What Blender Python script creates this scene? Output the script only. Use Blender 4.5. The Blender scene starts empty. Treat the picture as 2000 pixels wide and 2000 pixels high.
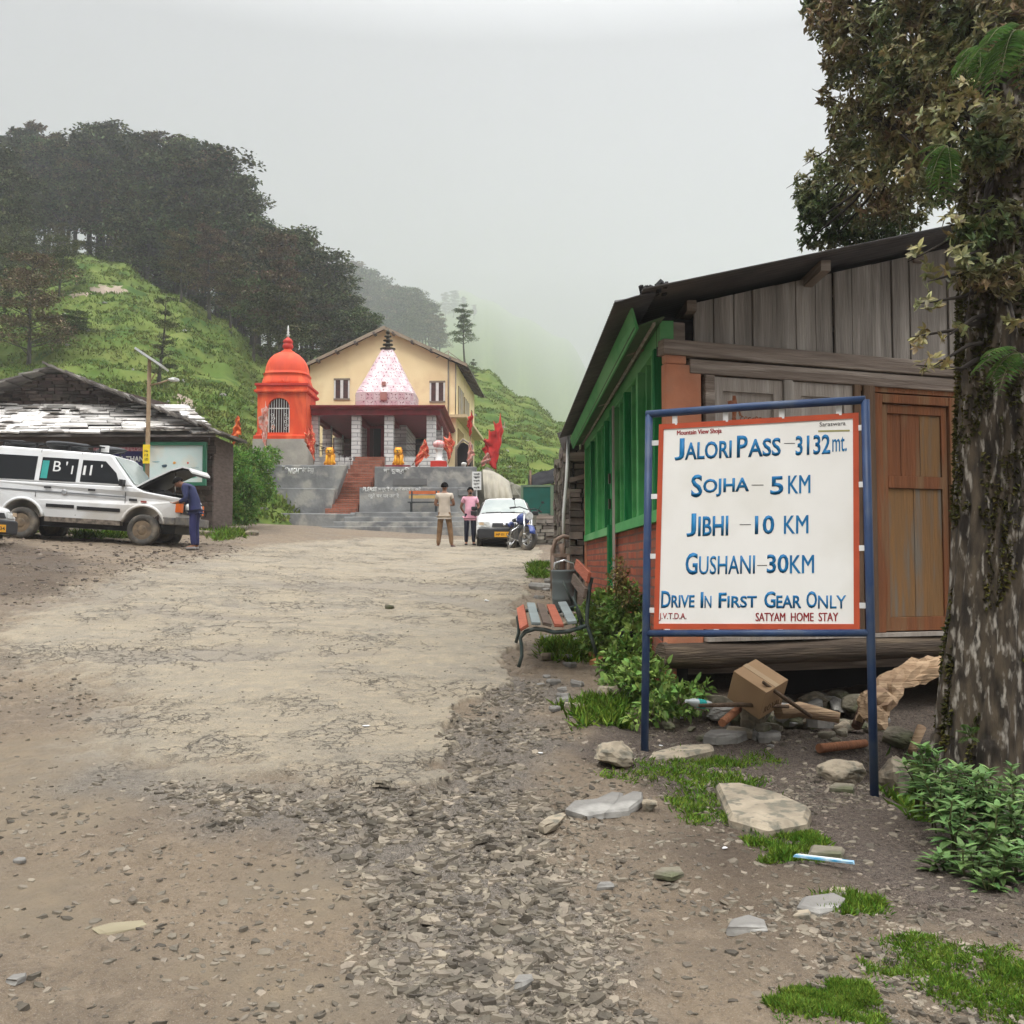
import bpy, math, random
import numpy as np
from mathutils import Vector, Matrix, Euler

# ------------------------------------------------------------------ camera, sky, sun, exposure
S = bpy.context.scene
COL = S.collection
CAM = Vector((0, 0, 1.55))
FPX = 1950.0                      # focal length in pixels of the 2000 px photograph
PITCH = math.atan(100 / FPX)
cd = bpy.data.cameras.new('camera')
cd.sensor_fit = 'HORIZONTAL'; cd.sensor_width = 36; cd.lens = 36 * FPX / 2000
cd.clip_start = 0.05; cd.clip_end = 5000
cam = bpy.data.objects.new('camera', cd); COL.objects.link(cam)
cam.location = CAM; cam.rotation_euler = (math.pi / 2 + PITCH, 0, 0)
S.camera = cam

SUN_EL, SUN_ROT = math.radians(58), math.radians(215)
W = bpy.data.worlds.new('World'); S.world = W; W.use_nodes = True
nt = W.node_tree; nt.nodes.clear()
def wn(t, **k):
    n = nt.nodes.new(t)
    for a, v in k.items(): setattr(n, a, v)
    return n
wo = wn('ShaderNodeOutputWorld'); bg = wn('ShaderNodeBackground')
sky = wn('ShaderNodeTexSky', sky_type='NISHITA'); sky.sun_disc = False
sky.sun_elevation = SUN_EL; sky.sun_rotation = SUN_ROT; sky.altitude = 3000
hs = wn('ShaderNodeHueSaturation'); hs.inputs['Saturation'].default_value = 0.06; hs.inputs['Value'].default_value = 1.0
tc = wn('ShaderNodeTexCoord'); sx = wn('ShaderNodeSeparateXYZ')
ramp = wn('ShaderNodeValToRGB')          # overcast dome: grey band over the hills, bright overhead
e = ramp.color_ramp.elements
e[0].position = 0.0; e[0].color = (3.6, 3.63, 3.68, 1)
e[1].position = 1.0; e[1].color = (52, 52, 52.6, 1)
for p, c in ((0.10, 4.0), (0.26, 1.4), (0.47, .6), (0.66, 20)):
    n_ = e.new(p); n_.color = (c, c * 1.003, c * 1.012, 1)
nz = wn('ShaderNodeTexNoise'); nz.inputs['Scale'].default_value = 1.7; nz.inputs['Detail'].default_value = 5
mr = wn('ShaderNodeMapRange'); mr.inputs['From Min'].default_value = .25; mr.inputs['From Max'].default_value = .75
mr.inputs['To Min'].default_value = .6; mr.inputs['To Max'].default_value = 1.4
mx = wn('ShaderNodeMix', data_type='RGBA', blend_type='MIX'); mx.inputs[0].default_value = 0.86
ml = wn('ShaderNodeMix', data_type='RGBA', blend_type='MULTIPLY'); ml.inputs[0].default_value = 1
L = nt.links.new
L(sky.outputs[0], hs.inputs['Color']); L(tc.outputs['Generated'], sx.inputs[0]); L(sx.outputs['Z'], ramp.inputs[0])
mrx = wn('ShaderNodeMapRange'); mrx.inputs['From Min'].default_value = -.5; mrx.inputs['From Max'].default_value = .6; mrx.inputs['To Min'].default_value = .65; mrx.inputs['To Max'].default_value = 1.7
mm = wn('ShaderNodeMath', operation='MULTIPLY'); L(sx.outputs['X'], mrx.inputs[0])
L(tc.outputs['Generated'], nz.inputs['Vector']); L(nz.outputs[0], mr.inputs[0]); L(mr.outputs[0], mm.inputs[0]); L(mrx.outputs[0], mm.inputs[1])
L(ramp.outputs[0], ml.inputs[6]); L(mm.outputs[0], ml.inputs[7])
L(hs.outputs[0], mx.inputs[6]); L(ml.outputs[2], mx.inputs[7])
L(mx.outputs[2], bg.inputs[0]); bg.inputs[1].default_value = 0.10
L(bg.outputs[0], wo.inputs[0])

sd = bpy.data.lights.new('sun', 'SUN'); sd.energy = 1.5; sd.angle = math.radians(11); sd.color = (1, .965, .91)
sun = bpy.data.objects.new('sun', sd); COL.objects.link(sun)
# Nishita: rotation 0 = +Y, clockwise seen from above
_sd = Vector((math.sin(SUN_ROT) * math.cos(SUN_EL), math.cos(SUN_ROT) * math.cos(SUN_EL), math.sin(SUN_EL)))
sun.rotation_euler = (-_sd).to_track_quat('-Z', 'Y').to_euler()

S.view_settings.view_transform = 'Standard'; S.view_settings.look = 'None'
S.view_settings.exposure = 0.27; S.view_settings.gamma = 1.0; S.view_settings.use_curve_mapping = False
c = S.cycles
c.max_bounces = 6; c.diffuse_bounces = 3; c.glossy_bounces = 2; c.transmission_bounces = 3; c.volume_bounces = 2
c.transparent_max_bounces = 6; c.use_denoising = True; c.caustics_reflective = False; c.caustics_refractive = False
c.sample_clamp_indirect = 6
try: c.denoiser = 'OPENIMAGEDENOISE'
except Exception: pass

# ------------------------------------------------------------------ helpers
R = math.radians
random.seed(7); RNG = np.random.default_rng(11)
def at(px, py, d):
    """Point on the photograph's pixel (2000 px scale) at forward distance d (world Y)."""
    ct, st = math.cos(PITCH), math.sin(PITCH)
    a, b = px - 1000, 1000 - py
    v = Vector((a, FPX * ct - b * st, FPX * st + b * ct))
    return CAM + v * (d / v.y)

def _hash(ix, iy, s):
    n = (ix * 374761393 + iy * 668265263 + s * 974711) & 0x7fffffff
    n = ((n ^ (n >> 13)) * 1274126177) & 0x7fffffff
    return ((n ^ (n >> 16)) & 0xffff) / 65535.0
def vnoise(x, y, s=0):
    x = np.asarray(x, float); y = np.asarray(y, float)
    ix = np.floor(x).astype(np.int64); iy = np.floor(y).astype(np.int64)
    fx = x - ix; fy = y - iy; fx = fx * fx * (3 - 2 * fx); fy = fy * fy * (3 - 2 * fy)
    a = _hash(ix, iy, s); b = _hash(ix + 1, iy, s); c_ = _hash(ix, iy + 1, s); d = _hash(ix + 1, iy + 1, s)
    return (a * (1 - fx) + b * fx) * (1 - fy) + (c_ * (1 - fx) + d * fx) * fy
def fbm(x, y, s=0, o=4):
    t = 0; a = .5; n = 0
    for k in range(o):
        t = t + a * vnoise(np.asarray(x) * 2 ** k, np.asarray(y) * 2 ** k, s + k * 17); n += a; a *= .5
    return t / n
def sstep(a, b, x):
    t = np.clip((np.asarray(x, float) - a) / (b - a), 0, 1); return t * t * (3 - 2 * t)

# ---- materials
MATS = {}
def mat(name, col, rough=.8, col2=None, ns=4.0, bump=0.0, bs=30.0, metal=0.0, spec=.3, stretch=(1, 1, 1), island=0.0, trans=0.0, emit=0, detail=4, contrast=(.35, .65), col3=None, ns3=1.2, c3r=(.5, .62), objrand=0.0, huev=.06):
    """Procedural material: two colours mixed by noise, optional per-leaf variation, bump."""
    if name in MATS: return MATS[name]
    m = bpy.data.materials.new(name); m.use_nodes = True; t = m.node_tree; N = t.nodes; LK = t.links.new
    b = N['Principled BSDF']; b.inputs['Roughness'].default_value = rough; b.inputs['Metallic'].default_value = metal
    b.inputs['Specular IOR Level'].default_value = spec
    tcn = N.new('ShaderNodeTexCoord'); mp = N.new('ShaderNodeMapping'); mp.inputs['Scale'].default_value = stretch
    LK(tcn.outputs['Object'], mp.inputs[0])
    c4 = lambda q: (q[0], q[1], q[2], 1)
    if col2 is None: col2 = tuple(min(1, v * .82) for v in col)
    nz = N.new('ShaderNodeTexNoise'); nz.inputs['Scale'].default_value = ns; nz.inputs['Detail'].default_value = detail
    LK(mp.outputs[0], nz.inputs['Vector'])
    r_ = N.new('ShaderNodeMapRange'); r_.inputs['From Min'].default_value = contrast[0]; r_.inputs['From Max'].default_value = contrast[1]
    LK(nz.outputs[0], r_.inputs[0])
    mix = N.new('ShaderNodeMix'); mix.data_type = 'RGBA'; mix.inputs[6].default_value = c4(col); mix.inputs[7].default_value = c4(col2)
    LK(r_.outputs[0], mix.inputs[0]); out = mix.outputs[2]
    if col3 is not None:
        n3 = N.new('ShaderNodeTexNoise'); n3.inputs['Scale'].default_value = ns3; n3.inputs['Detail'].default_value = 6
        LK(mp.outputs[0], n3.inputs['Vector'])
        r3 = N.new('ShaderNodeMapRange'); r3.inputs['From Min'].default_value = c3r[0]; r3.inputs['From Max'].default_value = c3r[1]
        LK(n3.outputs[0], r3.inputs[0])
        m3 = N.new('ShaderNodeMix'); m3.data_type = 'RGBA'; m3.inputs[7].default_value = c4(col3)
        LK(out, m3.inputs[6]); LK(r3.outputs[0], m3.inputs[0]); out = m3.outputs[2]
    if island:
        g = N.new('ShaderNodeNewGeometry'); h = N.new('ShaderNodeHueSaturation')
        a = N.new('ShaderNodeMapRange'); a.inputs['To Min'].default_value = 1 - island; a.inputs['To Max'].default_value = 1 + island
        LK(g.outputs['Random Per Island'], a.inputs[0]); LK(a.outputs[0], h.inputs['Value'])
        a2 = N.new('ShaderNodeMath'); a2.operation = 'MULTIPLY'; a2.inputs[1].default_value = 7.13
        a3 = N.new('ShaderNodeMath'); a3.operation = 'FRACT'
        a4 = N.new('ShaderNodeMapRange'); a4.inputs['To Min'].default_value = .5 - island * huev; a4.inputs['To Max'].default_value = .5 + island * huev
        LK(g.outputs['Random Per Island'], a2.inputs[0]); LK(a2.outputs[0], a3.inputs[0]); LK(a3.outputs[0], a4.inputs[0]); LK(a4.outputs[0], h.inputs['Hue'])
        LK(out, h.inputs['Color']); out = h.outputs[0]
    if objrand:
        oi = N.new('ShaderNodeObjectInfo'); h = N.new('ShaderNodeHueSaturation'); a = N.new('ShaderNodeMapRange'); a.inputs['To Min'].default_value = 1 - objrand; a.inputs['To Max'].default_value = 1 + objrand
        a2 = N.new('ShaderNodeMath'); a2.operation = 'MULTIPLY'; a2.inputs[1].default_value = 9.7; a3 = N.new('ShaderNodeMath'); a3.operation = 'FRACT'
        a4 = N.new('ShaderNodeMapRange'); a4.inputs['To Min'].default_value = .49; a4.inputs['To Max'].default_value = .55
        LK(oi.outputs['Random'], a.inputs[0]); LK(a.outputs[0], h.inputs['Value']); LK(oi.outputs['Random'], a2.inputs[0]); LK(a2.outputs[0], a3.inputs[0]); LK(a3.outputs[0], a4.inputs[0]); LK(a4.outputs[0], h.inputs['Hue']); LK(out, h.inputs['Color']); out = h.outputs[0]
    LK(out, b.inputs['Base Color'])
    if bump:
        n2 = N.new('ShaderNodeTexNoise'); n2.inputs['Scale'].default_value = bs; n2.inputs['Detail'].default_value = 6
        LK(mp.outputs[0], n2.inputs['Vector'])
        bp = N.new('ShaderNodeBump'); bp.inputs['Strength'].default_value = min(1, bump); bp.inputs['Distance'].default_value = .02
        LK(n2.outputs[0], bp.inputs['Height']); LK(bp.outputs[0], b.inputs['Normal'])
    if trans:
        tl = N.new('ShaderNodeBsdfTranslucent'); ms = N.new('ShaderNodeMixShader'); ms.inputs[0].default_value = trans
        LK(out, tl.inputs[0]); LK(b.outputs[0], ms.inputs[1]); LK(tl.outputs[0], ms.inputs[2])
        LK(ms.outputs[0], N['Material Output'].inputs['Surface'])
    MATS[name] = m; return m

def brick_mat(name, c1, c2, mortar, bw=.22, bh=.075, ms=.012, rough=.9, col3=None, bump=.6, off=.5):
    if name in MATS: return MATS[name]
    m = bpy.data.materials.new(name); m.use_nodes = True; t = m.node_tree; N = t.nodes; LK = t.links.new
    b = N['Principled BSDF']; b.inputs['Roughness'].default_value = rough; b.inputs['Specular IOR Level'].default_value = .2
    tcn = N.new('ShaderNodeTexCoord'); s = N.new('ShaderNodeSeparateXYZ'); a = N.new('ShaderNodeMath'); cb = N.new('ShaderNodeCombineXYZ')
    LK(tcn.outputs['Object'], s.inputs[0]); LK(s.outputs[0], a.inputs[0]); LK(s.outputs[1], a.inputs[1]); LK(a.outputs[0], cb.inputs[0]); LK(s.outputs[2], cb.inputs[1])
    nz = N.new('ShaderNodeTexNoise'); nz.inputs['Scale'].default_value = 6; LK(tcn.outputs['Object'], nz.inputs['Vector'])
    va = N.new('ShaderNodeVectorMath'); va.operation = 'MULTIPLY_ADD'; va.inputs[1].default_value = (.03, .03, 0)
    LK(nz.outputs['Color'], va.inputs[0]); LK(cb.outputs[0], va.inputs[2])
    br = N.new('ShaderNodeTexBrick'); br.offset = off; br.inputs['Scale'].default_value = 1
    for k, v in (('Brick Width', bw), ('Row Height', bh), ('Mortar Size', ms), ('Mortar Smooth', .2), ('Bias', 0)): br.inputs[k].default_value = v
    br.inputs['Color1'].default_value = (*c1, 1); br.inputs['Color2'].default_value = (*c2, 1); br.inputs['Mortar'].default_value = (*mortar, 1)
    LK(va.outputs[0], br.inputs['Vector']); out = br.outputs[0]
    n2 = N.new('ShaderNodeTexNoise'); n2.inputs['Scale'].default_value = 2.5; n2.inputs['Detail'].default_value = 8; LK(tcn.outputs['Object'], n2.inputs['Vector'])
    r = N.new('ShaderNodeMapRange'); r.inputs['From Min'].default_value = .5; r.inputs['From Max'].default_value = .7; LK(n2.outputs[0], r.inputs[0])
    mx = N.new('ShaderNodeMix'); mx.data_type = 'RGBA'; mx.inputs[7].default_value = (*(col3 or tuple(v * .6 for v in c1)), 1)
    LK(r.outputs[0], mx.inputs[0]); LK(out, mx.inputs[6]); LK(mx.outputs[2], b.inputs['Base Color'])
    bp = N.new('ShaderNodeBump'); bp.inputs['Strength'].default_value = bump; bp.inputs['Distance'].default_value = .015; bp.invert = True
    LK(br.outputs['Fac'], bp.inputs['Height']); LK(bp.outputs[0], b.inputs['Normal'])
    MATS[name] = m; return m

# ---- mesh builder
class MB:
    def __init__(s): s.v = []; s.f = []; s.sm = []
    def add(s, vs, fs, smooth=False):
        o = len(s.v); s.v += [tuple(p) for p in vs]; s.f += [tuple(i + o for i in f) for f in fs]; s.sm += [smooth] * len(fs); return s
    def box(s, c, size, rot=None, taper=1.0, jit=0):
        x, y, z = (q / 2 for q in size); P = []
        for dz in (-1, 1):
            k = taper if dz > 0 else 1
            for dx, dy in ((-1, -1), (1, -1), (1, 1), (-1, 1)): P.append(Vector((dx * x * k, dy * y * k, dz * z)))
        if jit: P = [p + Vector((random.uniform(-jit, jit) * x, random.uniform(-jit, jit) * y, random.uniform(-jit, jit) * z)) for p in P]
        if rot is not None:
            M_ = rot if isinstance(rot, Matrix) else Euler(rot).to_matrix()
            P = [M_ @ p for p in P]
        c = Vector(c)
        return s.add([p + c for p in P], [(3, 2, 1, 0), (4, 5, 6, 7), (0, 1, 5, 4), (1, 2, 6, 5), (2, 3, 7, 6), (3, 0, 4, 7)])
    def span(s, a, b):
        a = Vector(a); b = Vector(b); return s.box((a + b) / 2, [abs(q) for q in (b - a)])
    def beam(s, a, b, w, h, up=(0, 0, 1)):
        a = Vector(a); b = Vector(b); d = (b - a); l = d.length; d.normalize(); u = Vector(up)
        sd_ = d.cross(u)
        if sd_.length < 1e-4: sd_ = Vector((1, 0, 0))
        sd_.normalize(); u = sd_.cross(d)
        M_ = Matrix((sd_, d, u)).transposed()
        return s.box((a + b) / 2, (w, l, h), M_)
    def prism(s, pts, depth):
        """pts: 3-D polygon; depth: vector"""
        d = Vector(depth); n = len(pts); P = [Vector(p) for p in pts]
        V = P + [p + d for p in P]
        nrm = Vector((0, 0, 0))
        for i in range(n): nrm += P[i].cross(P[(i + 1) % n])
        fl = nrm.dot(d) > 0
        F = [tuple(range(n)) if not fl else tuple(range(n - 1, -1, -1)), tuple(range(n, 2 * n)) if fl else tuple(range(2 * n - 1, n - 1, -1))]
        for i in range(n):
            j = (i + 1) % n; F.append((i, j, j + n, i + n) if fl else (j, i, i + n, j + n))
        return s.add(V, F)
    def tube(s, path, r, n=8, caps=True, smooth=True):
        P = [Vector(p) for p in path]; k = len(P); rs = r if isinstance(r, (list, tuple)) else [r] * k
        V = []; prev = None
        for i, p in enumerate(P):
            t = (P[min(i + 1, k - 1)] - P[max(i - 1, 0)])
            if t.length < 1e-9: t = Vector((0, 0, 1))
            t.normalize()
            if prev is None:
                a = Vector((0, 0, 1)) if abs(t.z) < .9 else Vector((1, 0, 0)); u = t.cross(a).normalized()
            else: u = (prev - t * prev.dot(t)).normalized()
            prev = u; w = t.cross(u)
            for j in range(n):
                an = 2 * math.pi * j / n; V.append(p + (u * math.cos(an) + w * math.sin(an)) * rs[i])
        F = []
        for i in range(k - 1):
            for j in range(n):
                q = (j + 1) % n; F.append((i * n + j, i * n + q, (i + 1) * n + q, (i + 1) * n + j))
        s.add(V, F, smooth)
        if caps:
            o = len(s.v) - len(V); s.f.append(tuple(o + j for j in range(n - 1, -1, -1))); s.f.append(tuple(o + (k - 1) * n + j for j in range(n))); s.sm += [False, False]
        return s
    def lathe(s, prof, c=(0, 0, 0), n=20, axis='z', smooth=True, sq=None, closed=False):
        """prof: (r, h) list. sq: superellipse exponent for squarish plans."""
        V = []; c = Vector(c)
        for r, h in prof:
            for j in range(n):
                an = 2 * math.pi * (j + .5) / n; x, y = math.cos(an), math.sin(an)
                if sq:
                    k = (abs(x) ** sq + abs(y) ** sq) ** (-1 / sq); x *= k; y *= k
                p = (x * r, y * r, h)
                if axis == 'x': p = (h, x * r, y * r)
                elif axis == 'y': p = (x * r, h, y * r)
                V.append(c + Vector(p))
        F = []; m = len(prof)
        for i in range(m - 1 + (1 if closed else 0)):
            i2 = (i + 1) % m
            for j in range(n):
                q = (j + 1) % n; F.append((i * n + j, i * n + q, i2 * n + q, i2 * n + j))
        s.add(V, F, smooth)
        if not closed:
            o = len(s.v) - len(V); s.f.append(tuple(o + j for j in range(n - 1, -1, -1))); s.f.append(tuple(o + (m - 1) * n + j for j in range(n))); s.sm += [False, False]
        return s
    def blob(s, c, size, seed=0, n=12, rough=.25, flat=None, rot=None):
        """lumpy rock; flat = keep flat facets"""
        rs = random.Random(seed); V = []; F = []; rows = max(4, n // 2)
        dirs = [Vector((rs.gauss(0, 1), rs.gauss(0, 1), rs.gauss(0, 1))).normalized() for _ in range(13)]
        offs = [rs.uniform(.48, .92) for _ in dirs]
        for i in range(rows + 1):
            th = math.pi * i / rows
            for j in range(n):
                ph = 2 * math.pi * j / n
                d = Vector((math.sin(th) * math.cos(ph), math.sin(th) * math.sin(ph), math.cos(th)))
                r = 1.0
                for q, o in zip(dirs, offs):
                    dt = d.dot(q)
                    if dt > 1e-3: r = min(r, o / dt)
                if rough > .15: r *= 1 + (float(vnoise(d.x * 3 + seed % 91, d.y * 3 + d.z * 5, 7)) - .5) * .16 + (float(vnoise(d.x * 9 + seed % 37, d.y * 9 + d.z * 13, 8)) - .5) * .07
                V.append(d * r)
        M_ = Euler(rot).to_matrix() if rot is not None else Matrix.Identity(3)
        c = Vector(c); V = [c + M_ @ Vector((p.x * size[0], p.y * size[1], p.z * size[2])) for p in V]
        for i in range(rows):
            for j in range(n):
                q = (j + 1) % n; F.append((i * n + j, (i + 1) * n + j, (i + 1) * n + q, i * n + q))
        return s.add(V, F, False)
    def build(s, name, m, parent=None, off=None, bevel=0, smooth=None):
        me = bpy.data.meshes.new(name)
        v = s.v if off is None else [(p[0] - off[0], p[1] - off[1], p[2] - off[2]) for p in s.v]
        me.from_pydata(v, [], s.f); me.update()
        sm = s.sm if smooth is None else [smooth] * len(s.f)
        me.polygons.foreach_set('use_smooth', sm)
        if m: me.materials.append(m)
        o = bpy.data.objects.new(name, me); COL.objects.link(o)
        if parent is not None: o.parent = parent
        if bevel:
            b = o.modifiers.new('bevel', 'BEVEL'); b.width = bevel; b.segments = 2; b.limit_method = 'ANGLE'; b.angle_limit = R(40)
        return o

def np_mesh(name, V, quads, m, parent=None, smooth=True, attr=None):
    """numpy mesh; quads (M,k)"""
    me = bpy.data.meshes.new(name); V = np.asarray(V, np.float32); Q = np.asarray(quads, np.int32); k = Q.shape[1]
    me.vertices.add(len(V)); me.vertices.foreach_set('co', V.ravel())
    me.loops.add(Q.size); me.loops.foreach_set('vertex_index', Q.ravel())
    me.polygons.add(len(Q)); me.polygons.foreach_set('loop_start', np.arange(0, Q.size, k, dtype=np.int32))
    me.polygons.foreach_set('loop_total', np.full(len(Q), k, np.int32))
    me.polygons.foreach_set('use_smooth', np.full(len(Q), smooth))
    me.update(calc_edges=True); me.validate()
    if attr:
        for an, data in attr.items():
            at_ = me.color_attributes.new(an, 'FLOAT_COLOR', 'POINT'); at_.data.foreach_set('color', np.asarray(data, np.float32).ravel())
    if m: me.materials.append(m)
    o = bpy.data.objects.new(name, me); COL.objects.link(o)
    if parent is not None: o.parent = parent
    return o

def tag(o, label=None, cat=None, group=None, kind=None):
    if label: o['label'] = label
    if cat: o['category'] = cat
    if group: o['group'] = group
    if kind: o['kind'] = kind
    return o
def thing(name, label, cat, loc=(0, 0, 0), rz=0.0, group=None, rot=None):
    o = bpy.data.objects.new(name, None); COL.objects.link(o); o.empty_display_size = .2
    o.location = loc; o.rotation_euler = rot or (0, 0, rz)
    return tag(o, label, cat, group)
def copy_tree(o, parent=None, label=None):
    q = o.copy(); COL.objects.link(q)
    if parent is not None: q.parent = parent
    if label: q['label'] = label
    for ch in list(o.children): copy_tree(ch, q)
    return q

def leaf_mesh(name, P, D, Nn, Ln, Wd, m, parent=None, off=None, six=False, droop=.15):
    """leaves as folded faces. P base points, D directions, Nn leaf normals, lengths, widths (numpy)."""
    P = np.asarray(P, float); D = np.asarray(D, float); Nn = np.asarray(Nn, float)
    D /= np.linalg.norm(D, axis=1)[:, None] + 1e-9
    Sd = np.cross(D, Nn); Sd /= np.linalg.norm(Sd, axis=1)[:, None] + 1e-9
    Nn = np.cross(Sd, D); Ln = np.broadcast_to(Ln, (len(P),))[:, None]; Wd = np.broadcast_to(Wd, (len(P),))[:, None]
    if off is not None: P = P - np.array(off)
    if not six:
        mid = P + D * Ln * .45
        V = np.stack([P, mid + Sd * Wd * .5 + Nn * Wd * .18, P + D * Ln - Nn * Ln * droop, mid - Sd * Wd * .5 + Nn * Wd * .18], 1).reshape(-1, 3)
        i = np.arange(len(P))[:, None] * 4
        F = np.concatenate([i + [0, 2, 1], i + [0, 3, 2]])
    else:
        a = P + D * Ln * .3; b = P + D * Ln * .68 - Nn * Ln * droop * .4; t = P + D * Ln - Nn * Ln * droop
        V = np.stack([P, a + Sd * Wd * .5 + Nn * Wd * .15, b + Sd * Wd * .36 + Nn * Wd * .1, t, b - Sd * Wd * .36 + Nn * Wd * .1, a - Sd * Wd * .5 + Nn * Wd * .15, a, b], 1).reshape(-1, 3)
        i = np.arange(len(P))[:, None] * 8
        F = np.concatenate([i + [0, 6, 1], i + [0, 5, 6], i + [6, 7, 2], i + [6, 2, 1], i + [6, 4, 7], i + [6, 5, 4], i + [7, 3, 2], i + [7, 4, 3]])
    return np_mesh(name, V, F, m, parent, smooth=False)

def rnd_dirs(n, up=0.0, rng=RNG):
    d = rng.normal(size=(n, 3)); d /= np.linalg.norm(d, axis=1)[:, None]; d[:, 2] += up
    return d / np.linalg.norm(d, axis=1)[:, None]

# ---- lettering
def text_mesh(name, txt, m, parent, box, place, bold=0.0, depth=.002, shear=0.0, uniform=False):
    """text fitted into box=(x0,z0,x1,z1) of the plane given by place: (x, z) -> local point; extruded towards the normal."""
    cu = bpy.data.curves.new(name, 'FONT'); cu.body = txt; cu.size = 1; cu.offset = bold; cu.shear = shear; cu.resolution_u = 3
    to = bpy.data.objects.new(name, cu); COL.objects.link(to)
    bpy.context.view_layer.update()
    dg = bpy.context.evaluated_depsgraph_get(); me = bpy.data.meshes.new_from_object(to.evaluated_get(dg))
    bpy.data.objects.remove(to)
    n = len(me.vertices)
    if n == 0: return None
    V = np.empty(n * 3, np.float32); me.vertices.foreach_get('co', V); V = V.reshape(-1, 3)
    lo = V.min(0); hi = V.max(0); x0, z0, x1, z1 = box
    sx_, sz_ = (x1 - x0) / max(1e-6, hi[0] - lo[0]), (z1 - z0) / max(1e-6, hi[1] - lo[1])
    if uniform: sx_ = sz_ = min(sx_, sz_)
    for i, p in enumerate(V):
        q = place(x0 + (p[0] - lo[0]) * sx_, z0 + (p[1] - lo[1]) * sz_); me.vertices[i].co = q
    me.update(); me.materials.clear(); me.materials.append(m); me.name = name
    o = bpy.data.objects.new(name, me); COL.objects.link(o); o.parent = parent
    if depth:
        sol = o.modifiers.new('thick', 'SOLIDIFY'); sol.thickness = depth; sol.offset = 0
    return o
# ------------------------------------------------------------------ ground
def h0(x, y):
    """smooth ground height"""
    x = np.asarray(x, float); y = np.asarray(y, float)
    z = np.interp(y, [-40, -8, 0, 3.4, 7, 9.2, 14, 21, 26, 32, 38, 62, 100], [-2.5, -.75, -.22, .02, .32, .53, .99, 1.52, 1.92, 2.32, 2.62, 2.75, 2.8])
    z = z + .062 * np.maximum(0, -x - 1.5) * sstep(8, 16, y) * (1 - sstep(40, 60, y))
    z = z - .15 * sstep(.5, 1.5, x) * (1 - sstep(7.0, 8.6, y)) * sstep(4.4, 6.2, y)       # verge drops a little beside the sign
    z = z - .55 * sstep(2.45, 3.5, x + .18 * (y - 5)) * (1 - sstep(6.6, 8.0, y)) * sstep(4.0, 4.8, y)     # bank towards the tree
    z = z - .28 * sstep(1.9, 2.5, x) * sstep(7.6, 8.3, y) * (1 - sstep(9.5, 11, y))         # hollow under the shop floor
    z = z + .05 * sstep(1.5, 2.2, x) * (1 - sstep(3.6, 4.4, y))
    return z
def G(px, py, d0=2.0, d1=70.0):
    """where the ray through a pixel meets the smooth ground"""
    a = d0
    for d in np.geomspace(d0, d1, 500):
        p = at(px, py, d)
        if p.z < float(h0(p.x, p.y)):
            lo, hi = a, d
            for _ in range(20):
                m_ = (lo + hi) / 2; q = at(px, py, m_)
                if q.z < float(h0(q.x, q.y)): hi = m_
                else: lo = m_
            q = at(px, py, hi); return Vector((q.x, q.y, float(h0(q.x, q.y))))
        a = d
    return at(px, py, d1)
def on(x, y, dz=0.0): return Vector((x, y, float(h0(x, y)) + dz))

def poly_sd(poly, x, y):
    """signed distance, positive inside"""
    P = np.array([(p[0], p[1]) for p in poly]); dmin = np.full(x.shape, 1e9); ins = np.zeros(x.shape, bool)
    n = len(P)
    for i in range(n):
        a, b = P[i], P[(i + 1) % n]; ex, ey = b - a; l2 = ex * ex + ey * ey + 1e-12
        t = np.clip(((x - a[0]) * ex + (y - a[1]) * ey) / l2, 0, 1)
        dmin = np.minimum(dmin, np.hypot(x - a[0] - t * ex, y - a[1] - t * ey))
        cnd = ((a[1] > y) != (b[1] > y)); xi = a[0] + (y - a[1]) * ex / (ey if abs(ey) > 1e-12 else 1e-12)
        ins ^= cnd & (x < xi)
    return np.where(ins, dmin, -dmin)
def gp(*pts): return [G(px, py) for px, py in pts]
TAR = gp((1060, 1082), (1035, 1130), (1015, 1200), (990, 1270), (985, 1325), (930, 1370), (868, 1425), (850, 1455), (872, 1490), (888, 1525), (830, 1548), (720, 1552), (610, 1545), (500, 1525), (410, 1520), (330, 1505), (255, 1490), (210, 1465), (170, 1420), (225, 1375), (160, 1330), (60, 1290), (-60, 1260), (140, 1170), (330, 1110), (520, 1066), (720, 1052), (1000, 1052))
GRAVEL = gp((250, 1520), (500, 1545), (880, 1550), (850, 1450), (1000, 1330), (1120, 1320), (1060, 1500), (1000, 1620), (1100, 1760), (1250, 2010), (850, 2010), (760, 1850), (820, 1720), (650, 1640), (420, 1600))
LITTER_SHADE = gp((1180, 1400), (1400, 1400), (1700, 1375), (1880, 1370), (1990, 1480), (2060, 1760), (1900, 1800), (1700, 1740), (1500, 1620), (1290, 1560), (1150, 1480))  # leaf litter before the tree, stretched under the shop to paint in its shade
SOILS = [gp((-150, 1045), (130, 1075), (210, 1100), (120, 1160), (-150, 1190))]
MUD = [gp((-100, 1440), (180, 1440), (280, 1500), (260, 1590), (100, 1640), (-100, 1640)), gp((420, 1880), (640, 1860), (900, 1880), (930, 1950), (700, 1990), (430, 1960)),
       gp((480, 1700), (720, 1680), (800, 1740), (640, 1790), (470, 1760)), gp((330, 1130), (620, 1110), (640, 1150), (420, 1230), (250, 1230)), gp((-50, 1690), (170, 1700), (120, 1790), (-60, 1790))]

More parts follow.
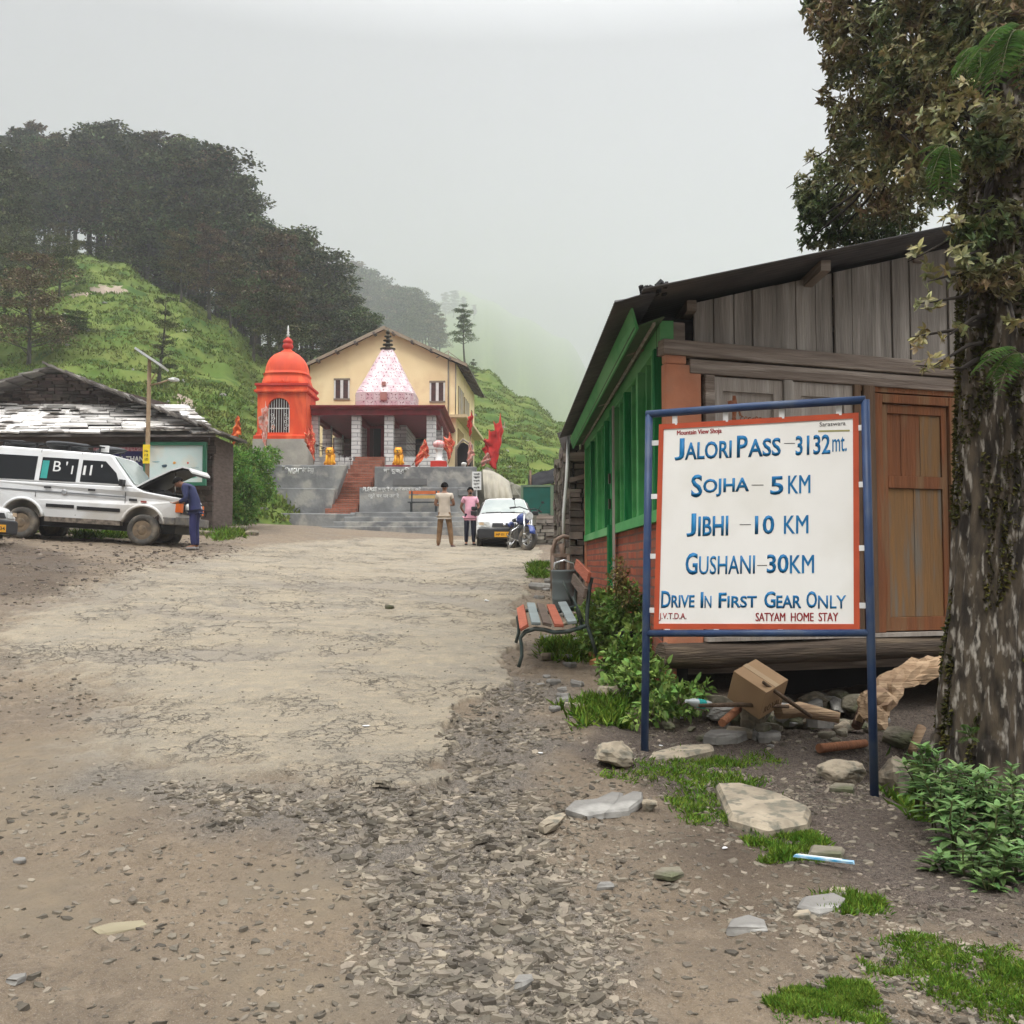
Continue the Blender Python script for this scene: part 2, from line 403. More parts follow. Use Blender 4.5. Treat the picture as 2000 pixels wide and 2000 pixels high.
def ground_masks(x, y):
    n1 = fbm(x * 1.3, y * 1.3, 3) - .5; n2 = fbm(x * 6, y * 6, 9) - .5; n3 = fbm(x * 22, y * 22, 21) - .5
    sd_ = poly_sd(TAR, x, y) + n1 * .5 + n2 * .28 + n3 * .06
    # worn holes inside the tarmac
    hole = sstep(.60, .66, fbm(x * .55 + 3, y * .8, 40)) * (1 - sstep(15, 20, y)) * sstep(3, 6, y)
    tar = sstep(-.015, .02, sd_)
    lf = sstep(-.2, -1.6, x) if False else 1 - sstep(-1.8, -.3, x + .12 * (y - 6)); tar = tar * (1 - lf) + lf * sstep(-.5, .45, sd_ + n2 * .7 + n3 * .5)
    g = sstep(-.25, .15, poly_sd(GRAVEL, x, y) + n1 * .9 + n2 * .4)
    l = sstep(-.25, .2, poly_sd(LITTER_SHADE, x, y) + n1 * .6 + n2 * .4)
    m = 0
    for q in MUD: m = np.maximum(m, sstep(-.15, .25, poly_sd(q, x, y) + n1 * 1.1 + n2 * .4))
    so = 0
    for q in SOILS: so = np.maximum(so, sstep(-.3, .5, poly_sd(q, x, y) + n1 * 1.2))
    so = np.maximum(so, 1.0 * sstep(.35, 1.0, x - .2 + n1 * .6) * (1 - sstep(16, 22, y)) * sstep(3.2, 5.4, y + n1 * 2))
    return tar, g, np.maximum(l, 0), m, so, sd_, hole
def hfull(x, y):
    tar, g, l, m, so, sd_, hole = ground_masks(x, y)
    z = h0(x, y)
    k = 1 - sstep(22, 40, y)
    z = z + (fbm(x * .7, y * .7, 5) - .5) * .09 * k
    rough = (fbm(x * 5, y * 5, 6, 5) - .5) * .07 + (fbm(x * 17, y * 17, 8, 3) - .5) * .034
    fine = (fbm(x * 4, y * 4, 12, 4) - .5) * .016
    dirt = rough * (1 - .65 * m) * (1 - .35 * so)
    z = z + k * (tar * (.045 + fine * 1.5 - .030 * hole) + (1 - tar) * dirt)
    ph = sstep(.5, .72, fbm(x * 1.1 + 7, y * 2.0, 31)) * tar
    return z - .03 * ph * k, (tar, g, l, m, so, hole)
ys = np.concatenate([-np.geomspace(40, 2.2, 26) , np.linspace(-2, 2.0, 24), np.geomspace(2.15, 64, 760)])
t = np.linspace(-1, 1, 820); u = t * (.42 + .58 * t * t)
Y, U = np.meshgrid(ys, u, indexing='ij'); X = U * (4.2 + .95 * np.abs(Y)) + .15 * Y * 0
Z, MK = hfull(X, Y)
nr, nc = X.shape; ii = np.arange(nr * nc).reshape(nr, nc)
Q = np.stack([ii[:-1, :-1], ii[:-1, 1:], ii[1:, 1:], ii[1:, :-1]], -1).reshape(-1, 4)
one = np.ones(X.size)
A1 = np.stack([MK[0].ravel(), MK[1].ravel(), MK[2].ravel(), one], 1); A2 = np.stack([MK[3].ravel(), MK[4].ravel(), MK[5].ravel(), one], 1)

def ground_material():
    m = bpy.data.materials.new('ground'); m.use_nodes = True; t = m.node_tree; N = t.nodes; LK = t.links.new
    b = N['Principled BSDF']; b.inputs['Roughness'].default_value = .85; b.inputs['Specular IOR Level'].default_value = .25
    tcn = N.new('ShaderNodeTexCoord'); O = tcn.outputs['Object']
    a1 = N.new('ShaderNodeAttribute'); a1.attribute_name = 'm1'; a2 = N.new('ShaderNodeAttribute'); a2.attribute_name = 'm2'
    s1 = N.new('ShaderNodeSeparateColor'); s2 = N.new('ShaderNodeSeparateColor'); LK(a1.outputs['Color'], s1.inputs[0]); LK(a2.outputs['Color'], s2.inputs[0])
    def noise(sc, det=6, ro=.6):
        n = N.new('ShaderNodeTexNoise'); n.inputs['Scale'].default_value = sc; n.inputs['Detail'].default_value = det; n.inputs['Roughness'].default_value = ro; LK(O, n.inputs['Vector']); return n.outputs[0]
    def rng(v, a, b_, lo=0, hi=1):
        r = N.new('ShaderNodeMapRange'); r.inputs[1].default_value = a; r.inputs[2].default_value = b_; r.inputs[3].default_value = lo; r.inputs[4].default_value = hi; LK(v, r.inputs[0]); return r.outputs[0]
    def mix(f, a, b_, bt='MIX'):
        n = N.new('ShaderNodeMix'); n.data_type = 'RGBA'; n.blend_type = bt
        for k, v in ((0, f), (6, a), (7, b_)):
            if hasattr(v, 'links') or hasattr(v, 'node'): LK(v, n.inputs[k])
            elif k == 0: n.inputs[0].default_value = v
            else: n.inputs[k].default_value = (*v, 1)
        return n.outputs[2]
    def mul(a, b_):
        n = N.new('ShaderNodeMath'); n.operation = 'MULTIPLY'
        for k, v in ((0, a), (1, b_)):
            if isinstance(v, (int, float)): n.inputs[k].default_value = v
            else: LK(v, n.inputs[k])
        return n.outputs[0]
    nmS = N.new('ShaderNodeMapping'); nmS.inputs['Scale'].default_value = (.55, 1.7, 1); LK(O, nmS.inputs[0]); nnS = N.new('ShaderNodeTexNoise'); nnS.inputs['Scale'].default_value = 2.4; nnS.inputs['Detail'].default_value = 9; nnS.inputs['Roughness'].default_value = .72; LK(nmS.outputs[0], nnS.inputs['Vector']); nS = nnS.outputs[0]
    nA, nB, nC, nD = noise(1.1), noise(7), noise(40, 5), noise(170, 3)
    dirt = mix(rng(nA, .35, .65), (.205, .158, .108), (.14, .108, .076))
    dirt = mix(rng(nB, .5, .7), dirt, (.235, .185, .13)); dirt = mix(rng(nC, .52, .72, 0, .8), dirt, (.085, .07, .056))
    dirt = mix(rng(nD, .55, .7, 0, .7), dirt, (.32, .275, .215))
    mud = mix(rng(nB, .35, .65), (.215, .17, .115), (.17, .137, .098))
    col = mix(s2.outputs[0], dirt, mud)
    grav = mix(rng(nC, .4, .6), (.15, .13, .108), (.06, .052, .044)); grav = mix(rng(nD, .5, .66, 0, .8), grav, (.30, .275, .235))
    col = mix(mul(s1.outputs[1], .85), col, grav)
    soil = mix(rng(nC, .4, .65), (.046, .032, .022), (.10, .072, .05)); soil = mix(rng(nD, .5, .66, 0, .7), soil, (.185, .145, .105))
    soil = mix(rng(nA, .45, .7, 0, .6), soil, (.055, .042, .032))
    col = mix(mul(s2.outputs[1], .9), col, soil)
    litter_shade_col = mix(rng(nC, .42, .6), (.04, .03, .024), (.10, .077, .06)); litter_shade_col = mix(rng(nD, .5, .64, 0, .8), litter_shade_col, (.20, .17, .145))
    col = mix(mul(s1.outputs[2], .92), col, litter_shade_col)  # leaf litter, with the crawlspace shade painted in the same dark colour
    tar = mix(rng(nA, .35, .65), (.295, .25, .178), (.225, .195, .145)); tar = mix(rng(nB, .48, .7), tar, (.345, .285, .195)); tar = mix(rng(nS, .52, .68, 0, .7), tar, (.155, .135, .105))
    tar = mix(rng(nC, .5, .75, 0, .75), tar, (.19, .172, .145)); tar = mix(rng(nD, .5, .7, 0, .5), tar, (.52, .47, .38))
    tar = mix(mul(s2.outputs[2], .6), tar, (.21, .185, .15))
    # crazing: two scales of cracks, kept to patches
    def cracks(sc, w, lo, hi, seed):
        vo = N.new('ShaderNodeTexVoronoi'); vo.feature = 'DISTANCE_TO_EDGE'; vo.inputs['Scale'].default_value = sc
        wn_ = N.new('ShaderNodeTexNoise'); wn_.inputs['Scale'].default_value = sc * 2.6; wn_.inputs['Detail'].default_value = 4; LK(O, wn_.inputs['Vector'])
        va = N.new('ShaderNodeVectorMath'); va.operation = 'MULTIPLY_ADD'; va.inputs[1].default_value = (1.15 / sc,) * 3; LK(wn_.outputs['Color'], va.inputs[0]); LK(O, va.inputs[2])
        LK(va.outputs[0], vo.inputs['Vector'])
        pn = N.new('ShaderNodeTexNoise'); pn.inputs['Scale'].default_value = .8 + seed * .13; pn.inputs['Detail'].default_value = 5
        mp = N.new('ShaderNodeMapping'); mp.inputs['Location'].default_value = (seed * 3.1, seed, 0); LK(O, mp.inputs[0]); LK(mp.outputs[0], pn.inputs['Vector'])
        return mul(rng(vo.outputs['Distance'], 0, w, 1, 0), rng(pn.outputs[0], lo, hi))
    c1 = cracks(2.6, .030, .48, .60, 1); c2 = cracks(8, .055, .52, .62, 3)
    ck = N.new('ShaderNodeMath'); ck.operation = 'MAXIMUM'; LK(c1, ck.inputs[0]); LK(c2, ck.inputs[1])
    tar = mix(mul(ck.outputs[0], .85), tar, (.07, .062, .055))
    col = mix(s1.outputs[0], col, tar)
    LK(col, b.inputs['Base Color'])
    # relief
    hN = N.new('ShaderNodeMath'); hN.operation = 'ADD'; LK(mul(nC, .6), hN.inputs[0]); LK(mul(nD, .35), hN.inputs[1])
    hM = N.new('ShaderNodeMath'); hM.operation = 'SUBTRACT'; LK(hN.outputs[0], hM.inputs[0]); LK(mul(mul(ck.outputs[0], s1.outputs[0]), .6), hM.inputs[1])
    bp = N.new('ShaderNodeBump'); bp.inputs['Strength'].default_value = 1; bp.inputs['Distance'].default_value = .032; LK(hM.outputs[0], bp.inputs['Height']); LK(bp.outputs[0], b.inputs['Normal'])
    LK(rng(nA, .4, .62, .9, .62), b.inputs['Roughness'])
    return m
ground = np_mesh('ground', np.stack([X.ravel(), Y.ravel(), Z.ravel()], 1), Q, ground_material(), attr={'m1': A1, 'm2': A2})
tag(ground, 'stony mountain pass ground of worn tarmac, mud and gravel', 'ground', kind='structure')

# ------------------------------------------------------------------ hills: a height field described bearing by bearing as (distance, height seen)
PROF = {
    -900: [(29, 1040), (34, 900), (45, 800), (58, 700), (72, 600), (85, 540), (110, 520), (200, 560), (620, 640)],
    -400: [(29, 1040), (34, 890), (45, 800), (58, 705), (72, 600), (85, 535), (110, 520), (200, 560), (620, 640)],
    0: [(30, 1040), (35, 890), (45, 805), (58, 715), (72, 610), (84, 530), (110, 500), (160, 540), (620, 660)],
    150: [(30, 1040), (35, 890), (45, 795), (58, 685), (70, 575), (82, 492), (110, 490), (160, 530), (620, 660)],
    220: [(30, 1040), (35, 890), (45, 795), (58, 690), (70, 575), (80, 505), (110, 515), (160, 555), (620, 670)],
    330: [(30, 1040), (35, 890), (45, 800), (58, 705), (70, 610), (78, 570), (110, 590), (160, 620), (620, 690)],
    420: [(31, 1040), (36, 900), (45, 825), (58, 735), (72, 645), (80, 615), (110, 620), (160, 640), (620, 690)],
    520: [(35, 1040), (40, 905), (48, 855), (60, 785), (75, 715), (90, 690), (120, 690), (170, 690), (240, 690), (620, 720)],
    700: [(46, 1040), (52, 925), (60, 860), (75, 790), (95, 740), (140, 712), (300, 694), (460, 688), (620, 700), (1500, 720)],
    820: [(50, 1040), (56, 925), (66, 870), (80, 820), (110, 750), (150, 708), (300, 700), (460, 690), (800, 650), (1500, 600)],
    900: [(48, 1040), (54, 930), (64, 880), (80, 825), (100, 760), (122, 712), (150, 712), (260, 712), (600, 690), (800, 650), (1100, 590), (1500, 560)],
    950: [(46, 1040), (50, 950), (60, 905), (78, 850), (95, 790), (115, 735), (125, 728), (160, 770), (400, 760), (650, 735), (850, 660), (1150, 610), (1500, 580)],
    1020: [(46, 1040), (50, 955), (62, 905), (78, 860), (95, 815), (108, 785), (116, 782), (150, 830), (400, 830), (700, 788), (900, 710), (1150, 655), (1500, 615)],
    1100: [(46, 1040), (50, 965), (62, 925), (78, 880), (92, 845), (100, 835), (110, 838), (150, 890), (400, 900), (750, 840), (950, 755), (1200, 700), (1500, 655)],
    1200: [(44, 1060), (50, 1000), (62, 965), (78, 930), (92, 910), (110, 905), (150, 940), (400, 950), (800, 880), (1500, 800), (1500, 720)],
    1700: [(40, 1110), (60, 1050), (92, 1000), (150, 950), (300, 890), (1500, 800)],
    2800: [(30, 1150), (60, 1080), (92, 1020), (150, 980), (300, 920), (1500, 820)]}
for _k, _q in PROF.items():
    if _q[0][0] >= 35: _q.insert(0, (_q[0][0] - 4, 1150))
_PB = sorted(PROF)
def hill_z(bx, d):
    """bx: bearing in photo pixels, d: distance (arrays)"""
    bx = np.asarray(bx, float); d = np.asarray(d, float)
    tab = []
    for p in _PB:
        q = PROF[p]; tab.append(np.interp(d, [a for a, _ in q], [1.55 + (1100 - b) / FPX * a for a, b in q]))
    tab = np.stack(tab); idx = np.clip(np.searchsorted(_PB, bx) - 1, 0, len(_PB) - 2)
    pb = np.array(_PB, float); f = np.clip((bx - pb[idx]) / (pb[idx + 1] - pb[idx]), 0, 1); f = f * f * (3 - 2 * f)
    z = np.take_along_axis(tab, idx[None], 0)[0] * (1 - f) + np.take_along_axis(tab, (idx + 1)[None], 0)[0] * f
    x = (bx - 1000) / FPX * d
    amp = sstep(34, 50, d) * (1 - .75 * sstep(180, 420, d))
    z = z + amp * ((fbm(x * .07, d * .07, 51) - .5) * 2.4 + (fbm(x * .35, d * .35, 55) - .5) * 1.1 + (fbm(x * 1.3, d * 1.3, 58) - .5) * .35)
    # cattle-trodden terraces
    return z + amp * .10 * np.sin(z * 4.2 + fbm(x * .1, d * .1, 61) * 9)
def hill_at(px, d):
    z = float(hill_z(np.array([px]), np.array([d]))[0]); return Vector(((px - 1000) / FPX * d, d, z))
bx = np.concatenate([np.linspace(-850, -100, 40), np.linspace(-90, 1240, 420), np.linspace(1250, 2750, 50)]); dd = np.concatenate([np.linspace(29, 130, 230), np.geomspace(131, 1490, 90)])
D, B = np.meshgrid(dd, bx, indexing='ij'); HZ = hill_z(B.ravel(), D.ravel()); HX = ((B - 1000) / FPX * D).ravel()
nr, nc = D.shape; ii = np.arange(nr * nc).reshape(nr, nc)
Q = np.stack([ii[:-1, :-1], ii[:-1, 1:], ii[1:, 1:], ii[1:, :-1]], -1).reshape(-1, 4)
m_hill = mat('hill_grass', (.08, .132, .026), .95, (.135, .165, .042), ns=.35, bump=1, bs=2.2, col3=(.05, .095, .022), ns3=.5, spec=.05)
tag(np_mesh('hill', np.stack([HX, D.ravel(), HZ], 1), Q, m_hill), 'steep green pasture hillside fading up into the mist', 'hill', kind='structure')
# bare scar on the hill top
def scar(px0, d0, r, sx_, name='bare_earth'):
    V = []; F = []; n = 26; rings = 6
    for i in range(rings + 1):
        for j in range(n):
            a = 2 * math.pi * j / n; k = i / rings * (1 + .35 * (random.random() - .5))
            px = px0 + sx_ * k * math.cos(a); d = d0 + r * k * math.sin(a); p = hill_at(px, d); p.z += .14 * (1 - i / rings) - .03
            V.append(p)
    for i in range(rings):
        for j in range(n):
            q = (j + 1) % n; F.append((i * n + j, i * n + q, (i + 1) * n + q, (i + 1) * n + j))
    o = MB().add(V, F, True).build(name, mat('earth_scar', (.36, .29, .23), .95, (.25, .2, .15), ns=.8, bump=1, bs=2))
    return tag(o, kind='structure')
scar(205, 71.5, 2.0, 42); scar(150, 69.5, .8, 30); scar(360, 49, 1.4, 28)

# grass tufts on the pasture: blades nobody could count
def hill_grass():
    n = 52000
    px = RNG.uniform(-120, 1230, n); d = 33 + (RNG.random(n) ** 1.25) * 85
    z = hill_z(px, d); x = (px - 1000) / FPX * d
    keep = (z > h0(x, d) + .05) & (fbm(x * .5, d * .5, 71) > .42)
    x, d, z = x[keep], d[keep], z[keep]; n = len(x)
    k = 5
    P = np.repeat(np.stack([x, d, z - .03], 1), k, 0) + RNG.normal(size=(n * k, 3)) * [.13, .13, 0]
    Dr = rnd_dirs(n * k, 1.0); Ln = RNG.uniform(.10, .30, n * k) * np.repeat(.7 + .5 * fbm(x * .2, d * .2, 5), k)
    o = leaf_mesh('grass', P, Dr, rnd_dirs(n * k), Ln, Ln * .42, mat('tuft_grass', (.095, .15, .028), .9, (.16, .185, .05), ns=.3, island=.45, spec=.05), droop=.25)
    tag(o, 'rough pasture grass tufts covering the hillside', 'grass', kind='stuff')
hill_grass()
# scattered stones on the pasture
mb = MB()
for _ in range(150):
    px, d = random.uniform(20, 1150), 36 + random.random() ** 1.3 * 70
    p = hill_at(px, d)
    if p.z > float(h0(p.x, p.y)) + .3: mb.blob(p, (random.uniform(.08, .35), random.uniform(.08, .3), random.uniform(.06, .2)), random.randrange(9999), 8)
tag(mb.build('rubble', mat('hill_stone', (.32, .31, .29), .9, (.2, .19, .18), ns=3)), 'pale stones scattered over the green hillside', 'stones', kind='stuff')

# ------------------------------------------------------------------ haze: one closed box of even pale air
hb = MB().span((-1450, -60, -9), (1450, 1540, 460)).build('haze', None); tag(hb, 'thin mountain mist filling the air over the pass', 'haze', kind='stuff')
hm = bpy.data.materials.new('haze'); hm.use_nodes = True; t_ = hm.node_tree; t_.nodes.clear()
vo = t_.nodes.new('ShaderNodeOutputMaterial'); pv = t_.nodes.new('ShaderNodeVolumePrincipled')
pv.inputs['Color'].default_value = (.81, .82, .84, 1); pv.inputs['Density'].default_value = .0012; pv.inputs['Anisotropy'].default_value = .6
t_.links.new(pv.outputs[0], vo.inputs['Volume']); hb.data.materials.append(hm)

# ------------------------------------------------------------------ forest
m_bark = mat('forest_bark', (.06, .052, .045), .95, (.10, .09, .08), ns=2, bump=.6, bs=6, stretch=(1, 1, .3))
M_CR = [mat('crown_green', (.06, .08, .032), .9, (.15, .165, .07), ns=.55, objrand=.35, island=.65, spec=.03),
        mat('crown_brown', (.11, .082, .048), .9, (.20, .155, .09), ns=.55, objrand=.35, island=.65, spec=.03),
        mat('crown_grey', (.07, .085, .04), .9, (.17, .175, .085), ns=.55, objrand=.35, island=.6, spec=.03)]
def tree_variant(seed, H=12.0, base=.32, rad=.24, pads=18, leaves=330, lsize=.34, narrow=False, ovoid=False):
    """returns trunk mesh and crown mesh of a hillside tree"""
    rs = random.Random(seed); rg = np.random.default_rng(seed)
    t = MB(); path = [(0, 0, -.6)]; n = 9
    lean = (rs.uniform(-.05, .05), rs.uniform(-.05, .05))
    def axis(z): return Vector((lean[0] * z + .12 * math.sin(z * .5 + seed), lean[1] * z + .12 * math.cos(z * .43 + seed), z))
    path = [axis(-.6 + (H * .97 + .6) * i / n) for i in range(n + 1)]
    t.tube(path, [H * .021 * (1.25 if i == 0 else 1) * (1 - .88 * i / n) for i in range(n + 1)], 7)
    P, Dv, Nn, Ln = [], [], [], []
    for k in range(pads):
        f = (k + rs.random()) / pads; z = H * (base + (1.0 - base) * f)
        if ovoid: rr = math.sin(math.pi * min(1, .12 + .86 * f))
        else: rr = (1 - .5 * f) * (.75 + .5 * rs.random()) if f < .8 else .62 * (1.05 - f) / .25 + .35
        rr *= rad * H * (.45 if narrow else 1)
        an = k * 2.4 + rs.uniform(-.5, .5); q = rs.uniform(.35, 1.0)
        c = axis(z) + Vector((math.cos(an) * rr * q, math.sin(an) * rr * q, 0))
        a = axis(z - rr * .35)
        t.tube([a, (a + c) / 2 + Vector((0, 0, -.1)), c], [H * .006, H * .0045, H * .002], 4, False)
        sx_ = rr * rs.uniform(.46, .8) + .25; szz = sx_ * rs.uniform(.16, .30)
        m = int(leaves * (.6 + .8 * rs.random()))
        g = rg.normal(size=(m, 3)); g /= np.linalg.norm(g, axis=1)[:, None]; g *= (rg.random(m) ** .5)[:, None]
        P.append(g * [sx_, sx_, szz] + np.array(c) + np.array([0, 0, szz * .4]) * (rg.random((m, 1)) - .3))
        d = rnd_dirs(m, .0, rg); d[:, 2] *= .5; Dv.append(d); Nn.append(rnd_dirs(m, 2.2, rg)); Ln.append(rg.uniform(.55, 1.25, m) * lsize)
    P = np.concatenate(P); Dv = np.concatenate(Dv); Nn = np.concatenate(Nn); Ln = np.concatenate(Ln)
    tr = t.build('trunk', m_bark)
    cr = leaf_mesh('crown', P, Dv, Nn, Ln, Ln * .62, M_CR[seed % 3])
    a, b = tr.data, cr.data; bpy.data.objects.remove(tr); bpy.data.objects.remove(cr)
    return a, b
TV = [tree_variant(100 + i, base=random.uniform(.2, .4), rad=random.uniform(.17, .25), pads=random.randint(15, 22)) for i in range(9)]
TV_sp = tree_variant(203, base=.12, rad=.13, pads=16, leaves=200, lsize=.26)            # sapling
TV_wide = [tree_variant(301 + i, base=.2, rad=.36, pads=24, leaves=330) for i in range(3)]
TV_low = [tree_variant(501 + i, base=.04, rad=.30, pads=20, leaves=300) for i in range(3)]
TV_pine = [tree_variant(402, base=.40, rad=.19, pads=20, leaves=260, lsize=.3), tree_variant(404, base=.05, rad=.2, pads=20, leaves=260, lsize=.3, ovoid=True)]
def tree(px, d, ytop, var, name, label, group=None, wide=1.0, sink=0.0):
    p = hill_at(px, d); ht = 1.55 + (1100 - ytop) / FPX * d - p.z; ht = max(2.2, min(40, ht)); s = ht / 12.0
    r = thing(name, label, 'tree', p - Vector((0, 0, sink)), random.uniform(0, 6.28), group); r.scale = (s * wide, s * wide, s)
    for nm, me in (('trunk', var[0]), ('crown', var[1])):
        o = bpy.data.objects.new(nm, me); COL.objects.link(o); o.parent = r
    return r
TOPX = [-200, 0, 60, 95, 130, 170, 230, 330, 400, 450, 470, 530, 600, 650, 700, 740, 770]
TOPY = [235, 225, 218, 245, 232, 225, 228, 235, 258, 290, 345, 395, 440, 498, 535, 595, 620]
for i in range(54):                                     # the crest wood, rows from back to front
    px = -150 + (i * 0.618034 % 1) * 740 + random.uniform(-14, 14); d = 80 + 34 * ((i * .381966 + .2) % 1)
    if 120 < px < 205 and d < 104: d = random.uniform(104, 116)
    if px > 230: d = max(d - 4, 78)
    yt = float(np.interp(px, TOPX, TOPY)) * 1.0 + abs(random.gauss(0, 40)) + (4 if d > 95 else 22)
    tree(px, d, yt, random.choice(TV), 'forest_tree', 'tall dark broadleaf tree packed into the wood along the left hill crest', 'trees of the crest wood', random.uniform(.85, 1.2))
for i in range(22):                                     # low growth between the trunks of the crest wood
    px = (-140 + 300 * (i / 9)) if i < 9 else 215 + 300 * ((i - 9) / 13); px += random.uniform(-12, 12); d = random.uniform(92, 112)
    if 128 < px < 200 or 372 < px < 408: continue
    tree(px, d, float(np.interp(px, TOPX, TOPY)) + random.uniform(110, 190), random.choice(TV_low), 'understorey_tree', 'lower dark tree filling between the trunks of the crest wood', 'understorey of the crest wood', random.uniform(1.1, 1.5))
for i in range(20):                                     # slope behind the orange shrine and the house
    px = 545 + (i * .618 % 1) * 200 + random.uniform(-8, 8); d = 72 + 26 * (i * .3819 % 1)
    yt = float(np.interp(px, TOPX, TOPY)) + random.uniform(0, 120)
    tree(px, d, yt, random.choice(TV), 'forest_tree', 'dark tree crowding the slope right behind the orange shrine and yellow house', 'trees behind the orange shrine', random.uniform(.9, 1.3))
for i in range(26):                                     # hazy ridge farther back
    px = 640 + (i * .618 % 1) * 222; d = 330 + 110 * (i * .3819 % 1)
    yt = float(np.interp(px, [640, 660, 700, 745, 760, 820, 850, 875], [505, 492, 515, 545, 552, 556, 590, 640])) + abs(random.gauss(0, 14))
    tree(px, d, yt, random.choice(TV), 'ridge_tree', 'grey hazy tree on the misty ridge above the yellow house roof', 'trees on the misty ridge', random.uniform(.9, 1.25))
for px, d, yt in ((885, 960, 562), (905, 990, 574), (925, 1000, 590), (868, 940, 566)):
    tree(px, d, yt, random.choice(TV), 'faint_tree', 'faint tree almost lost in the cloud above the house', 'trees lost in the cloud')
# front edge of the wood and single trees
for px, d, yt, k, lb in ((45, 57, 490, 0, 'spreading grey green tree lowest on the pasture at the far left'), (-60, 60, 470, 1, 'spreading tree cut by the left picture edge above the stone hut'),
                         (105, 70, 455, 2, 'broad tree between the bare earth scar and the far left pasture tree'), (10, 74, 440, 1, 'broad grey green tree at the left edge below the crest wood')):
    tree(px, d, yt, TV_wide[k], 'pasture_tree', lb, None, 1.0)
for px, d, yt, k, lb in ((345, 73, 440, 0, 'leafy tree with a pale bent trunk at the front of the wood'), (445, 74, 490, 3, 'tree at the lower front edge of the wood, left of the shrine dome'), (492, 72, 530, 5, 'short dark tree standing free of the wood on the open slope'),
                         (400, 78, 430, 6, 'tree at the wood front above the fallen rocks'), (545, 66, 560, 2, 'dark tree directly left above the orange dome finial')):
    tree(px, d, yt, TV[k], 'front_tree', lb)
tree(306, 52, 560, TV_sp, 'sapling', 'thin lone sapling on the pasture above the solar lamp panel', None)
tree(145, 62, 590, TV_wide[2], 'thorn_bush', 'low dark bush on the pasture under the bare earth scar', None, 1.6, 1.0)
tree(907, 116, 592, TV_pine[0], 'lone_pine', 'lone tall pine on the misty slope right of the house gable', None, .95)
tree(925, 108, 698, TV_pine[1], 'round_conifer', 'small dark rounded conifer at the foot of the lone pine', None, 1.25)
# ------------------------------------------------------------------ temple terrace
m_conc = mat('concrete', (.25, .255, .25), .9, (.15, .153, .155), ns=1.1, contrast=(.38, .6), bump=.7, bs=9, col3=(.33, .32, .29), ns3=1.6, detail=8)
m_conc2 = mat('concrete_pale', (.40, .38, .33), .9, (.30, .29, .26), ns=2, bump=.6, bs=12, detail=8)
m_white = mat('white_paint', (.72, .72, .70), .6, (.62, .62, .6), ns=5)
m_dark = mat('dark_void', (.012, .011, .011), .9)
m_brickst = brick_mat('stair_brick', (.34, .12, .075), (.26, .09, .055), (.20, .13, .10), bw=.23, bh=.08, ms=.012, col3=(.16, .06, .04))
def wall_text(name, txt, mtl, parent, pxbox, d, off, bold=.01, shear=0.0):
    x0, y0, x1, y1 = pxbox; a = at(x0, y1, d); b = at(x1, y0, d)
    return text_mesh(name, txt, mtl, parent, (a.x, a.z, b.x, b.z), lambda x, z: (x - off[0], d - .006 - off[1], z - off[2]), bold, .004, shear)

wall = thing('retaining_wall', 'grey concrete retaining wall of the temple terrace with painted white writing', 'wall', (-5.6, 38, 2.6)); o_ = wall.location
mb = MB()
mb.prism([(-9.55, 38.0, 2.4), (-7.05, 38.0, 2.4), (-6.95, 38.0, 3.4), (-6.32, 38.0, 5.30), (-9.48, 38.0, 5.30)], (0, .6, 0))
mb.span((-5.26, 38.05, 2.4), (-1.36, 38.65, 5.24))
mb.build('wall_body', m_conc, wall, o_, .03)
mb = MB()
mb.prism([(-9.6, 37.86, 2.4), (-7.05, 37.86, 2.4), (-6.72, 37.86, 4.38), (-9.58, 37.86, 4.42)], (0, .137, 0))
mb.span((-5.80, 37.84, 2.4), (-1.5, 38.047, 4.42))
mb.span((-2.05, 37.78, 4.1), (-1.5, 37.835, 4.36))
mb.build('lower_tier', m_conc, wall, o_, .03)
MB().span((-4.55, 38.02, 4.52), (-3.25, 38.047, 4.78)).build('cement_patch', mat('patch', (.15, .15, .15), .9, (.12, .12, .12)), wall, o_)
for tx, bx_, bold, sh in (('To', (550, 910, 563, 917), .02, .2), ('NIGHT', (562, 914, 590, 926), .03, .25), ('सेवा केन्द्र', (590, 912, 613, 926), .01, 0), ('ना युक्ति', (749, 913, 800, 926), .02, 0)):
    wall_text('lettering', tx, m_white, wall, bx_, 38.0 if bx_[0] < 700 else 38.05, o_, bold, sh)
for tx, bx_, bold, sh in (('PLEASE', (708, 951, 736, 960), .03, .15), ('मन्दिर में दान अवश्य करें', (739, 951, 822, 961), .015, .1), ('जूते घर पर उतारें', (719, 964, 779, 974), .015, 0)):
    wall_text('lettering', tx, m_white, wall, bx_, 37.84, o_, bold, sh)
# platform and front steps
pf = thing('concrete_platform', 'stepped grey concrete platform at the foot of the temple stair', 'steps', (-6, 36.6, 2.5)); o_ = pf.location
MB().prism([(-10.05, 36.6, 2.2), (-6.1, 36.6, 2.2), (-5.6, 36.6, 3.36), (-9.98, 36.6, 3.40)], (0, 1.239, 0)).span((-6.0, 36.95, 2.2), (-1.5, 37.839, 3.42)).build('platform_body', m_conc, pf, o_, .03)
mb = MB()
for k in range(4):
    z1 = 2.66 + .19 * (4 - k); y0 = 36.9 - .36 * k
    xl = -5.75 - .34 * k
    mb.prism([(xl, y0 - .35 + .0, z1), (xl + .5, y0 - .36, z1), (-1.52, y0 - .36, z1), (-1.52, y0, z1), (xl, y0, z1)], (0, 0, -.9))
mb.build('step', m_conc, pf, o_, .02)
MB().add([at(533, 1008, 36.593), at(545, 1030, 36.593), at(545, 1010, 36.593), at(533, 1018, 36.593)][:3], [(0, 1, 2)]).build('paint_mark', m_white, pf, o_)
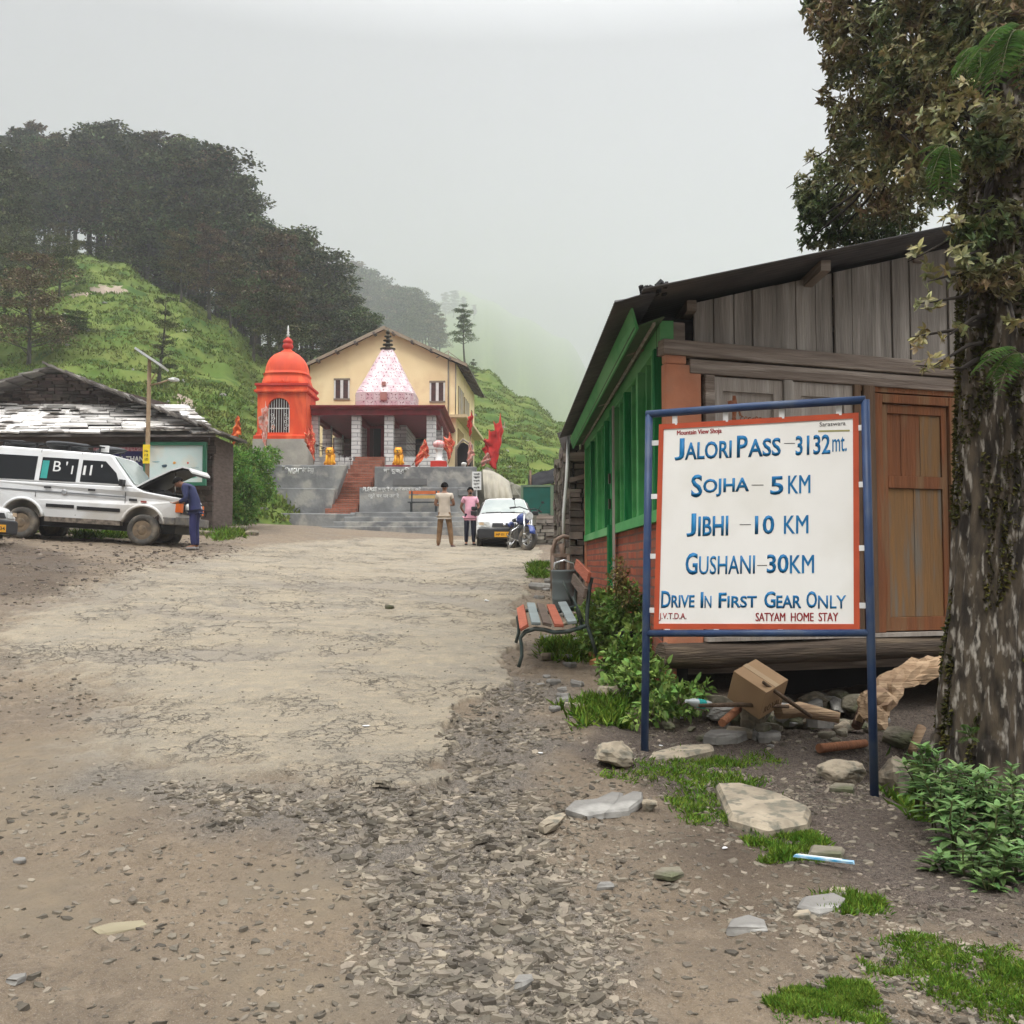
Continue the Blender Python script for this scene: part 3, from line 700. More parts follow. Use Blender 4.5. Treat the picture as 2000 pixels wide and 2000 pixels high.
for bx_ in ((526, 1012, 531, 1020), (535, 1009, 543, 1027)):
    a = at(bx_[0], bx_[3], 36.593); b = at(bx_[2], bx_[1], 36.593)
    MB().span((a.x, 36.588, a.z), (b.x, 36.596, b.z)).build('paint_mark', m_white, pf, o_)
# brick stair
st = thing('brick_stair', 'red brick stair climbing through the grey wall to the temple', 'stair', (-6.2, 38, 3.4)); o_ = st.location
n = 13
for k in range(n):
    f = k / (n - 1); y0 = 37.6 + 3.4 * f; z1 = 3.42 + .19 + (5.93 - 3.61) * f
    mb = MB().span((-7.05 + .57 * f, y0, z1 - (.5 if k else .3)), (-5.9 + .65 * f, y0 + .40, z1))
    mb.build('tread', m_brickst, st, o_, .012)
MB().span((-7.3, 41.02, 3.2), (-4.9, 41.2, 5.9)).build('riser_wall', m_conc, st, o_)
# terrace fill
tf = MB().span((-13.0, 38.6, 2.3), (-7.06, 62, 5.22)).span((-5.2, 38.65, 2.3), (-1.4, 62, 5.22)).span((-7.059, 41.2, 2.3), (-5.201, 62, 5.22)); tag(tf.build('terrace', mat('terrace_earth', (.22, .2, .17), .95)), kind='structure')
# bench on the platform
def slat_bench(px, d, zz, w, label):
    p = at(px, 0, d); r = thing('slatted_bench', label, 'bench', (p.x, d, zz))
    mo = mat('bench_orange', (.62, .16, .05), .6); my = mat('bench_yellow', (.62, .40, .13), .6); mg = mat('bench_frame', (.05, .06, .065), .6)
    for i in range(2): MB().box((0, .18 + .03 * i, .62 + .17 * i), (w, .03, .12)).build('back_slat', my if i == 0 else mo, r)
    for i in range(3): MB().box((0, -.25 + .15 * i, .40), (w, .12, .03)).build('seat_slat', mg, r)
    for sx_ in (-1, 1):
        MB().box((sx_ * w * .4, -.2, .19), (.05, .05, .38)).box((sx_ * w * .4, .15, .42), (.05, .05, .84)).box((sx_ * w * .4, -.05, .37), (.05, .35, .03)).build('leg', mg, r)
slat_bench(832, 37.3, 3.42, 1.15, 'bench with orange and yellow back slats against the grey wall')
# white notice board
nb = thing('notice_board', 'tall narrow white board with black writing on the wall corner', 'notice board', at(931, 953, 37.7)); o_ = nb.location
a = at(922, 957, 37.7); b = at(940, 921, 37.7)
MB().span((a.x, 37.70, a.z), (b.x, 37.75, b.z)).build('board', m_white, nb, o_)
MB().tube([(a.x + .17, 37.78, a.z - 1.0), (a.x + .17, 37.78, b.z)], .025).build('post', m_white, nb, o_)
m_ink = mat('black_ink', (.03, .03, .03), .7)
for i, tx in enumerate(('यात्री', 'जूता', 'मन्दिर', 'प्रवेश', 'करें')):
    y0 = 924 + i * 6.5; wall_text('lettering', tx, m_ink, nb, (925, y0, 937, y0 + 4), 37.70, o_, .03)
# tarpaulin over the bank to the right of the wall
tp = MB(); V = []; nu, nv = 16, 8
for i in range(nu + 1):
    for j in range(nv + 1):
        f = i / nu; g = j / nv; top = at(942 + 52 * f, 918 + 24 * f * f, 38.6); bot = at(946 + 58 * f, 978 + 8 * f, 37.7)
        p = top.lerp(bot, g); p.y += .09 * math.sin(i * 1.7) * (.3 + g) - .15 * math.sin(g * 3.1); V.append(p)
F = [(i * (nv + 1) + j, (i + 1) * (nv + 1) + j, (i + 1) * (nv + 1) + j + 1, i * (nv + 1) + j + 1) for i in range(nu) for j in range(nv)]
ob = tp.add(V, F, True).build('tarpaulin', mat('tarp_beige', (.36, .33, .26), .8, (.28, .26, .21), ns=3, stretch=(1, 1, .2)))
s_ = ob.modifiers.new('thick', 'SOLIDIFY'); s_.thickness = .03
tag(ob, 'beige tarpaulin draped over the bank right of the retaining wall', 'tarpaulin')
bk = MB()
for i in range(12):
    bk.blob(at(950 + i * 5, 985, 39.3 + (i % 3) * .3) + Vector((0, 0, .2 - .1 * (i % 2))), (.5, .6, .55 + .75 * (1 - i / 14)), i, 10)
tag(bk.build('earth_bank', mat('bank', (.2, .19, .15), .95, (.13, .13, .10), ns=3, bump=.7)), kind='structure')

# ------------------------------------------------------------------ temple with tiled spire
m_stone = brick_mat('white_stone', (.66, .65, .63), (.54, .54, .53), (.28, .28, .28), bw=.62, bh=.17, ms=.02, col3=(.40, .39, .38))
m_maroon = mat('maroon_paint', (.22, .022, .03), .6, (.16, .017, .024), ns=3)
m_red = mat('red_paint', (.55, .035, .02), .6, (.45, .03, .02), ns=3)
def tile_mat():
    m = bpy.data.materials.new('spire_tiles'); m.use_nodes = True; t = m.node_tree; N = t.nodes; LK = t.links.new; b = N['Principled BSDF']
    b.inputs['Roughness'].default_value = .35
    tcn = N.new('ShaderNodeTexCoord'); s = N.new('ShaderNodeSeparateXYZ'); LK(tcn.outputs['Object'], s.inputs[0])
    def ma(op, a, b_=None):
        n_ = N.new('ShaderNodeMath'); n_.operation = op
        for k, v in ((0, a), (1, b_)):
            if v is None: continue
            if isinstance(v, (int, float)): n_.inputs[k].default_value = v
            else: LK(v, n_.inputs[k])
        return n_.outputs[0]
    T = .36
    ux = ma('DIVIDE', ma('ADD', s.outputs[0], s.outputs[1]), T); uz = ma('DIVIDE', s.outputs[2], T)
    fx = ma('ABSOLUTE', ma('SUBTRACT', ma('FRACT', ux), .5)); fz = ma('ABSOLUTE', ma('SUBTRACT', ma('FRACT', uz), .5))
    grout = ma('GREATER_THAN', ma('MAXIMUM', fx, fz), .465)
    # dark flower motif in the corners of alternate tiles
    ck = ma('GREATER_THAN', ma('FRACT', ma('MULTIPLY', ma('ADD', ma('FLOOR', ux), ma('FLOOR', uz)), .5)), .25)
    x_ = ma('LESS_THAN', ma('ABSOLUTE', ma('SUBTRACT', fx, fz)), .10); ring = ma('LESS_THAN', ma('ABSOLUTE', ma('SUBTRACT', ma('MAXIMUM', fx, fz), .27)), .13)
    nz = N.new('ShaderNodeTexNoise'); nz.inputs['Scale'].default_value = 14; nz.inputs['Detail'].default_value = 3; LK(tcn.outputs['Object'], nz.inputs['Vector'])
    spk = ma('GREATER_THAN', nz.outputs[0], .49)
    mark = ma('MULTIPLY', ma('MULTIPLY', x_, ring), spk)
    def mix(f, a, c_):
        n_ = N.new('ShaderNodeMix'); n_.data_type = 'RGBA'; LK(f, n_.inputs[0])
        for k, v in ((6, a), (7, c_)):
            if isinstance(v, tuple): n_.inputs[k].default_value = (*v, 1)
            else: LK(v, n_.inputs[k])
        return n_.outputs[2]
    col = mix(ck, (.64, .53, .54), (.58, .40, .43)); col = mix(mark, col, (.16, .05, .075)); col = mix(grout, col, (.50, .43, .43))
    LK(col, b.inputs['Base Color']); return m
tm = thing('temple', 'small stone temple with pink tiled spire, maroon porch roof and white columns', 'temple', (-5.65, 41, 5.25)); o_ = tm.location
mb = MB().span((-8.55, 41.0, 5.2), (-6.55, 48.5, 5.94)).span((-5.2, 41.0, 5.2), (-2.85, 48.5, 5.94)).span((-6.55, 41.3, 5.2), (-5.2, 48.5, 5.93))
mb.build('plinth', m_stone, tm, o_, .02)
for x, y in ((-8.22, 41.3), (-6.46, 41.3), (-5.1, 41.3), (-3.35, 41.3), (-8.25, 44.4), (-8.25, 47.4), (-3.3, 44.6), (-3.3, 47.6)):
    MB().span((x - .19, y - .19, 5.941), (x + .19, y + .19, 7.66)).build('column', m_stone, tm, o_, .015)
# roof slab with stepped fascia, sloping lip
mb = MB()
def ring(x0, y0, x1, y1, z): return [(x0, y0, z), (x1, y0, z), (x1, y1, z), (x0, y1, z)]
prof = [(.0, 7.66), (.0, 7.90), (-.12, 7.90), (-.22, 7.99), (-.22, 8.04), (.05, 8.08)]
V = []
for d_, z in prof: V += ring(-8.42 + d_, 40.95 + d_, -2.98 - d_, 49.0, z)
F = [(3, 2, 1, 0)]
for i in range(len(prof) - 1):
    for j in range(4): F.append((i * 4 + j, i * 4 + (j + 1) % 4, i * 4 + 4 + (j + 1) % 4, i * 4 + 4 + j))
F.append(tuple(len(V) - 4 + j for j in range(4)))
mb.add(V, F).build('porch_roof', m_maroon, tm, o_)
mb = MB()
for x in (-8.2, -6.4, -5.1, -3.3): mb.span((x - .12, 41.15, 7.5), (x + .12, 48.2, 7.657))
mb.build('roof_beam', m_maroon, tm, o_)
# sanctum
MB().span((-6.66, 44.0, 5.941), (-4.68, 48.2, 7.655)).build('sanctum_wall', m_stone, tm, o_)
fr = MB().span((-6.42, 43.93, 5.95), (-6.28, 43.999, 7.5)).span((-5.80, 43.93, 5.95), (-5.66, 43.999, 7.5)).span((-6.42, 43.93, 7.5), (-5.66, 43.999, 7.64)).build('door_frame', m_maroon, tm, o_)
MB().span((-6.279, 43.95, 5.95), (-5.801, 43.999, 7.499)).build('doorway', m_dark, tm, o_)
MB().span((-6.279, 43.90, 5.95), (-6.12, 43.949, 7.499)).build('door_leaf', mat('door_brown', (.07, .02, .018), .5), tm, o_)
MB().span((-6.3, 43.6, 5.94), (-5.6, 43.92, 6.1)).build('door_step', m_stone, tm, o_)
# spire
pr = [(1.38, 8.04), (1.38, 9.22), (1.27, 9.45), (.95, 10.04), (.60, 10.75), (.36, 11.22), (.24, 11.42)]
MB().lathe([(r, z) for r, z in pr], (-5.75, 45.8, 0), 40, sq=5, smooth=False).build('spire', tile_mat(), tm, o_)
m_pink = mat('pink_trim', (.60, .36, .38), .5)
sp = MB().span((-5.9, 44.33, 8.85), (-5.6, 44.415, 9.2)); sp.span((-5.86, 44.5, 9.52), (-5.68, 44.75, 9.7)); sp.build('spire_niche', mat('niche', (.42, .2, .17), .6), tm, o_)
m_iron = mat('dark_bronze', (.05, .045, .03), .4, metal=.6)
fin = [(.02, 11.42), (.36, 11.43), (.36, 11.48), (.12, 11.5), (.12, 11.6), (.24, 11.62), (.24, 11.68), (.1, 11.72), (.1, 11.8), (.22, 11.82), (.22, 11.87), (.09, 11.9), (.08, 12.0), (.17, 12.02), (.17, 12.06), (.07, 12.09), (.07, 12.18), (.11, 12.2), (.02, 12.4)]
MB().lathe(fin, (-5.75, 45.8, 0), 14).build('finial', m_iron, tm, o_)
# railings between columns
mb = MB()
for x0, x1 in ((-8.03, -6.65), (-4.91, -3.54)):
    mb.span((x0, 41.3, 6.48), (x1, 41.33, 6.52)); mb.span((x0, 41.3, 6.2), (x1, 41.33, 6.23))
mb.build('railing', mat('rail_iron', (.05, .03, .03), .5), tm, o_)
mb = MB()
for k in range(7): mb.box((-8.0 + .23 * k, 40.75, 6.35 - .09 * k), (.12, .03, .05)); mb.box((-8.0 + .23 * k, 40.75, 6.2 - .09 * k), (.02, .03, .25))
mb.beam((-8.05, 40.75, 6.42), (-6.6, 40.75, 5.86), .03, .03); mb.build('hand_rail', mat('rail_iron', (0, 0, 0)), tm, o_)
# roof-top clutter behind the fascia
MB().beam((-4.3, 43, 8.3), (-3.0, 44.2, 8.12), .5, .04).build('roof_sheet', m_dark, tm, o_)

# ------------------------------------------------------------------ orange shrine
m_or = mat('orange_paint', (.74, .075, .02), .6, (.58, .055, .018), ns=3, stretch=(1, 1, .3), spec=.3, detail=8, col3=(.80, .13, .045), ns3=2)
m_or2 = mat('orange_deep', (.50, .035, .022), .55, (.42, .03, .02), ns=3)
cx, cy = -9.28, 40.95
sh = thing('orange_shrine', 'small bright orange shrine with dome and white door grille', 'shrine', (cx, cy, 5.25))
def rings(mb, prof, sm=False):          # square plan, local
    V = []
    for r, z in prof: V += [(-r, -r, z), (r, -r, z), (r, r, z), (-r, r, z)]
    F = [(3, 2, 1, 0)]
    for i in range(len(prof) - 1):
        for j in range(4): F.append((i * 4 + j, i * 4 + (j + 1) % 4, i * 4 + 4 + (j + 1) % 4, i * 4 + 4 + j))
    F.append(tuple(len(V) - 4 + j for j in range(4)))
    return mb.add(V, F, sm)
rings(MB(), [(1.12, 0), (1.12, 1.28)]).build('concrete_base', m_conc2, sh)
rings(MB(), [(1.1, 1.281), (1.1, 1.42), (1.02, 1.46), (1.02, 1.55)]).build('plinth', m_or, sh)
# body with a real arched opening in the front
pts = [(-.98, 1.55), (-.98, 3.15), (.98, 3.15), (.98, 1.55), (.30, 1.55)]
aw, ac = .44, 2.55; cxo = -.12
arch = [(cxo + aw * math.cos(a), ac + .42 * math.sin(a)) for a in [math.pi * k / 12 for k in range(13)]]
outline = [(-.98, 1.551), (-.98, 3.15), (.98, 3.15), (.98, 1.551), (cxo + aw, 1.551)] + arch + [(cxo - aw, 1.551)]
mb = MB().prism([(x, -.98, z) for x, z in outline], (0, .22, 0))
mb.span((-.98, -.759, 1.551), (-.78, .98, 3.15)).span((.78, -.759, 1.551), (.98, .98, 3.15)).span((-.779, .78, 1.551), (.779, .98, 3.15))
mb.build('shrine_wall', m_or, sh)
MB().span((-.777, -.1, 1.551), (.777, .777, 3.1)).build('inner_room', mat('inner_dark', (.05, .012, .01), .8), sh)
mb = MB()
for k in range(9):
    x = cxo - aw + .04 + k * (2 * aw - .08) / 8; top = ac + .42 * math.sqrt(max(0, 1 - ((x - cxo) / aw) ** 2)) - .02
    mb.span((x - .009, -.93, 1.56), (x + .009, -.91, top))
mb.span((cxo - aw, -.94, 2.52), (cxo + aw, -.9, 2.56)); mb.span((cxo - aw, -.94, 1.56), (cxo - aw + .03, -.9, 2.55)); mb.span((cxo + aw - .03, -.94, 1.56), (cxo + aw, -.9, 2.55))
for k in range(5):
    for sx_ in (-1, 1): mb.lathe([(.045, -.945), (.06, -.945), (.06, -.90), (.045, -.90)], (cxo + sx_ * .27 + .05 * (k % 2), 0, 1.72 + .14 * k), 8, axis='y', closed=True)
mb.build('door_grille', m_white, sh)
MB().blob((cxo - .25, -.86, 1.8), (.1, .05, .16), 5).build('garland', mat('marigold', (.85, .22, .02), .7), sh)
rings(MB(), [(1.0, 3.15), (1.1, 3.2), (1.1, 3.28), (1.02, 3.3), (1.02, 3.42)]).build('cornice', m_or, sh)
rings(MB(), [(1.02, 3.421), (1.08, 3.46), (1.08, 3.54), (1.0, 3.56)]).build('upper_cornice', m_or2, sh)
prof = [(.98, 3.54), (1.0, 3.6), (.97, 3.7), (.92, 3.85), (.89, 3.98), (.93, 4.0), (.93, 4.03), (.87, 4.06), (.86, 4.15), (.83, 4.35), (.76, 4.55), (.66, 4.72), (.52, 4.86), (.36, 4.96), (.26, 5.0), (.27, 5.03), (.18, 5.08), (.14, 5.16)]
MB().lathe(prof, (0, 0, 0), 36, sq=3.2).build('dome', m_or, sh)
mb = MB()
for k in range(12):
    a = 2 * math.pi * k / 12; mb.blob((math.cos(a) * .93, math.sin(a) * .93, 3.64), (.09, .09, .12), k, 8, 0)
mb.build('petal_band', m_or, sh)
prof = [(.13, 5.1), (.19, 5.17), (.23, 5.25), (.2, 5.34), (.16, 5.37), (.2, 5.41), (.21, 5.48), (.15, 5.55), (.09, 5.6), (.05, 5.64)]
f_ = MB().lathe(prof, (0, 0, 0), 18).build('finial', m_red, sh)
MB().lathe([(.05, 5.62), (.045, 5.7), (.08, 5.74), (.035, 5.8), (.06, 5.86), (.03, 5.92), (.045, 5.97), (.008, 6.15)], (0, 0, 0), 10).build('finial_tip', m_white, f_)

# ------------------------------------------------------------------ yellow gabled house
m_yel = mat('yellow_wash', (.92, .76, .46), .85, (.87, .70, .41), ns=.9, bump=.15, bs=20, col3=(.80, .62, .36), ns3=.7)
m_roofd = mat('roof_sheet_dark', (.07, .062, .055), .7, (.12, .1, .085), ns=2)
m_glass = mat('window_dark', (.02, .018, .02), .15, spec=.5)
m_pane = mat('pane_brown', (.10, .045, .04), .3, (.05, .03, .03), ns=8)
hs_ = thing('yellow_house', 'yellow gabled two storey house behind the temple', 'house', (-10.0, 49.0, 5.22), R(-3.5))
Wd, De, eh, rh = 7.28, 9.0, 6.1, 7.85
mb = MB().prism([(0, 0, 0), (Wd, 0, 0), (Wd, 0, eh), (Wd / 2 + .1, 0, rh), (0, 0, eh)], (0, De, 0)); mb.build('wall', m_yel, hs_)
for sg in (-1, 1):
    ex = Wd / 2 + .1; dx, dz = (ex, rh - eh); ln = math.hypot(dx, dz); ux, uz = dx / ln, dz / ln
    e0 = (ex + sg * (ux * (ln + .42)), rh + .05 - uz * (ln + .42)); 
    r_ = MB().prism([(ex, -.38, rh + .03), (e0[0], -.38, e0[1]), (e0[0], -.38, e0[1] + .06), (ex, -.38, rh + .10)], (0, De + .7, 0)).build('roof', m_roofd, hs_)
    MB().prism([(ex, -.40, rh - .08), (e0[0], -.40, e0[1] - .10), (e0[0], -.40, e0[1] + .05), (ex, -.40, rh + .10)], (0, .05, 0)).build('barge_board', mat('barge', (.33, .27, .2), .8), hs_)
    mb = MB()
    for k in range(4):
        f = (k + .5) / 4; mb.box((ex + sg * ux * ln * f, -.22, rh - .05 - uz * ln * f), (.12, .5, .12), (0, math.atan2(uz, ux) * sg, 0))
    mb.build('purlin', m_roofd, hs_)
mb = MB()
for k in range(9): mb.box((Wd + .28, .5 + k * 1.0, eh - .1), (.62, .08, .1), (0, .43, 0))
mb.build('rafter', m_roofd, hs_)
def hwin(x0, x1, z0, z1, y=0):
    w_ = MB().span((x0 - .06, y - .06, z1), (x1 + .06, y - .001, z1 + .09)).span((x0 - .06, y - .05, z0 - .08), (x1 + .06, y - .001, z0)).build('window', mat('lintel', (.24, .2, .15), .8), hs_)
    MB().span((x0, y - .03, z0 + .001), (x1, y - .002, z1 - .001)).build('pane', m_pane, w_)
    xm = (x0 + x1) / 2
    MB().span((xm - .07, y - .05, z0 + .002), (xm + .07, y - .031, z1 - .002)).span((x0 - .05, y - .04, z0 + .002), (x0 + .03, y - .031, z1 - .002)).span((x1 - .03, y - .04, z0 + .002), (x1 + .05, y - .031, z1 - .002)).build('mullion', m_white, w_)
    mb = MB()
    mb.span((x0 + .031, y - .038, (z0 + z1) / 2 - .015), (x1 - .031, y - .0301, (z0 + z1) / 2 + .015)); mb.build('glazing_bar', m_pane, w_)
z_ = lambda py, d=49: 1.55 + (1100 - py) / FPX * d - 5.22
hwin(1.27, 1.95, z_(777), z_(741)); hwin(6.02, 6.68, z_(784), z_(748))
# side wall: grey shutters, slab, lower opening, pipes
m_shut = mat('grey_shutter', (.40, .37, .31), .8, (.30, .28, .25), ns=5, stretch=(1, 1, .2))
for y0, y1, z0, z1 in ((.75, 2.9, 3.65, 5.15), (3.5, 5.6, 3.55, 5.05), (7.0, 7.5, 3.7, 4.9)):
    f_ = MB().span((Wd + .001, y0, z0), (Wd + .04, y1, z1)).build('window', m_shut, hs_)
    mb = MB()
    for k in range(4): mb.span((Wd + .041, y0 + (y1 - y0) * k / 3 - .03, z0), (Wd + .06, y0 + (y1 - y0) * k / 3 + .03, z1))
    mb.build('frame', mat('pale_frame', (.55, .42, .2), .8), f_)
MB().span((Wd - .4, -.3, 3.42), (Wd + .55, De, 3.56)).build('balcony_slab', mat('slab', (.62, .5, .3), .8), hs_)
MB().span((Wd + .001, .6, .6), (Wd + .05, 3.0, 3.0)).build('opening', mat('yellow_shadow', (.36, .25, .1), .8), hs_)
MB().span((Wd + .001, 4.0, .2), (Wd + .05, 8.0, 2.6)).build('doorway', m_dark, hs_)
MB().tube([(6.9, -.06, 3.56), (6.9, -.06, 6.75)], .035).tube([(7.26, -.06, 3.56), (7.26, -.06, 6.1)], .03).tube([(6.9, -.06, 6.75), (6.3, -.06, 6.4)], .02).tube([(6.9, -.06, 6.7), (7.5, -.06, 6.25)], .02).build('drain_pipe', mat('pipe_grey', (.30, .27, .22), .6), hs_)
MB().span((1.2, -.05, .5), (2.3, -.001, 2.5)).build('lower_door', m_pane, hs_)
MB().span((4.9, -.05, .3), (5.8, -.001, 2.4)).build('lower_doorway', m_dark, hs_)
# black arched gateway at the right end of the terrace
ag = thing('arched_gateway', 'black pointed arch doorway at the right end of the temple terrace', 'gateway', (-2.2, 39.6, 5.22)); o_ = ag.location
q = [at(893, 912, 39.6), at(893, 878, 39.6), at(899, 866, 39.6), at(906, 864, 39.6), at(919, 872, 39.6), at(920, 912, 39.6)]
MB().prism(q, (0, 1.6, 0)).build('opening', m_dark, ag, o_)
MB().tube([at(891, 912, 39.5), at(891, 874, 39.5), at(904, 858, 39.5), at(922, 870, 39.5), at(922, 912, 39.5)], .05).build('frame', mat('frame_grey', (.3, .26, .2), .8), ag, o_)
MB().blob(at(906, 907, 39.4), (.14, .08, .1), 3).build('bundle', m_white, ag, o_)

# ------------------------------------------------------------------ lions, urn, flags
m_gold = mat('yellow_lion', (.80, .42, .02), .5, (.72, .3, .02), ns=8)
def lion(px, d, label):
    p = at(px, 907, d); r = thing('lion_statue', label, 'statue', (p.x, d, 5.24))
    b = MB(); b.lathe([(.16, .10), (.2, .16), (.2, .28), (.17, .42), (.15, .52), (.12, .6)], (0, .05, 0), 12)
    b.lathe([(.02, .50), (.12, .52), (.155, .62), (.145, .72), (.09, .79), (.01, .81)], (0, -.06, 0), 12)
    for sx_ in (-1, 1):
        b.tube([(sx_ * .09, -.1, .5), (sx_ * .10, -.16, .3), (sx_ * .1, -.17, .10)], [.055, .045, .04], 8)
        b.blob((sx_ * .1, -.21, .12), (.05, .07, .03), 3, 8, 0); b.blob((sx_ * .18, .02, .2), (.07, .14, .12), 4, 8, 0); b.blob((sx_ * .10, -.05, .79), (.035, .025, .04), 2, 6, 0)
    b.lathe([(.01, -.26), (.055, -.25), (.075, -.17), (.08, -.1)], (0, 0, .62), 10, axis='y')
    b.tube([(0, .22, .15), (.12, .3, .3), (.16, .26, .5), (.1, .22, .6)], [.03, .025, .022, .035], 6)
    b.build('body', m_gold, r, smooth=True)
    mk = MB()
    for sx_ in (-1, 1): mk.blob((sx_ * .055, -.205, .68), (.022, .015, .022), 1, 6, 0)
    mk.lathe([(.005, -.275), (.03, -.268), (.035, -.255)], (0, 0, .655), 8, axis='y'); mk.box((0, -.262, .585), (.08, .03, .018))
    mk.build('face_paint', m_ink, r)
    mm = MB()
    for k in range(16):
        a = 2 * math.pi * k / 16; mm.blob((math.cos(a) * .15, -.04, .64 + math.sin(a) * .16), (.045, .06, .045), k, 6, 0)
    mm.build('mane', mat('mane_orange', (.55, .18, .02), .7), r, smooth=True)
    MB().box((0, 0, .05), (.95, .6, .1)).build('pedestal', m_maroon, r, bevel=.01)
lion(644, 38.75, 'yellow seated lion statue left of the brick stair top'); lion(778, 38.75, 'yellow seated lion statue right of the brick stair top')
p = at(857, 912, 38.9); ur = thing('offering_urn', 'white pedestal urn on a bright red block before the porch', 'urn', (p.x, 38.9, 5.24))
MB().box((0, 0, .14), (.62, .5, .28)).build('block', m_red, ur, bevel=.01)
MB().lathe([(.2, .281), (.2, .33), (.13, .36), (.12, .7), (.16, .74), (.2, .8), (.1, .82)], (0, 0, 0), 14).build('pedestal', m_white, ur)
MB().lathe([(.1, .82), (.2, .86), (.24, .95), (.2, 1.04), (.1, 1.1), (.03, 1.12)], (0, 0, 0), 14).build('red_bowl', mat('pink_cloth', (.62, .12, .12), .7, (.8, .6, .58), ns=9), ur)
m_flag = mat('flag_red', (.62, .035, .03), .8, (.48, .03, .03), ns=6, trans=.15); m_flago = mat('flag_orange', (.85, .20, .05), .8, (.75, .14, .04), ns=6, trans=.15)
m_flagp = mat('flag_pale', (.72, .52, .46), .8, (.70, .2, .14), ns=9, trans=.15); m_pole = mat('wood_pole', (.30, .2, .12), .8)
m_tinsel = mat('flag_tinsel', (.60, .07, .04), .5, (.8, .55, .25), ns=22, contrast=(.55, .66))
def flag(base, top, w, lenf, m, label, droop=.5, seed=0, pole_r=.02, start=.0, prof_c=.45):
    """wrapped hanging cloth on a leaning pole"""
    b, t_p = Vector(base), Vector(top); r = thing('temple_flag', label, 'flag', b)
    MB().tube([(0, 0, 0), t_p - b], pole_r, 6).build('pole', m_pole, r)
    nu, nv = 14, 8; V = []; ax = (t_p - b)
    for i in range(nu + 1):
        f = start + lenf * i / nu
        o = ax * (1 - f)
        for j in range(nv + 1):
            g = j / nv; ww = w * (1 - .8 * abs(i / nu - prof_c) / max(prof_c, 1 - prof_c)) * (1 + .18 * math.sin(i * 2.3 + seed))
            V.append(o + Vector((g * ww + .03 * math.sin(i * 1.3 + seed), -.04 - .07 * math.sin(g * 9 + i * .7 + seed) * (.4 + g), -droop * g * g * w * (1 + .3 * math.sin(i * 2.1 + seed)))))
    F = [(i * (nv + 1) + j, (i + 1) * (nv + 1) + j, (i + 1) * (nv + 1) + j + 1, i * (nv + 1) + j + 1) for i in range(nu) for j in range(nv)]
    o = MB().add(V, F, True).build('cloth', m, r); s_ = o.modifiers.new('thick', 'SOLIDIFY'); s_.thickness = .008
    return r
flag(at(447, 872, 33.5), at(464, 812, 33.5), .22, .75, m_flago, 'orange flag leaning left of the orange shrine above the bush', 1.2, 1)
flag(at(519, 893, 39.3), at(524, 800, 39.3), -.35, .85, m_flagp, 'pale cloth flag with red stains hanging at the shrine grille', .8, 2)
flag(at(613, 906, 39.0), at(616, 848, 39.0), -.42, .9, m_tinsel, 'red and white tinsel flag between shrine and left column', .9, 3)
flag(at(806, 909, 38.9), at(830, 858, 38.9), .34, .85, m_tinsel, 'red tinsel flag right of the right lion statue', .6, 4)
flag(at(876, 905, 39.2), at(889, 862, 39.2), -.42, .85, m_tinsel, 'red tinsel flag leaning over the red urn block', .8, 5)
flag(at(913, 912, 39.1), at(924, 812, 39.1), -.2, .42, m_flag, 'narrow red flag high on a pole by the arched gateway', .8, 6)
flag(at(912, 909, 38.9), at(917, 862, 38.9), .22, .85, m_flagp, 'faded orange cloth hanging in front of the arched gateway', .8, 7)
flag(at(966, 930, 40.5), at(986, 824, 40.5), -.62, .72, m_flag, 'large ragged red flag at the right end of the terrace', .9, 8, .02, .16, .68)
flag(at(934, 911, 39.8), at(952, 884, 39.8), .25, .8, m_flagp, 'small pale flag fallen low beside the large red flag', .6, 9)
# ------------------------------------------------------------------ stone hut at the left
m_slate = mat('slate_roof', (.86, .84, .81), .45, (.66, .64, .61), ns=2.2, island=.4, spec=.5, col3=(.22, .20, .18), ns3=1.3, c3r=(.55, .60), huev=.01)
m_slated = mat('slate_dark', (.12, .11, .10), .8, (.19, .17, .15), ns=4, island=.4)
m_rubst = mat('hut_stone', (.115, .085, .07), .9, (.075, .06, .052), ns=5, island=.5, bump=.5, bs=20)
m_timber = mat('old_timber', (.085, .06, .048), .9, (.13, .1, .085), ns=3, stretch=(1, 1, 6), bump=.4, bs=20)
def stone_wall(mb, fn, u0, u1, z0, z1, hmin=.07, hmax=.16, lmin=.15, lmax=.5, depth=.12, seed=0):
    """dry courses: fn(u, z, out) -> world point"""
    rs = random.Random(seed); z = z0
    while z < z1:
        h = rs.uniform(hmin, hmax); u = u0 - rs.uniform(0, lmin)
        while u < u1:
            l = rs.uniform(lmin, lmax); a, b = max(u, u0), min(u + l, u1)
            if b - a > .04:
                o = rs.uniform(.0, depth * .6); g = h * .07; j = lambda: rs.uniform(-.12, .12) * h
                P = [fn(a + .008, z + g + j(), 0), fn(b - .008, z + g + j(), 0), fn(b - .008, z + h - g * .5 + j(), 0), fn(a + .008, z + h - g * .5 + j(), 0)]
                Q_ = [fn(a + .02, z + g + j() * .6, o + depth * .4), fn(b - .02, z + g + j() * .6, o + depth * .4), fn(b - .02, z + h - g + j() * .6, o + depth * .4), fn(a + .02, z + h - g + j() * .6, o + depth * .4)]
                mb.add(P + Q_, [(4, 5, 6, 7), (0, 1, 5, 4), (1, 2, 6, 5), (2, 3, 7, 6), (3, 0, 4, 7)])
            u += l
        z += h
    return mb
hut = thing('stone_hut', 'dark stone hut with pale slab roof and small stone gable behind the jeep', 'hut', (-12.5, 27, 2.4)); o_ = hut.location
MB().span((-17.4, 27.05, 1.9), (-8.1, 28.9, 5.0)).build('wall', m_timber, hut, o_)
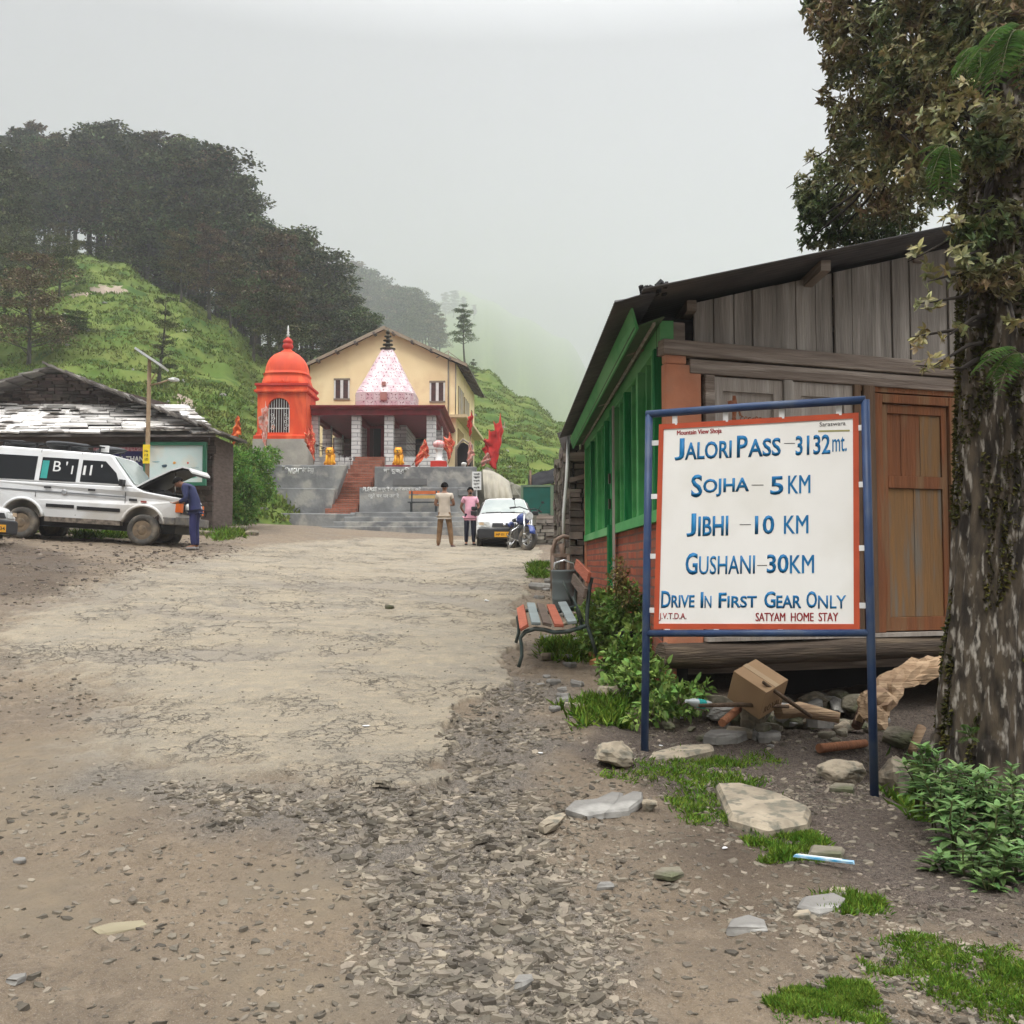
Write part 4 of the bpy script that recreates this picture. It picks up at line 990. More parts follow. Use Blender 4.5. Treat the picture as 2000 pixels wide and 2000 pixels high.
stone_wall(MB(), lambda u, z, o: Vector((u, 27.05 - o, z)), -17.4, -8.1, 1.9, 4.5, .1, .2, .3, .8, .1, 4).build('wall_stones', m_rubst, hut, o_)
MB().beam((-17.5, 26.95, 4.62), (-8.0, 26.95, 4.62), .16, .2).build('lintel_beam', m_timber, hut, o_)
MB().span((-17.3, 26.7, 4.75), (-8.15, 26.82, 4.93)).build('eave_board', m_timber, hut, o_)
# front slope of irregular slabs, laid in courses
def slab_slope(name, quad, rows, cols, m, seed, th=.05, sag=.05):
    rs = random.Random(seed); A_, B_, C_, D_ = [Vector(q) for q in quad]; mb = MB()    # A-B eave, D-C top
    nrm = (B_ - A_).cross(D_ - A_).normalized()
    for i in range(rows):
        f0, f1 = i / rows, (i + 1.35) / rows; x = -rs.random() / cols
        while x < 1:
            w_ = rs.uniform(.35, 1.6) / cols; a, b = max(0, x), min(1, x + w_); x += w_ + .002
            if b - a < .01: continue
            k = rs.uniform(-.35, .3) / rows; lift_ = rs.random()
            def P(u, v): return (A_.lerp(B_, u)).lerp(D_.lerp(C_, u), min(1.0, v))
            lift = nrm * (th * .5 + rs.uniform(0, sag)); e0 = nrm * (th + rs.uniform(0, sag))
            p = [P(a, f0 + k) + e0, P(b, f0 + k + rs.uniform(-.3, .3) / rows) + e0, P(b, f1) + lift * .3, P(a, f1) + lift * .3]
            mb.prism(p, -nrm * th)
    return mb.build(name, m, hut, o_)
MB().add([(-17.6, 26.35, 4.95), (-7.85, 26.35, 4.95), (-9.6, 29.0, 6.15), (-17.6, 29.0, 6.15), (-17.6, 26.35, 4.9), (-7.85, 26.35, 4.9), (-9.6, 29.0, 6.1), (-17.6, 29.0, 6.1)], [(0, 1, 2, 3), (7, 6, 5, 4), (0, 4, 5, 1), (1, 5, 6, 2)]).build('roof_boarding', m_slated, hut, o_)
slab_slope('front_roof', [(-17.7, 26.3, 4.97), (-7.8, 26.3, 4.97), (-9.5, 29.0, 6.17), (-17.7, 29.0, 6.17)], 10, 17, m_slate, 5, .045, .09)
# gable of piled stone and the two roofs falling from its ridge
pk = at(108, 722, 29.0)
MB().prism([(-16.4, 29.05, 6.0), (-9.4, 29.05, 6.0), (-9.4, 29.05, 6.05), (pk.x, 29.05, pk.z - .12), (-16.4, 29.05, 6.05)], (0, .3, 0)).build('gable', m_rubst, hut, o_)
mb = MB()
def gab(u, z, o): return Vector((u, 29.04 - o, z))
zz = 6.08
while zz < pk.z - .15:
    hw = (pk.z - .1 - zz) / (pk.z - 6.05) * 3.45; stone_wall(mb, gab, pk.x - hw, pk.x + hw, zz, zz + .09, .09, .1, .18, .55, .14, int(zz * 100)); zz += .1
mb.build('gable_stones', m_rubst, hut, o_)
slab_slope('right_roof', [(-7.75, 26.2, 5.0), (-7.75, 29.3, 5.0), (pk.x, 31.5, pk.z), (pk.x, 28.6, pk.z)], 13, 7, m_slated, 8)
slab_slope('left_roof', [(-17.6, 31.5, 5.2), (-17.6, 26.5, 5.2), (pk.x, 28.6, pk.z), (pk.x, 31.5, pk.z)], 11, 7, m_slated, 9)
mb = MB()
for k in range(30):
    f = k / 29; q = Vector((pk.x, 28.62, pk.z + .04)).lerp(Vector((-7.8, 26.2, 5.03)), f); mb.box(q, (random.uniform(.25, .5), random.uniform(.2, .4), .05), (random.uniform(-.1, .1), .5 + random.uniform(-.1, .1), random.uniform(-.4, .4)))
mb.build('hip_slabs', m_slated, hut, o_)
# banner, map board
bn = thing('banner', 'navy banner with white words hung under the hut eave', 'banner', (at(235, 900, 26.6).x, 26.6, 3.7)); o_ = bn.location
a = at(182, 938, 26.62); b = at(282, 874, 26.62); mn = mat('navy_cloth', (.022, .02, .10), .6, (.03, .025, .08))
MB().span((a.x, 26.60, a.z), (b.x, 26.63, b.z - .1)).build('cloth', mn, bn, o_)
MB().span((a.x, 26.595, b.z - .099), (b.x, 26.63, b.z)).build('patterned_border', mat('banner_border', (.35, .05, .08), .7, (.5, .35, .35), ns=18), bn, o_)
for tx, bx_, bo in (('Govt Certified', (184, 881, 216, 888), .0), ('JAI  SHAL THAN', (190, 891, 281, 905), .035), ('Organic', (186, 910, 240, 917), .01)):
    p0 = at(bx_[0], bx_[3], 26.6); p1 = at(bx_[2], bx_[1], 26.6); text_mesh('lettering', tx, m_white, bn, (p0.x, p0.z, p1.x, p1.z), lambda x, z: (x - o_[0], 26.595 - o_[1], z - o_[2]), bo, .003)
MB().lathe([(.01, -.01), (.22, -.009), (.22, 0)], at(268, 924, 26.595) - o_, 20, axis='y').build('round_emblem', mat('emblem_pale', (.5, .5, .55), .7, (.3, .3, .4), ns=20), bn)
bd = thing('map_board', 'pale painted route map board in a green frame on the hut wall', 'board', (at(340, 905, 26.6).x, 26.6, 3.6)); o_ = bd.location
a = at(287, 942, 26.5); b = at(397, 870, 26.5); mgf = mat('frame_green', (.03, .16, .09), .6)
MB().span((a.x, 26.5, a.z), (b.x, 26.56, b.z)).build('panel', mat('map_paint', (.56, .70, .68), .6, (.62, .72, .70), ns=4, col3=(.66, .68, .60), ns3=1.7), bd, o_)
t_ = .09
MB().span((a.x - t_, 26.45, a.z - t_), (a.x, 26.57, b.z + t_)).span((b.x, 26.45, a.z - t_), (b.x + t_, 26.57, b.z + t_)).span((a.x, 26.45, a.z - t_), (b.x, 26.57, a.z)).span((a.x, 26.45, b.z), (b.x, 26.57, b.z + t_)).build('frame', mgf, bd, o_)
def mark(px, py, w, h, col, nm, parent, d=26.495):
    q = at(px, py, d); return MB().blob((q.x - o_[0], d - o_[1], q.z - o_[2]), (w, .006, h), int(px), 10, 0).build(nm, mat(nm, col, .7), parent)
mark(322, 910, .10, .05, (.05, .09, .12), 'map_peak', bd); mark(341, 904, .06, .04, (.75, .38, .08), 'map_orange', bd); mark(367, 904, .03, .04, (.7, .1, .06), 'map_red', bd); mark(375, 932, .16, .03, (.2, .5, .4), 'map_green', bd); mark(305, 902, .12, .02, (.25, .45, .5), 'map_river', bd)
for y_ in (912, 920, 928): 
    p0 = at(345, y_ + 3, 26.495); p1 = at(388, y_, 26.495); text_mesh('lettering', ('jalori pass route', 'serolsar lake', 'raghupur fort')[(y_ - 912) // 8], mat('map_ink', (.15, .3, .33), .7), bd, (p0.x, p0.z, p1.x, p1.z), lambda x, z: (x - o_[0], 26.493 - o_[1], z - o_[2]), 0, .002)
MB().lathe([(.05, 0), (.06, .02), (.04, .03)], at(408, 892, 26.9) - o_, 10, axis='y').build('hook', m_rubst, bd)

# solar street lamp
p0 = at(287, 940, 25.2); g0 = on(p0.x, 25.2)
lp = thing('solar_street_lamp', 'solar street lamp pole with tilted panel and yellow plate before the stone hut', 'street lamp', g0); o_ = lp.location
m_pole2 = mat('lamp_pole', (.36, .27, .17), .6, (.30, .2, .12), ns=6)
tpz = at(292, 700, 25.2)
MB().tube([g0 - Vector((0, 0, .2)), at(289, 850, 25.2), at(291, 760, 25.2), tpz], [.055, .055, .05, .045], 10).build('pole', m_pole2, lp, o_)
pm = MB(); a, b = at(270, 687, 25.0), at(321, 721, 25.35)
ax = (b - a); sd_ = Vector((.12, -.97, -.02)).normalized() * .42
pm.prism([a - sd_, b - sd_, b + sd_, a + sd_], Vector((.03, 0, .045))); pm.build('solar_panel', mat('panel_glare', (.78, .80, .82), .2, (.70, .72, .75), spec=.6), lp, o_)
MB().beam(a.lerp(b, .45) - Vector((0, 0, .03)), tpz - Vector((0, 0, .1)), .06, .06).tube([at(305, 728, 25.2), at(290, 750, 25.2)], .015, 6).build('panel_bracket', m_pole2, lp, o_)
MB().tube([at(291, 753, 25.2), at(312, 748, 25.1), at(330, 742, 25.0)], .02, 6).build('arm', m_pole2, lp, o_)
MB().blob(at(338, 742, 25.0), (.17, .1, .06), 2, 14, 0).build('lamp_head', mat('lamp_white', (.66, .66, .62), .4), lp, o_)
a = at(278, 905, 25.1); b = at(292, 868, 25.1)
pl = MB().span((a.x, 25.12, a.z), (b.x, 25.15, b.z)).build('yellow_plate', mat('plate_yellow', (.85, .66, .03), .5, (.8, .55, .03)), lp, o_)
for i, tx in enumerate(('No', '12', 'LED')):
    p_a = at(282, 883 + i * 8, 25.1); p_b = at(289, 878 + i * 8, 25.1); text_mesh('plate_lettering', tx, m_ink, lp, (p_a.x, p_a.z, p_b.x, p_b.z), lambda x, z: (x - o_[0], 25.117 - o_[1], z - o_[2]), .02, .002)

# ------------------------------------------------------------------ vehicles
m_wpaint = mat('car_white', (.70, .71, .71), .25, (.64, .645, .64), ns=2, spec=.5, col3=(.55, .53, .49), ns3=.8)
m_tyre = mat('tyre', (.06, .056, .05), .9, (.20, .17, .13), ns=5, contrast=(.45, .7))
m_rim = mat('muddy_rim', (.20, .145, .09), .7, (.09, .07, .05), ns=9)
m_black = mat('black_trim', (.018, .018, .019), .5)
m_gl = mat('car_glass', (.012, .014, .016), .05, spec=.6)
m_glp = mat('windscreen', (.20, .24, .23), .06, (.30, .33, .30), ns=1.5, spec=.7)
m_chr = mat('bright_metal', (.62, .62, .62), .2, metal=.9)
m_lampg = mat('head_lamp', (.62, .63, .60), .1, (.45, .46, .45), ns=14, spec=.8)
m_amber = mat('amber_lens', (.85, .17, .02), .25)
m_plateo = mat('plate_orange', (.85, .42, .03), .5)
def wheel(parent, c, r, w, name='wheel', rim=m_rim, axis='y', spokes=0):
    k = thing(name, None, None, c); k.parent = parent
    prof = [(r * .60, -w / 2), (r * .86, -w / 2), (r * .96, -w * .42), (r, -w * .25), (r, w * .25), (r * .96, w * .42), (r * .86, w / 2), (r * .60, w / 2)]
    MB().lathe(prof, (0, 0, 0), 28, axis=axis, closed=True).build('tyre', m_tyre, k)
    for s_ in (-1, 1):
        q = s_ * w / 2
        if spokes:
            mb = MB().lathe([(r * .56, q * .5), (r * .62, q * .5), (r * .62, -q * .1), (r * .56, -q * .1)], (0, 0, 0), 24, axis=axis, closed=True)
            mb.lathe([(.01, q * .7), (r * .2, q * .6), (r * .2, 0)], (0, 0, 0), 12, axis=axis)
            for i in range(spokes):
                a = 2 * math.pi * i / spokes; mb.beam((math.cos(a) * r * .12, q * .3, math.sin(a) * r * .12), (math.cos(a) * r * .6, q * .3, math.sin(a) * r * .6), .03, .05, (0, 1, 0))
        else:
            mb = MB().lathe([(r * .61, q * .98), (r * .57, q * .80), (r * .50, q * .55), (r * .34, q * .75), (r * .30, q * .98), (r * .2, q * 1.05), (.01, q * 1.1)], (0, 0, 0), 24, axis=axis)
        mb.build('rim', rim, k)
    return k
# white long wheelbase jeep, bonnet up; x forward, y left, near side is -y
jeep_y = 21.0; gx0, gx1 = on(-10.34, jeep_y), on(-7.78, jeep_y)
jp = thing('jeep', 'white long off road jeep with raised bonnet and black luggage on the roof', 'jeep', (gx0 + gx1) / 2 + Vector((0, .75, 0)), rot=(0, -math.atan2(gx1.z - gx0.z, 2.56), 0))
HWs = .80
def taper(z): return HWs * (1 - .17 * max(0, z - 1.2) / .75) * (1 - .05 * max(0, .75 - z) / .4)
def jp_side(pts, y0=None): return pts
def arc(cx_, cz, r, a0, a1, n=10): return [(cx_ + r * math.cos(R(a0 + (a1 - a0) * i / n)), cz + r * math.sin(R(a0 + (a1 - a0) * i / n))) for i in range(n + 1)]
low = [(-2.15, .55), (-2.2, 1.2), (1.03, 1.235), (1.25, 1.15), (1.98, 1.06), (2.02, .98), (2.0, .55)] + arc(1.28, .40, .43, 20, 160)[0:] + [(.80, .47), (-.80, .47)] + arc(-1.28, .40, .43, 20, 160) + [(-1.75, .55)]
mb = MB().prism([(x, -1, z) for x, z in low], (0, 2, 0)); mb.v = [(x, y * taper(z) * (1 - .06 * max(0, (x - 1.2)) / .8), z) for x, y, z in mb.v]
mb.build('body', m_wpaint, jp, bevel=.025)
up = [(-2.2, 1.201), (-2.12, 1.88), (-1.9, 1.94), (.40, 1.90), (.48, 1.87), (1.02, 1.236)]
mb = MB().prism([(x, -1, z) for x, z in up], (0, 2, 0)); mb.v = [(x, y * taper(z), z) for x, y, z in mb.v]
mb.build('cabin', m_wpaint, jp, bevel=.03)
def side_poly(name, pts, m, proud=.006, parent=jp, both=True, d=.01):
    for s_ in ((-1, 1) if both else (-1,)):
        P = [(x, s_ * (taper(z) * (1 - .06 * max(0, (x - 1.2)) / .8) + proud), z) for x, z in pts]; MB().prism(P, (0, -s_ * d, 0)).build(name, m, parent)
w_ = [[(-.12, 1.27), (-.12, 1.74), (.36, 1.74), (.62, 1.50), (.72, 1.27)], [(-.98, 1.25), (-.98, 1.75), (-.21, 1.75), (-.21, 1.26)], [(-2.08, 1.24), (-2.0, 1.76), (-1.08, 1.76), (-1.08, 1.25)]]
for q in w_: side_poly('window', q, m_gl)
side_poly('shut_line', [(-.165, .55), (-.165, 1.9), (-.155, 1.9), (-.155, .55)], m_black, .004); side_poly('shut_line', [(.86, .52), (.86, 1.22), (.87, 1.22), (.87, .52)], m_black, .004); side_poly('shut_line', [(-1.03, .9), (-1.03, 1.92), (-1.02, 1.92), (-1.02, .9)], m_black, .004)
side_poly('rub_strip', [(-.78, .70), (-.78, .77), (-.19, .77), (-.19, .70)], m_black, .015); side_poly('rub_strip', [(-.13, .68), (-.13, .755), (.78, .755), (.78, .68)], m_black, .015)
side_poly('grey_stripe', [(-2.1, 1.02), (-2.1, 1.05), (.86, 1.02), (.86, .99)], mat('stripe_grey', (.18, .19, .2), .5), .006)
mgx = mat('stripe_grey', (0, 0, 0))
side_poly('sill_step', [(-.8, .40), (-.8, .50), (.8, .50), (.8, .40)], mat('sill_dirt', (.10, .085, .07), .9, (.25, .21, .17), ns=12), .03, d=.16)
for x in (-.85, .08): side_poly('door_handle', [(x, 1.09), (x, 1.13), (x + .15, 1.13), (x + .15, 1.09)], m_black, .02)
MB().lathe([(.05, 0), (.06, -.008), (.045, -.012)], (-.42, -taper(1.03) - .002, 1.03), 16, axis='y').build('side_badge', m_chr, jp)
side_poly('fender_badge', [(.95, .93), (.95, .98), (1.12, .98), (1.12, .93)], m_black, .005, both=False); side_poly('fender_badge', [(1.2, .91), (1.2, .95), (1.32, .95), (1.32, .91)], mat('badge_red', (.3, .05, .03), .5), .005, both=False)
# arch flares
for cx_ in (-1.28, 1.28):
    for s_ in (-1, 1): MB().tube([(x, s_ * (HWs - .005), z) for x, z in arc(cx_, .40, .455, 12, 168, 14)], .035, 6).build('wheel_arch', m_wpaint, jp)
for x in (-1.28, 1.28):
    for s_ in (-1, 1): wheel(jp, (x, s_ * .72, .335), .335, .2)
MB().span((-1.9, -.6, .3), (1.9, .6, .48)).build('underbody', m_black, jp)
# front: grille, lamps, bumper
MB().span((2.02, -.70, .72), (2.05, .70, 1.0)).build('grille', m_black, jp)
for s_ in (-1, 1):
    MB().lathe([(.09, .0), (.10, .04), (.02, .06)], (2.05, s_ * .45, .86), 16, axis='x').build('headlight', m_lampg, jp)
    MB().box((1.99, s_ * .705, .86), (.13, .13, .22)).build('indicator', m_amber, jp, bevel=.01)
MB().span((1.95, -.80, .48), (2.18, .80, .66)).span((1.62, -.82, .48), (1.95, -.70, .64)).span((1.62, .70, .48), (1.95, .82, .64)).build('bumper', mat('bumper_grey', (.10, .10, .10), .6, (.2, .18, .15), ns=8), jp, bevel=.02)
# engine bay, bonnet raised
MB().span((1.06, -.66, 1.13), (1.9, .66, 1.16)).box((1.3, 0, 1.17), (.35, .5, .12)).box((1.65, .3, 1.15), (.2, .3, .12)).lathe([(.12, 1.12), (.13, 1.2), (.05, 1.22)], (1.4, -.3, 0), 12).build('engine', m_black, jp)
bon = [(1.02, 1.235), (1.35, 1.44), (1.75, 1.66), (1.98, 1.74), (2.10, 1.72), (2.17, 1.64)]
mb = MB()
for i in range(len(bon) - 1):
    (x0, z0), (x1, z1) = bon[i], bon[i + 1]; y0 = .73 - .02 * i
    mb.prism([(x0, -y0, z0), (x1, -y0, z1), (x1, -y0, z1 - .035), (x0, -y0, z0 - .035)], (0, 2 * y0, 0))
mb.build('bonnet', m_wpaint, jp)
mb = MB()
for i in range(len(bon) - 1):
    (x0, z0), (x1, z1) = bon[i], bon[i + 1]; y0 = .71 - .02 * i
    mb.prism([(x0, -y0, z0 - .037), (x1, -y0, z1 - .037), (x1, -y0 + .05, z1 - .075), (x0, -y0 + .05, z0 - .075)], (0, 2 * y0 - .1, 0))
mb.build('bonnet_lining', m_black, jp)
MB().tube([(1.82, -.55, 1.12), (1.80, -.55, 1.68)], .012, 6).build('bonnet_stay', m_chr, jp)
# windscreen
mb = MB(); n_ = Vector((.634, 0, .54)).normalized()
P = [Vector((.99, -.68, 1.29)), Vector((.99, .68, 1.29)), Vector((.51, .61, 1.85)), Vector((.51, -.61, 1.85))]
mb.prism([p + n_ * .012 for p in P], -n_ * .01); mb.build('windscreen', m_glp, jp)
MB().box((.80, -.86, 1.30), (.08, .16, .13)).tube([(.8, -.72, 1.26), (.8, -.82, 1.28)], .015, 6).build('wing_mirror', m_black, jp)
# roof rack and luggage
mb = MB()
for s_ in (-1, 1): mb.beam((-2.0, s_ * .55, 2.06), (.25, s_ * .55, 2.04), .03, .03)
for x in (-1.9, -1.2, -.5, .15): mb.beam((x, -.56, 2.05), (x, .56, 2.05), .03, .03); mb.beam((x, -.55, 1.9), (x, -.55, 2.05), .03, .03, (1, 0, 0)); mb.beam((x, .55, 1.9), (x, .55, 2.05), .03, .03, (1, 0, 0))
mb.build('roof_rack', m_black, jp)
lg = tag(MB().blob((-.5, 0, 0), (.62, .45, .10), 3, 16, .3).blob((.45, .05, -.03), (.4, .42, .1), 8, 14, .3).blob((-1.6, .05, -.03), (.55, .5, .10), 9, 14, .3).build('luggage', mat('luggage_black', (.03, .032, .035), .6, (.06, .062, .065), ns=5), smooth=True), 'black soft luggage bundle strapped on the jeep roof rack', 'luggage')
lg.matrix_world = jp.matrix_basis @ Matrix.Translation((-.3, 0, 2.07))
MB().box((.22, -.5, 2.02), (.2, .02, .14)).build('rack_plate', m_white, jp)
for tx, bx_ in (('B', (-.72, 1.46, -.56, 1.68)), ("'", (-.46, 1.6, -.43, 1.68)), ('I', (-.33, 1.42, -.30, 1.6)), ('1', (-.08, 1.42, -.03, 1.62)), ('1', (.06, 1.42, .10, 1.64)), ("'", (.28, 1.6, .31, 1.66))):
    text_mesh('window_lettering', tx, m_white, jp, bx_, lambda x, z: (x, -taper(z) - .009, z), .0, .003)
side_poly('teal_sticker', [(-.96, 1.30), (-.96, 1.68), (-.82, 1.68), (-.82, 1.30)], mat('teal', (.03, .3, .27), .5), .009, both=False)

# white hatchbacks (x right, front towards -y in local space)
def hatch(name, label, cat, loc, rz, plate='HP 01 1234'):
    r = thing(name, label, cat, loc, rz)
    #   y,    zs,  zb,   zt,   ws,  wb,  wt
    ST = [(0.00, .30, .50, .56, .58, .66, .55), (.03, .27, .56, .70, .68, .73, .60), (.10, .26, .62, .775, .71, .745, .62), (.40, .26, .74, .85, .73, .755, .62), (.78, .26, .86, .93, .735, .76, .62), (.86, .26, .88, .97, .735, .76, .62),
          (1.42, .26, .92, 1.36, .735, .76, .55), (1.55, .26, .92, 1.405, .735, .76, .54), (2.2, .26, .93, 1.43, .735, .76, .54), (2.9, .26, .93, 1.40, .735, .755, .53), (3.25, .28, .93, 1.30, .73, .74, .51), (3.36, .3, .9, .98, .71, .72, .60), (3.38, .42, .6, .8, .66, .68, .6)]
    V = []; F = []
    for y, zs, zb, zt, ws, wb, wt in ST:
        half = [(ws * .9, zs), (ws, zs + .06), (wb, (zs + zb) / 2), (wb * .985, zb), ((wb + wt * 2) / 3, zb + (zt - zb) * .62), (wt, zt - .03), (wt * .8, zt), (wt * .3, zt + .012)]
        V += [(x, y, z) for x, z in half] + [(-x, y, z) for x, z in reversed(half)]
    k = 16
    for i in range(len(ST) - 1):
        for j in range(k): F.append((i * k + j, i * k + (j + 1) % k, (i + 1) * k + (j + 1) % k, (i + 1) * k + j))
    F.append(tuple(range(k - 1, -1, -1))); F.append(tuple((len(ST) - 1) * k + j for j in range(k)))
    MB().add(V, F, True).build('body', m_wpaint, r)
    def quad(nm, m, pts, dv=(0, -.012, .008)): return MB().prism(pts, dv).build(nm, m, r)
    # windscreen follows the A posts
    V = []; F = []
    for i in range(7):
        f = i / 6; y = .87 + .53 * f; hw = .655 - .135 * f; z = .985 + (1.355 - .985) * f
        for j in range(9):
            g = j / 4 - 1; V.append((g * hw, y - .012 - .02 * (1 - g * g), z + .018 - .03 * abs(g) ** 3 * (1 - f)))
    for i in range(6):
        for j in range(8): F.append((i * 9 + j, i * 9 + j + 1, (i + 1) * 9 + j + 1, (i + 1) * 9 + j))
    MB().add(V, F, True).build('windscreen', m_glp, r)
    for s_ in (-1, 1):
        for pts in ([(.735, 1.0, .96), (.73, 2.1, .97), (.58, 2.1, 1.33), (.585, 1.55, 1.32)], [(.73, 2.16, .97), (.725, 3.0, .97), (.585, 2.95, 1.30), (.58, 2.16, 1.33)]): MB().prism([(s_ * (x + .02), y, z) for x, y, z in pts], (s_ * .004, 0, .002)).build('side_window', m_gl, r)
    MB().prism([(-.69, -.045, .26), (.69, -.045, .26), (.715, -.045, .34), (.715, -.045, .50), (.66, -.045, .53), (-.66, -.045, .53), (-.715, -.045, .50), (-.715, -.045, .34)], (0, .10, 0)).build('bumper', mat('bumper_dark', (.035, .036, .038), .6), r, bevel=.03)
    quad('grille', m_black, [(-.33, -.005, .565), (.33, -.005, .565), (.31, .025, .67), (-.31, .025, .67)], (0, -.02, 0))
    MB().lathe([(.005, -.035), (.045, -.03), (.045, -.01)], (0, 0, .62), 14, axis='y').build('front_emblem', m_chr, r)
    for s_ in (-1, 1):
        q = [(s_ * .38, -.012, .57), (s_ * .67, .01, .565), (s_ * .735, .10, .60), (s_ * .725, .12, .70), (s_ * .60, .04, .71), (s_ * .39, .012, .695)]
        h_ = MB().prism(q, (0, -.02, 0)).build('headlight', m_lampg, r)
        MB().box((s_ * .60, -.03, .65), (.12, .01, .07)).build('indicator', mat('lens_pale', (.6, .45, .3), .2), h_)
        MB().box((s_ * .84, 1.02, .98), (.17, .07, .12)).build('wing_mirror', m_black, r, bevel=.02)
    pl_ = MB().span((-.26, -.065, .30), (.26, -.0455, .44)).build('number_plate', m_plateo, r)
    text_mesh('plate_lettering', plate, m_ink, pl_, (-.22, .335, .22, .405), lambda x, z: (x, -.068, z), .01, .002)
    MB().tube([(-.1, .84, .985), (.28, .85, 1.0)], .012, 5).tube([(-.5, .84, .985), (-.1, .85, 1.0)], .012, 5).build('wiper', m_black, r)
    for y in (.62, 2.8):
        for s_ in (-1, 1):
            w = wheel(r, (s_ * .66, y, .265), .265, .155, axis='x', rim=mat('steel_rim', (.25, .25, .25), .5))
            MB().span((s_ * .735, y - .31, .26), (s_ * .755, y + .31, .54)).build('wheel_arch', m_black, r, bevel=.1)
    MB().span((-.6, .2, .18), (.6, 3.1, .3)).build('underbody', m_black, r)
    return r
hatch('hatchback', 'small white hatchback with orange plate facing the camera by the steps', 'car', on(-.20, 26.2, .0), 0.0)
hatch('hatchback', 'white car nose with yellow plate just entering at the left picture edge', 'car', on(-9.72, 18.75, -.02), R(90 - 4), 'HP 34')

# motorbike: x right, front towards -y
mbk = thing('motorcycle', 'blue motorcycle with chrome fork parked in front of the white hatchback', 'motorcycle', on(.17, 25.2), R(36))
m_blue = mat('tank_blue', (.02, .05, .22), .2, (.02, .04, .18), spec=.6)
m_alloy = mat('alloy', (.50, .50, .48), .35, metal=.6)
mbk.rotation_euler = (0, R(6), R(17))
wf = wheel(mbk, (0, -.66, .30), .30, .10, axis='x', rim=m_alloy, spokes=5); wf.rotation_euler = (0, 0, R(28))
wheel(mbk, (0, .66, .30), .30, .12, axis='x', rim=m_alloy, spokes=5)
for s_ in (-1, 1): MB().tube([(s_ * .09, -.67, .30), (s_ * .09, -.40, .98)], [.03, .024], 8).build('fork_leg', m_chr, mbk)
f_ = MB(); V = []
for i in range(9):
    a = R(20 + 15 * i); 
    for s_ in (-.075, .075): V.append((s_, -.66 - .345 * math.cos(a), .30 + .345 * math.sin(a)))
f_.add(V, [(2 * i, 2 * i + 1, 2 * i + 3, 2 * i + 2) for i in range(8)], True); o = f_.build('mudguard', m_blue, mbk); s_ = o.modifiers.new('thick', 'SOLIDIFY'); s_.thickness = .012
MB().lathe([(.06, -.07), (.10, -.09), (.10, -.02), (.05, .06)], (0, -.52, .86), 16, axis='y').build('head_lamp', m_lampg, mbk)
MB().tube([(-.38, -.28, 1.04), (-.2, -.38, 1.08), (0, -.42, 1.03), (.2, -.38, 1.08), (.38, -.28, 1.04)], .014, 8).tube([(-.42, -.24, 1.03), (-.3, -.32, 1.06)], .022, 8).tube([(.3, -.32, 1.06), (.42, -.24, 1.03)], .022, 8).build('handlebar', m_black, mbk)
for s_ in (-1, 1): MB().tube([(s_ * .3, -.33, 1.06), (s_ * .36, -.36, 1.22)], .007, 5).blob((s_ * .38, -.36, 1.26), (.055, .015, .04), 2, 10, 0).build('mirror', m_black, mbk)
MB().lathe([(.03, -.30), (.12, -.24), (.16, -.05), (.14, .12), (.06, .2)], (0, -.05, .80), 16, axis='y').build('fuel_tank', m_blue, mbk)
MB().blob((0, .42, .80), (.14, .42, .07), 2, 14, 0).build('saddle', m_black, mbk, smooth=True)
MB().box((0, -.02, .42), (.26, .34, .3)).lathe([(.09, .45), (.1, .62), (.08, .66)], (0, -.12, 0), 12).tube([(0, -.36, .95), (0, -.28, .5), (0, .1, .28), (0, .5, .62), (0, .1, .75)], .025, 6).build('engine', mat('engine_grey', (.10, .10, .10), .45, metal=.5), mbk)
MB().tube([(.1, -.2, .35), (.17, 0, .26), (.19, .5, .32), (.2, .95, .42)], [.025, .03, .045, .05], 10).build('exhaust', m_chr, mbk)
MB().tube([(-.12, -.28, .62), (-.34, -.32, .46), (-.36, -.3, .3), (-.1, -.2, .24), (.1, -.2, .24), (.36, -.3, .3), (.34, -.32, .46), (.12, -.28, .62)], .016, 6).build('crash_guard', m_chr, mbk)
MB().blob((0, .88, .70), (.1, .2, .1), 3, 10, 0).build('tail_cowl', m_blue, mbk); MB().tube([(-.05, .15, .3), (-.25, .2, .02)], .014, 6).build('side_stand', m_chr, mbk)

# ------------------------------------------------------------------ people
def skin_obj(name, nodes, edges, m, parent, sub=2, root=0):
    """continuous tapering body: nodes {key: (pos, radius or (rx, ry))}"""
    ks = list(nodes); me = bpy.data.meshes.new(name); me.from_pydata([nodes[k][0] for k in ks], [(ks.index(a), ks.index(b)) for a, b in edges], [])
    o = bpy.data.objects.new(name, me); COL.objects.link(o)
    sk = o.modifiers.new('skin', 'SKIN'); sk.use_smooth_shade = True
    if not me.skin_vertices: 
        sl = me.attributes  # created by the modifier
    sv = me.skin_vertices[0].data
    for i, k in enumerate(ks):
        r = nodes[k][1]; sv[i].radius = (r, r) if isinstance(r, (int, float)) else r
        sv[i].use_root = (i == root)
    ss = o.modifiers.new('sub', 'SUBSURF'); ss.levels = sub; ss.render_levels = sub
    bpy.context.view_layer.update(); dg = bpy.context.evaluated_depsgraph_get()
    m2 = bpy.data.meshes.new_from_object(o.evaluated_get(dg)); bpy.data.objects.remove(o)
    m2.name = name; m2.materials.clear(); m2.materials.append(m); m2.polygons.foreach_set('use_smooth', [True] * len(m2.polygons))
    o = bpy.data.objects.new(name, m2); COL.objects.link(o); o.parent = parent
    return o
m_skin = mat('skin_brown', (.24, .115, .065), .55, (.20, .095, .055)); m_hair = mat('hair_black', (.008, .007, .007), .95, spec=.05)
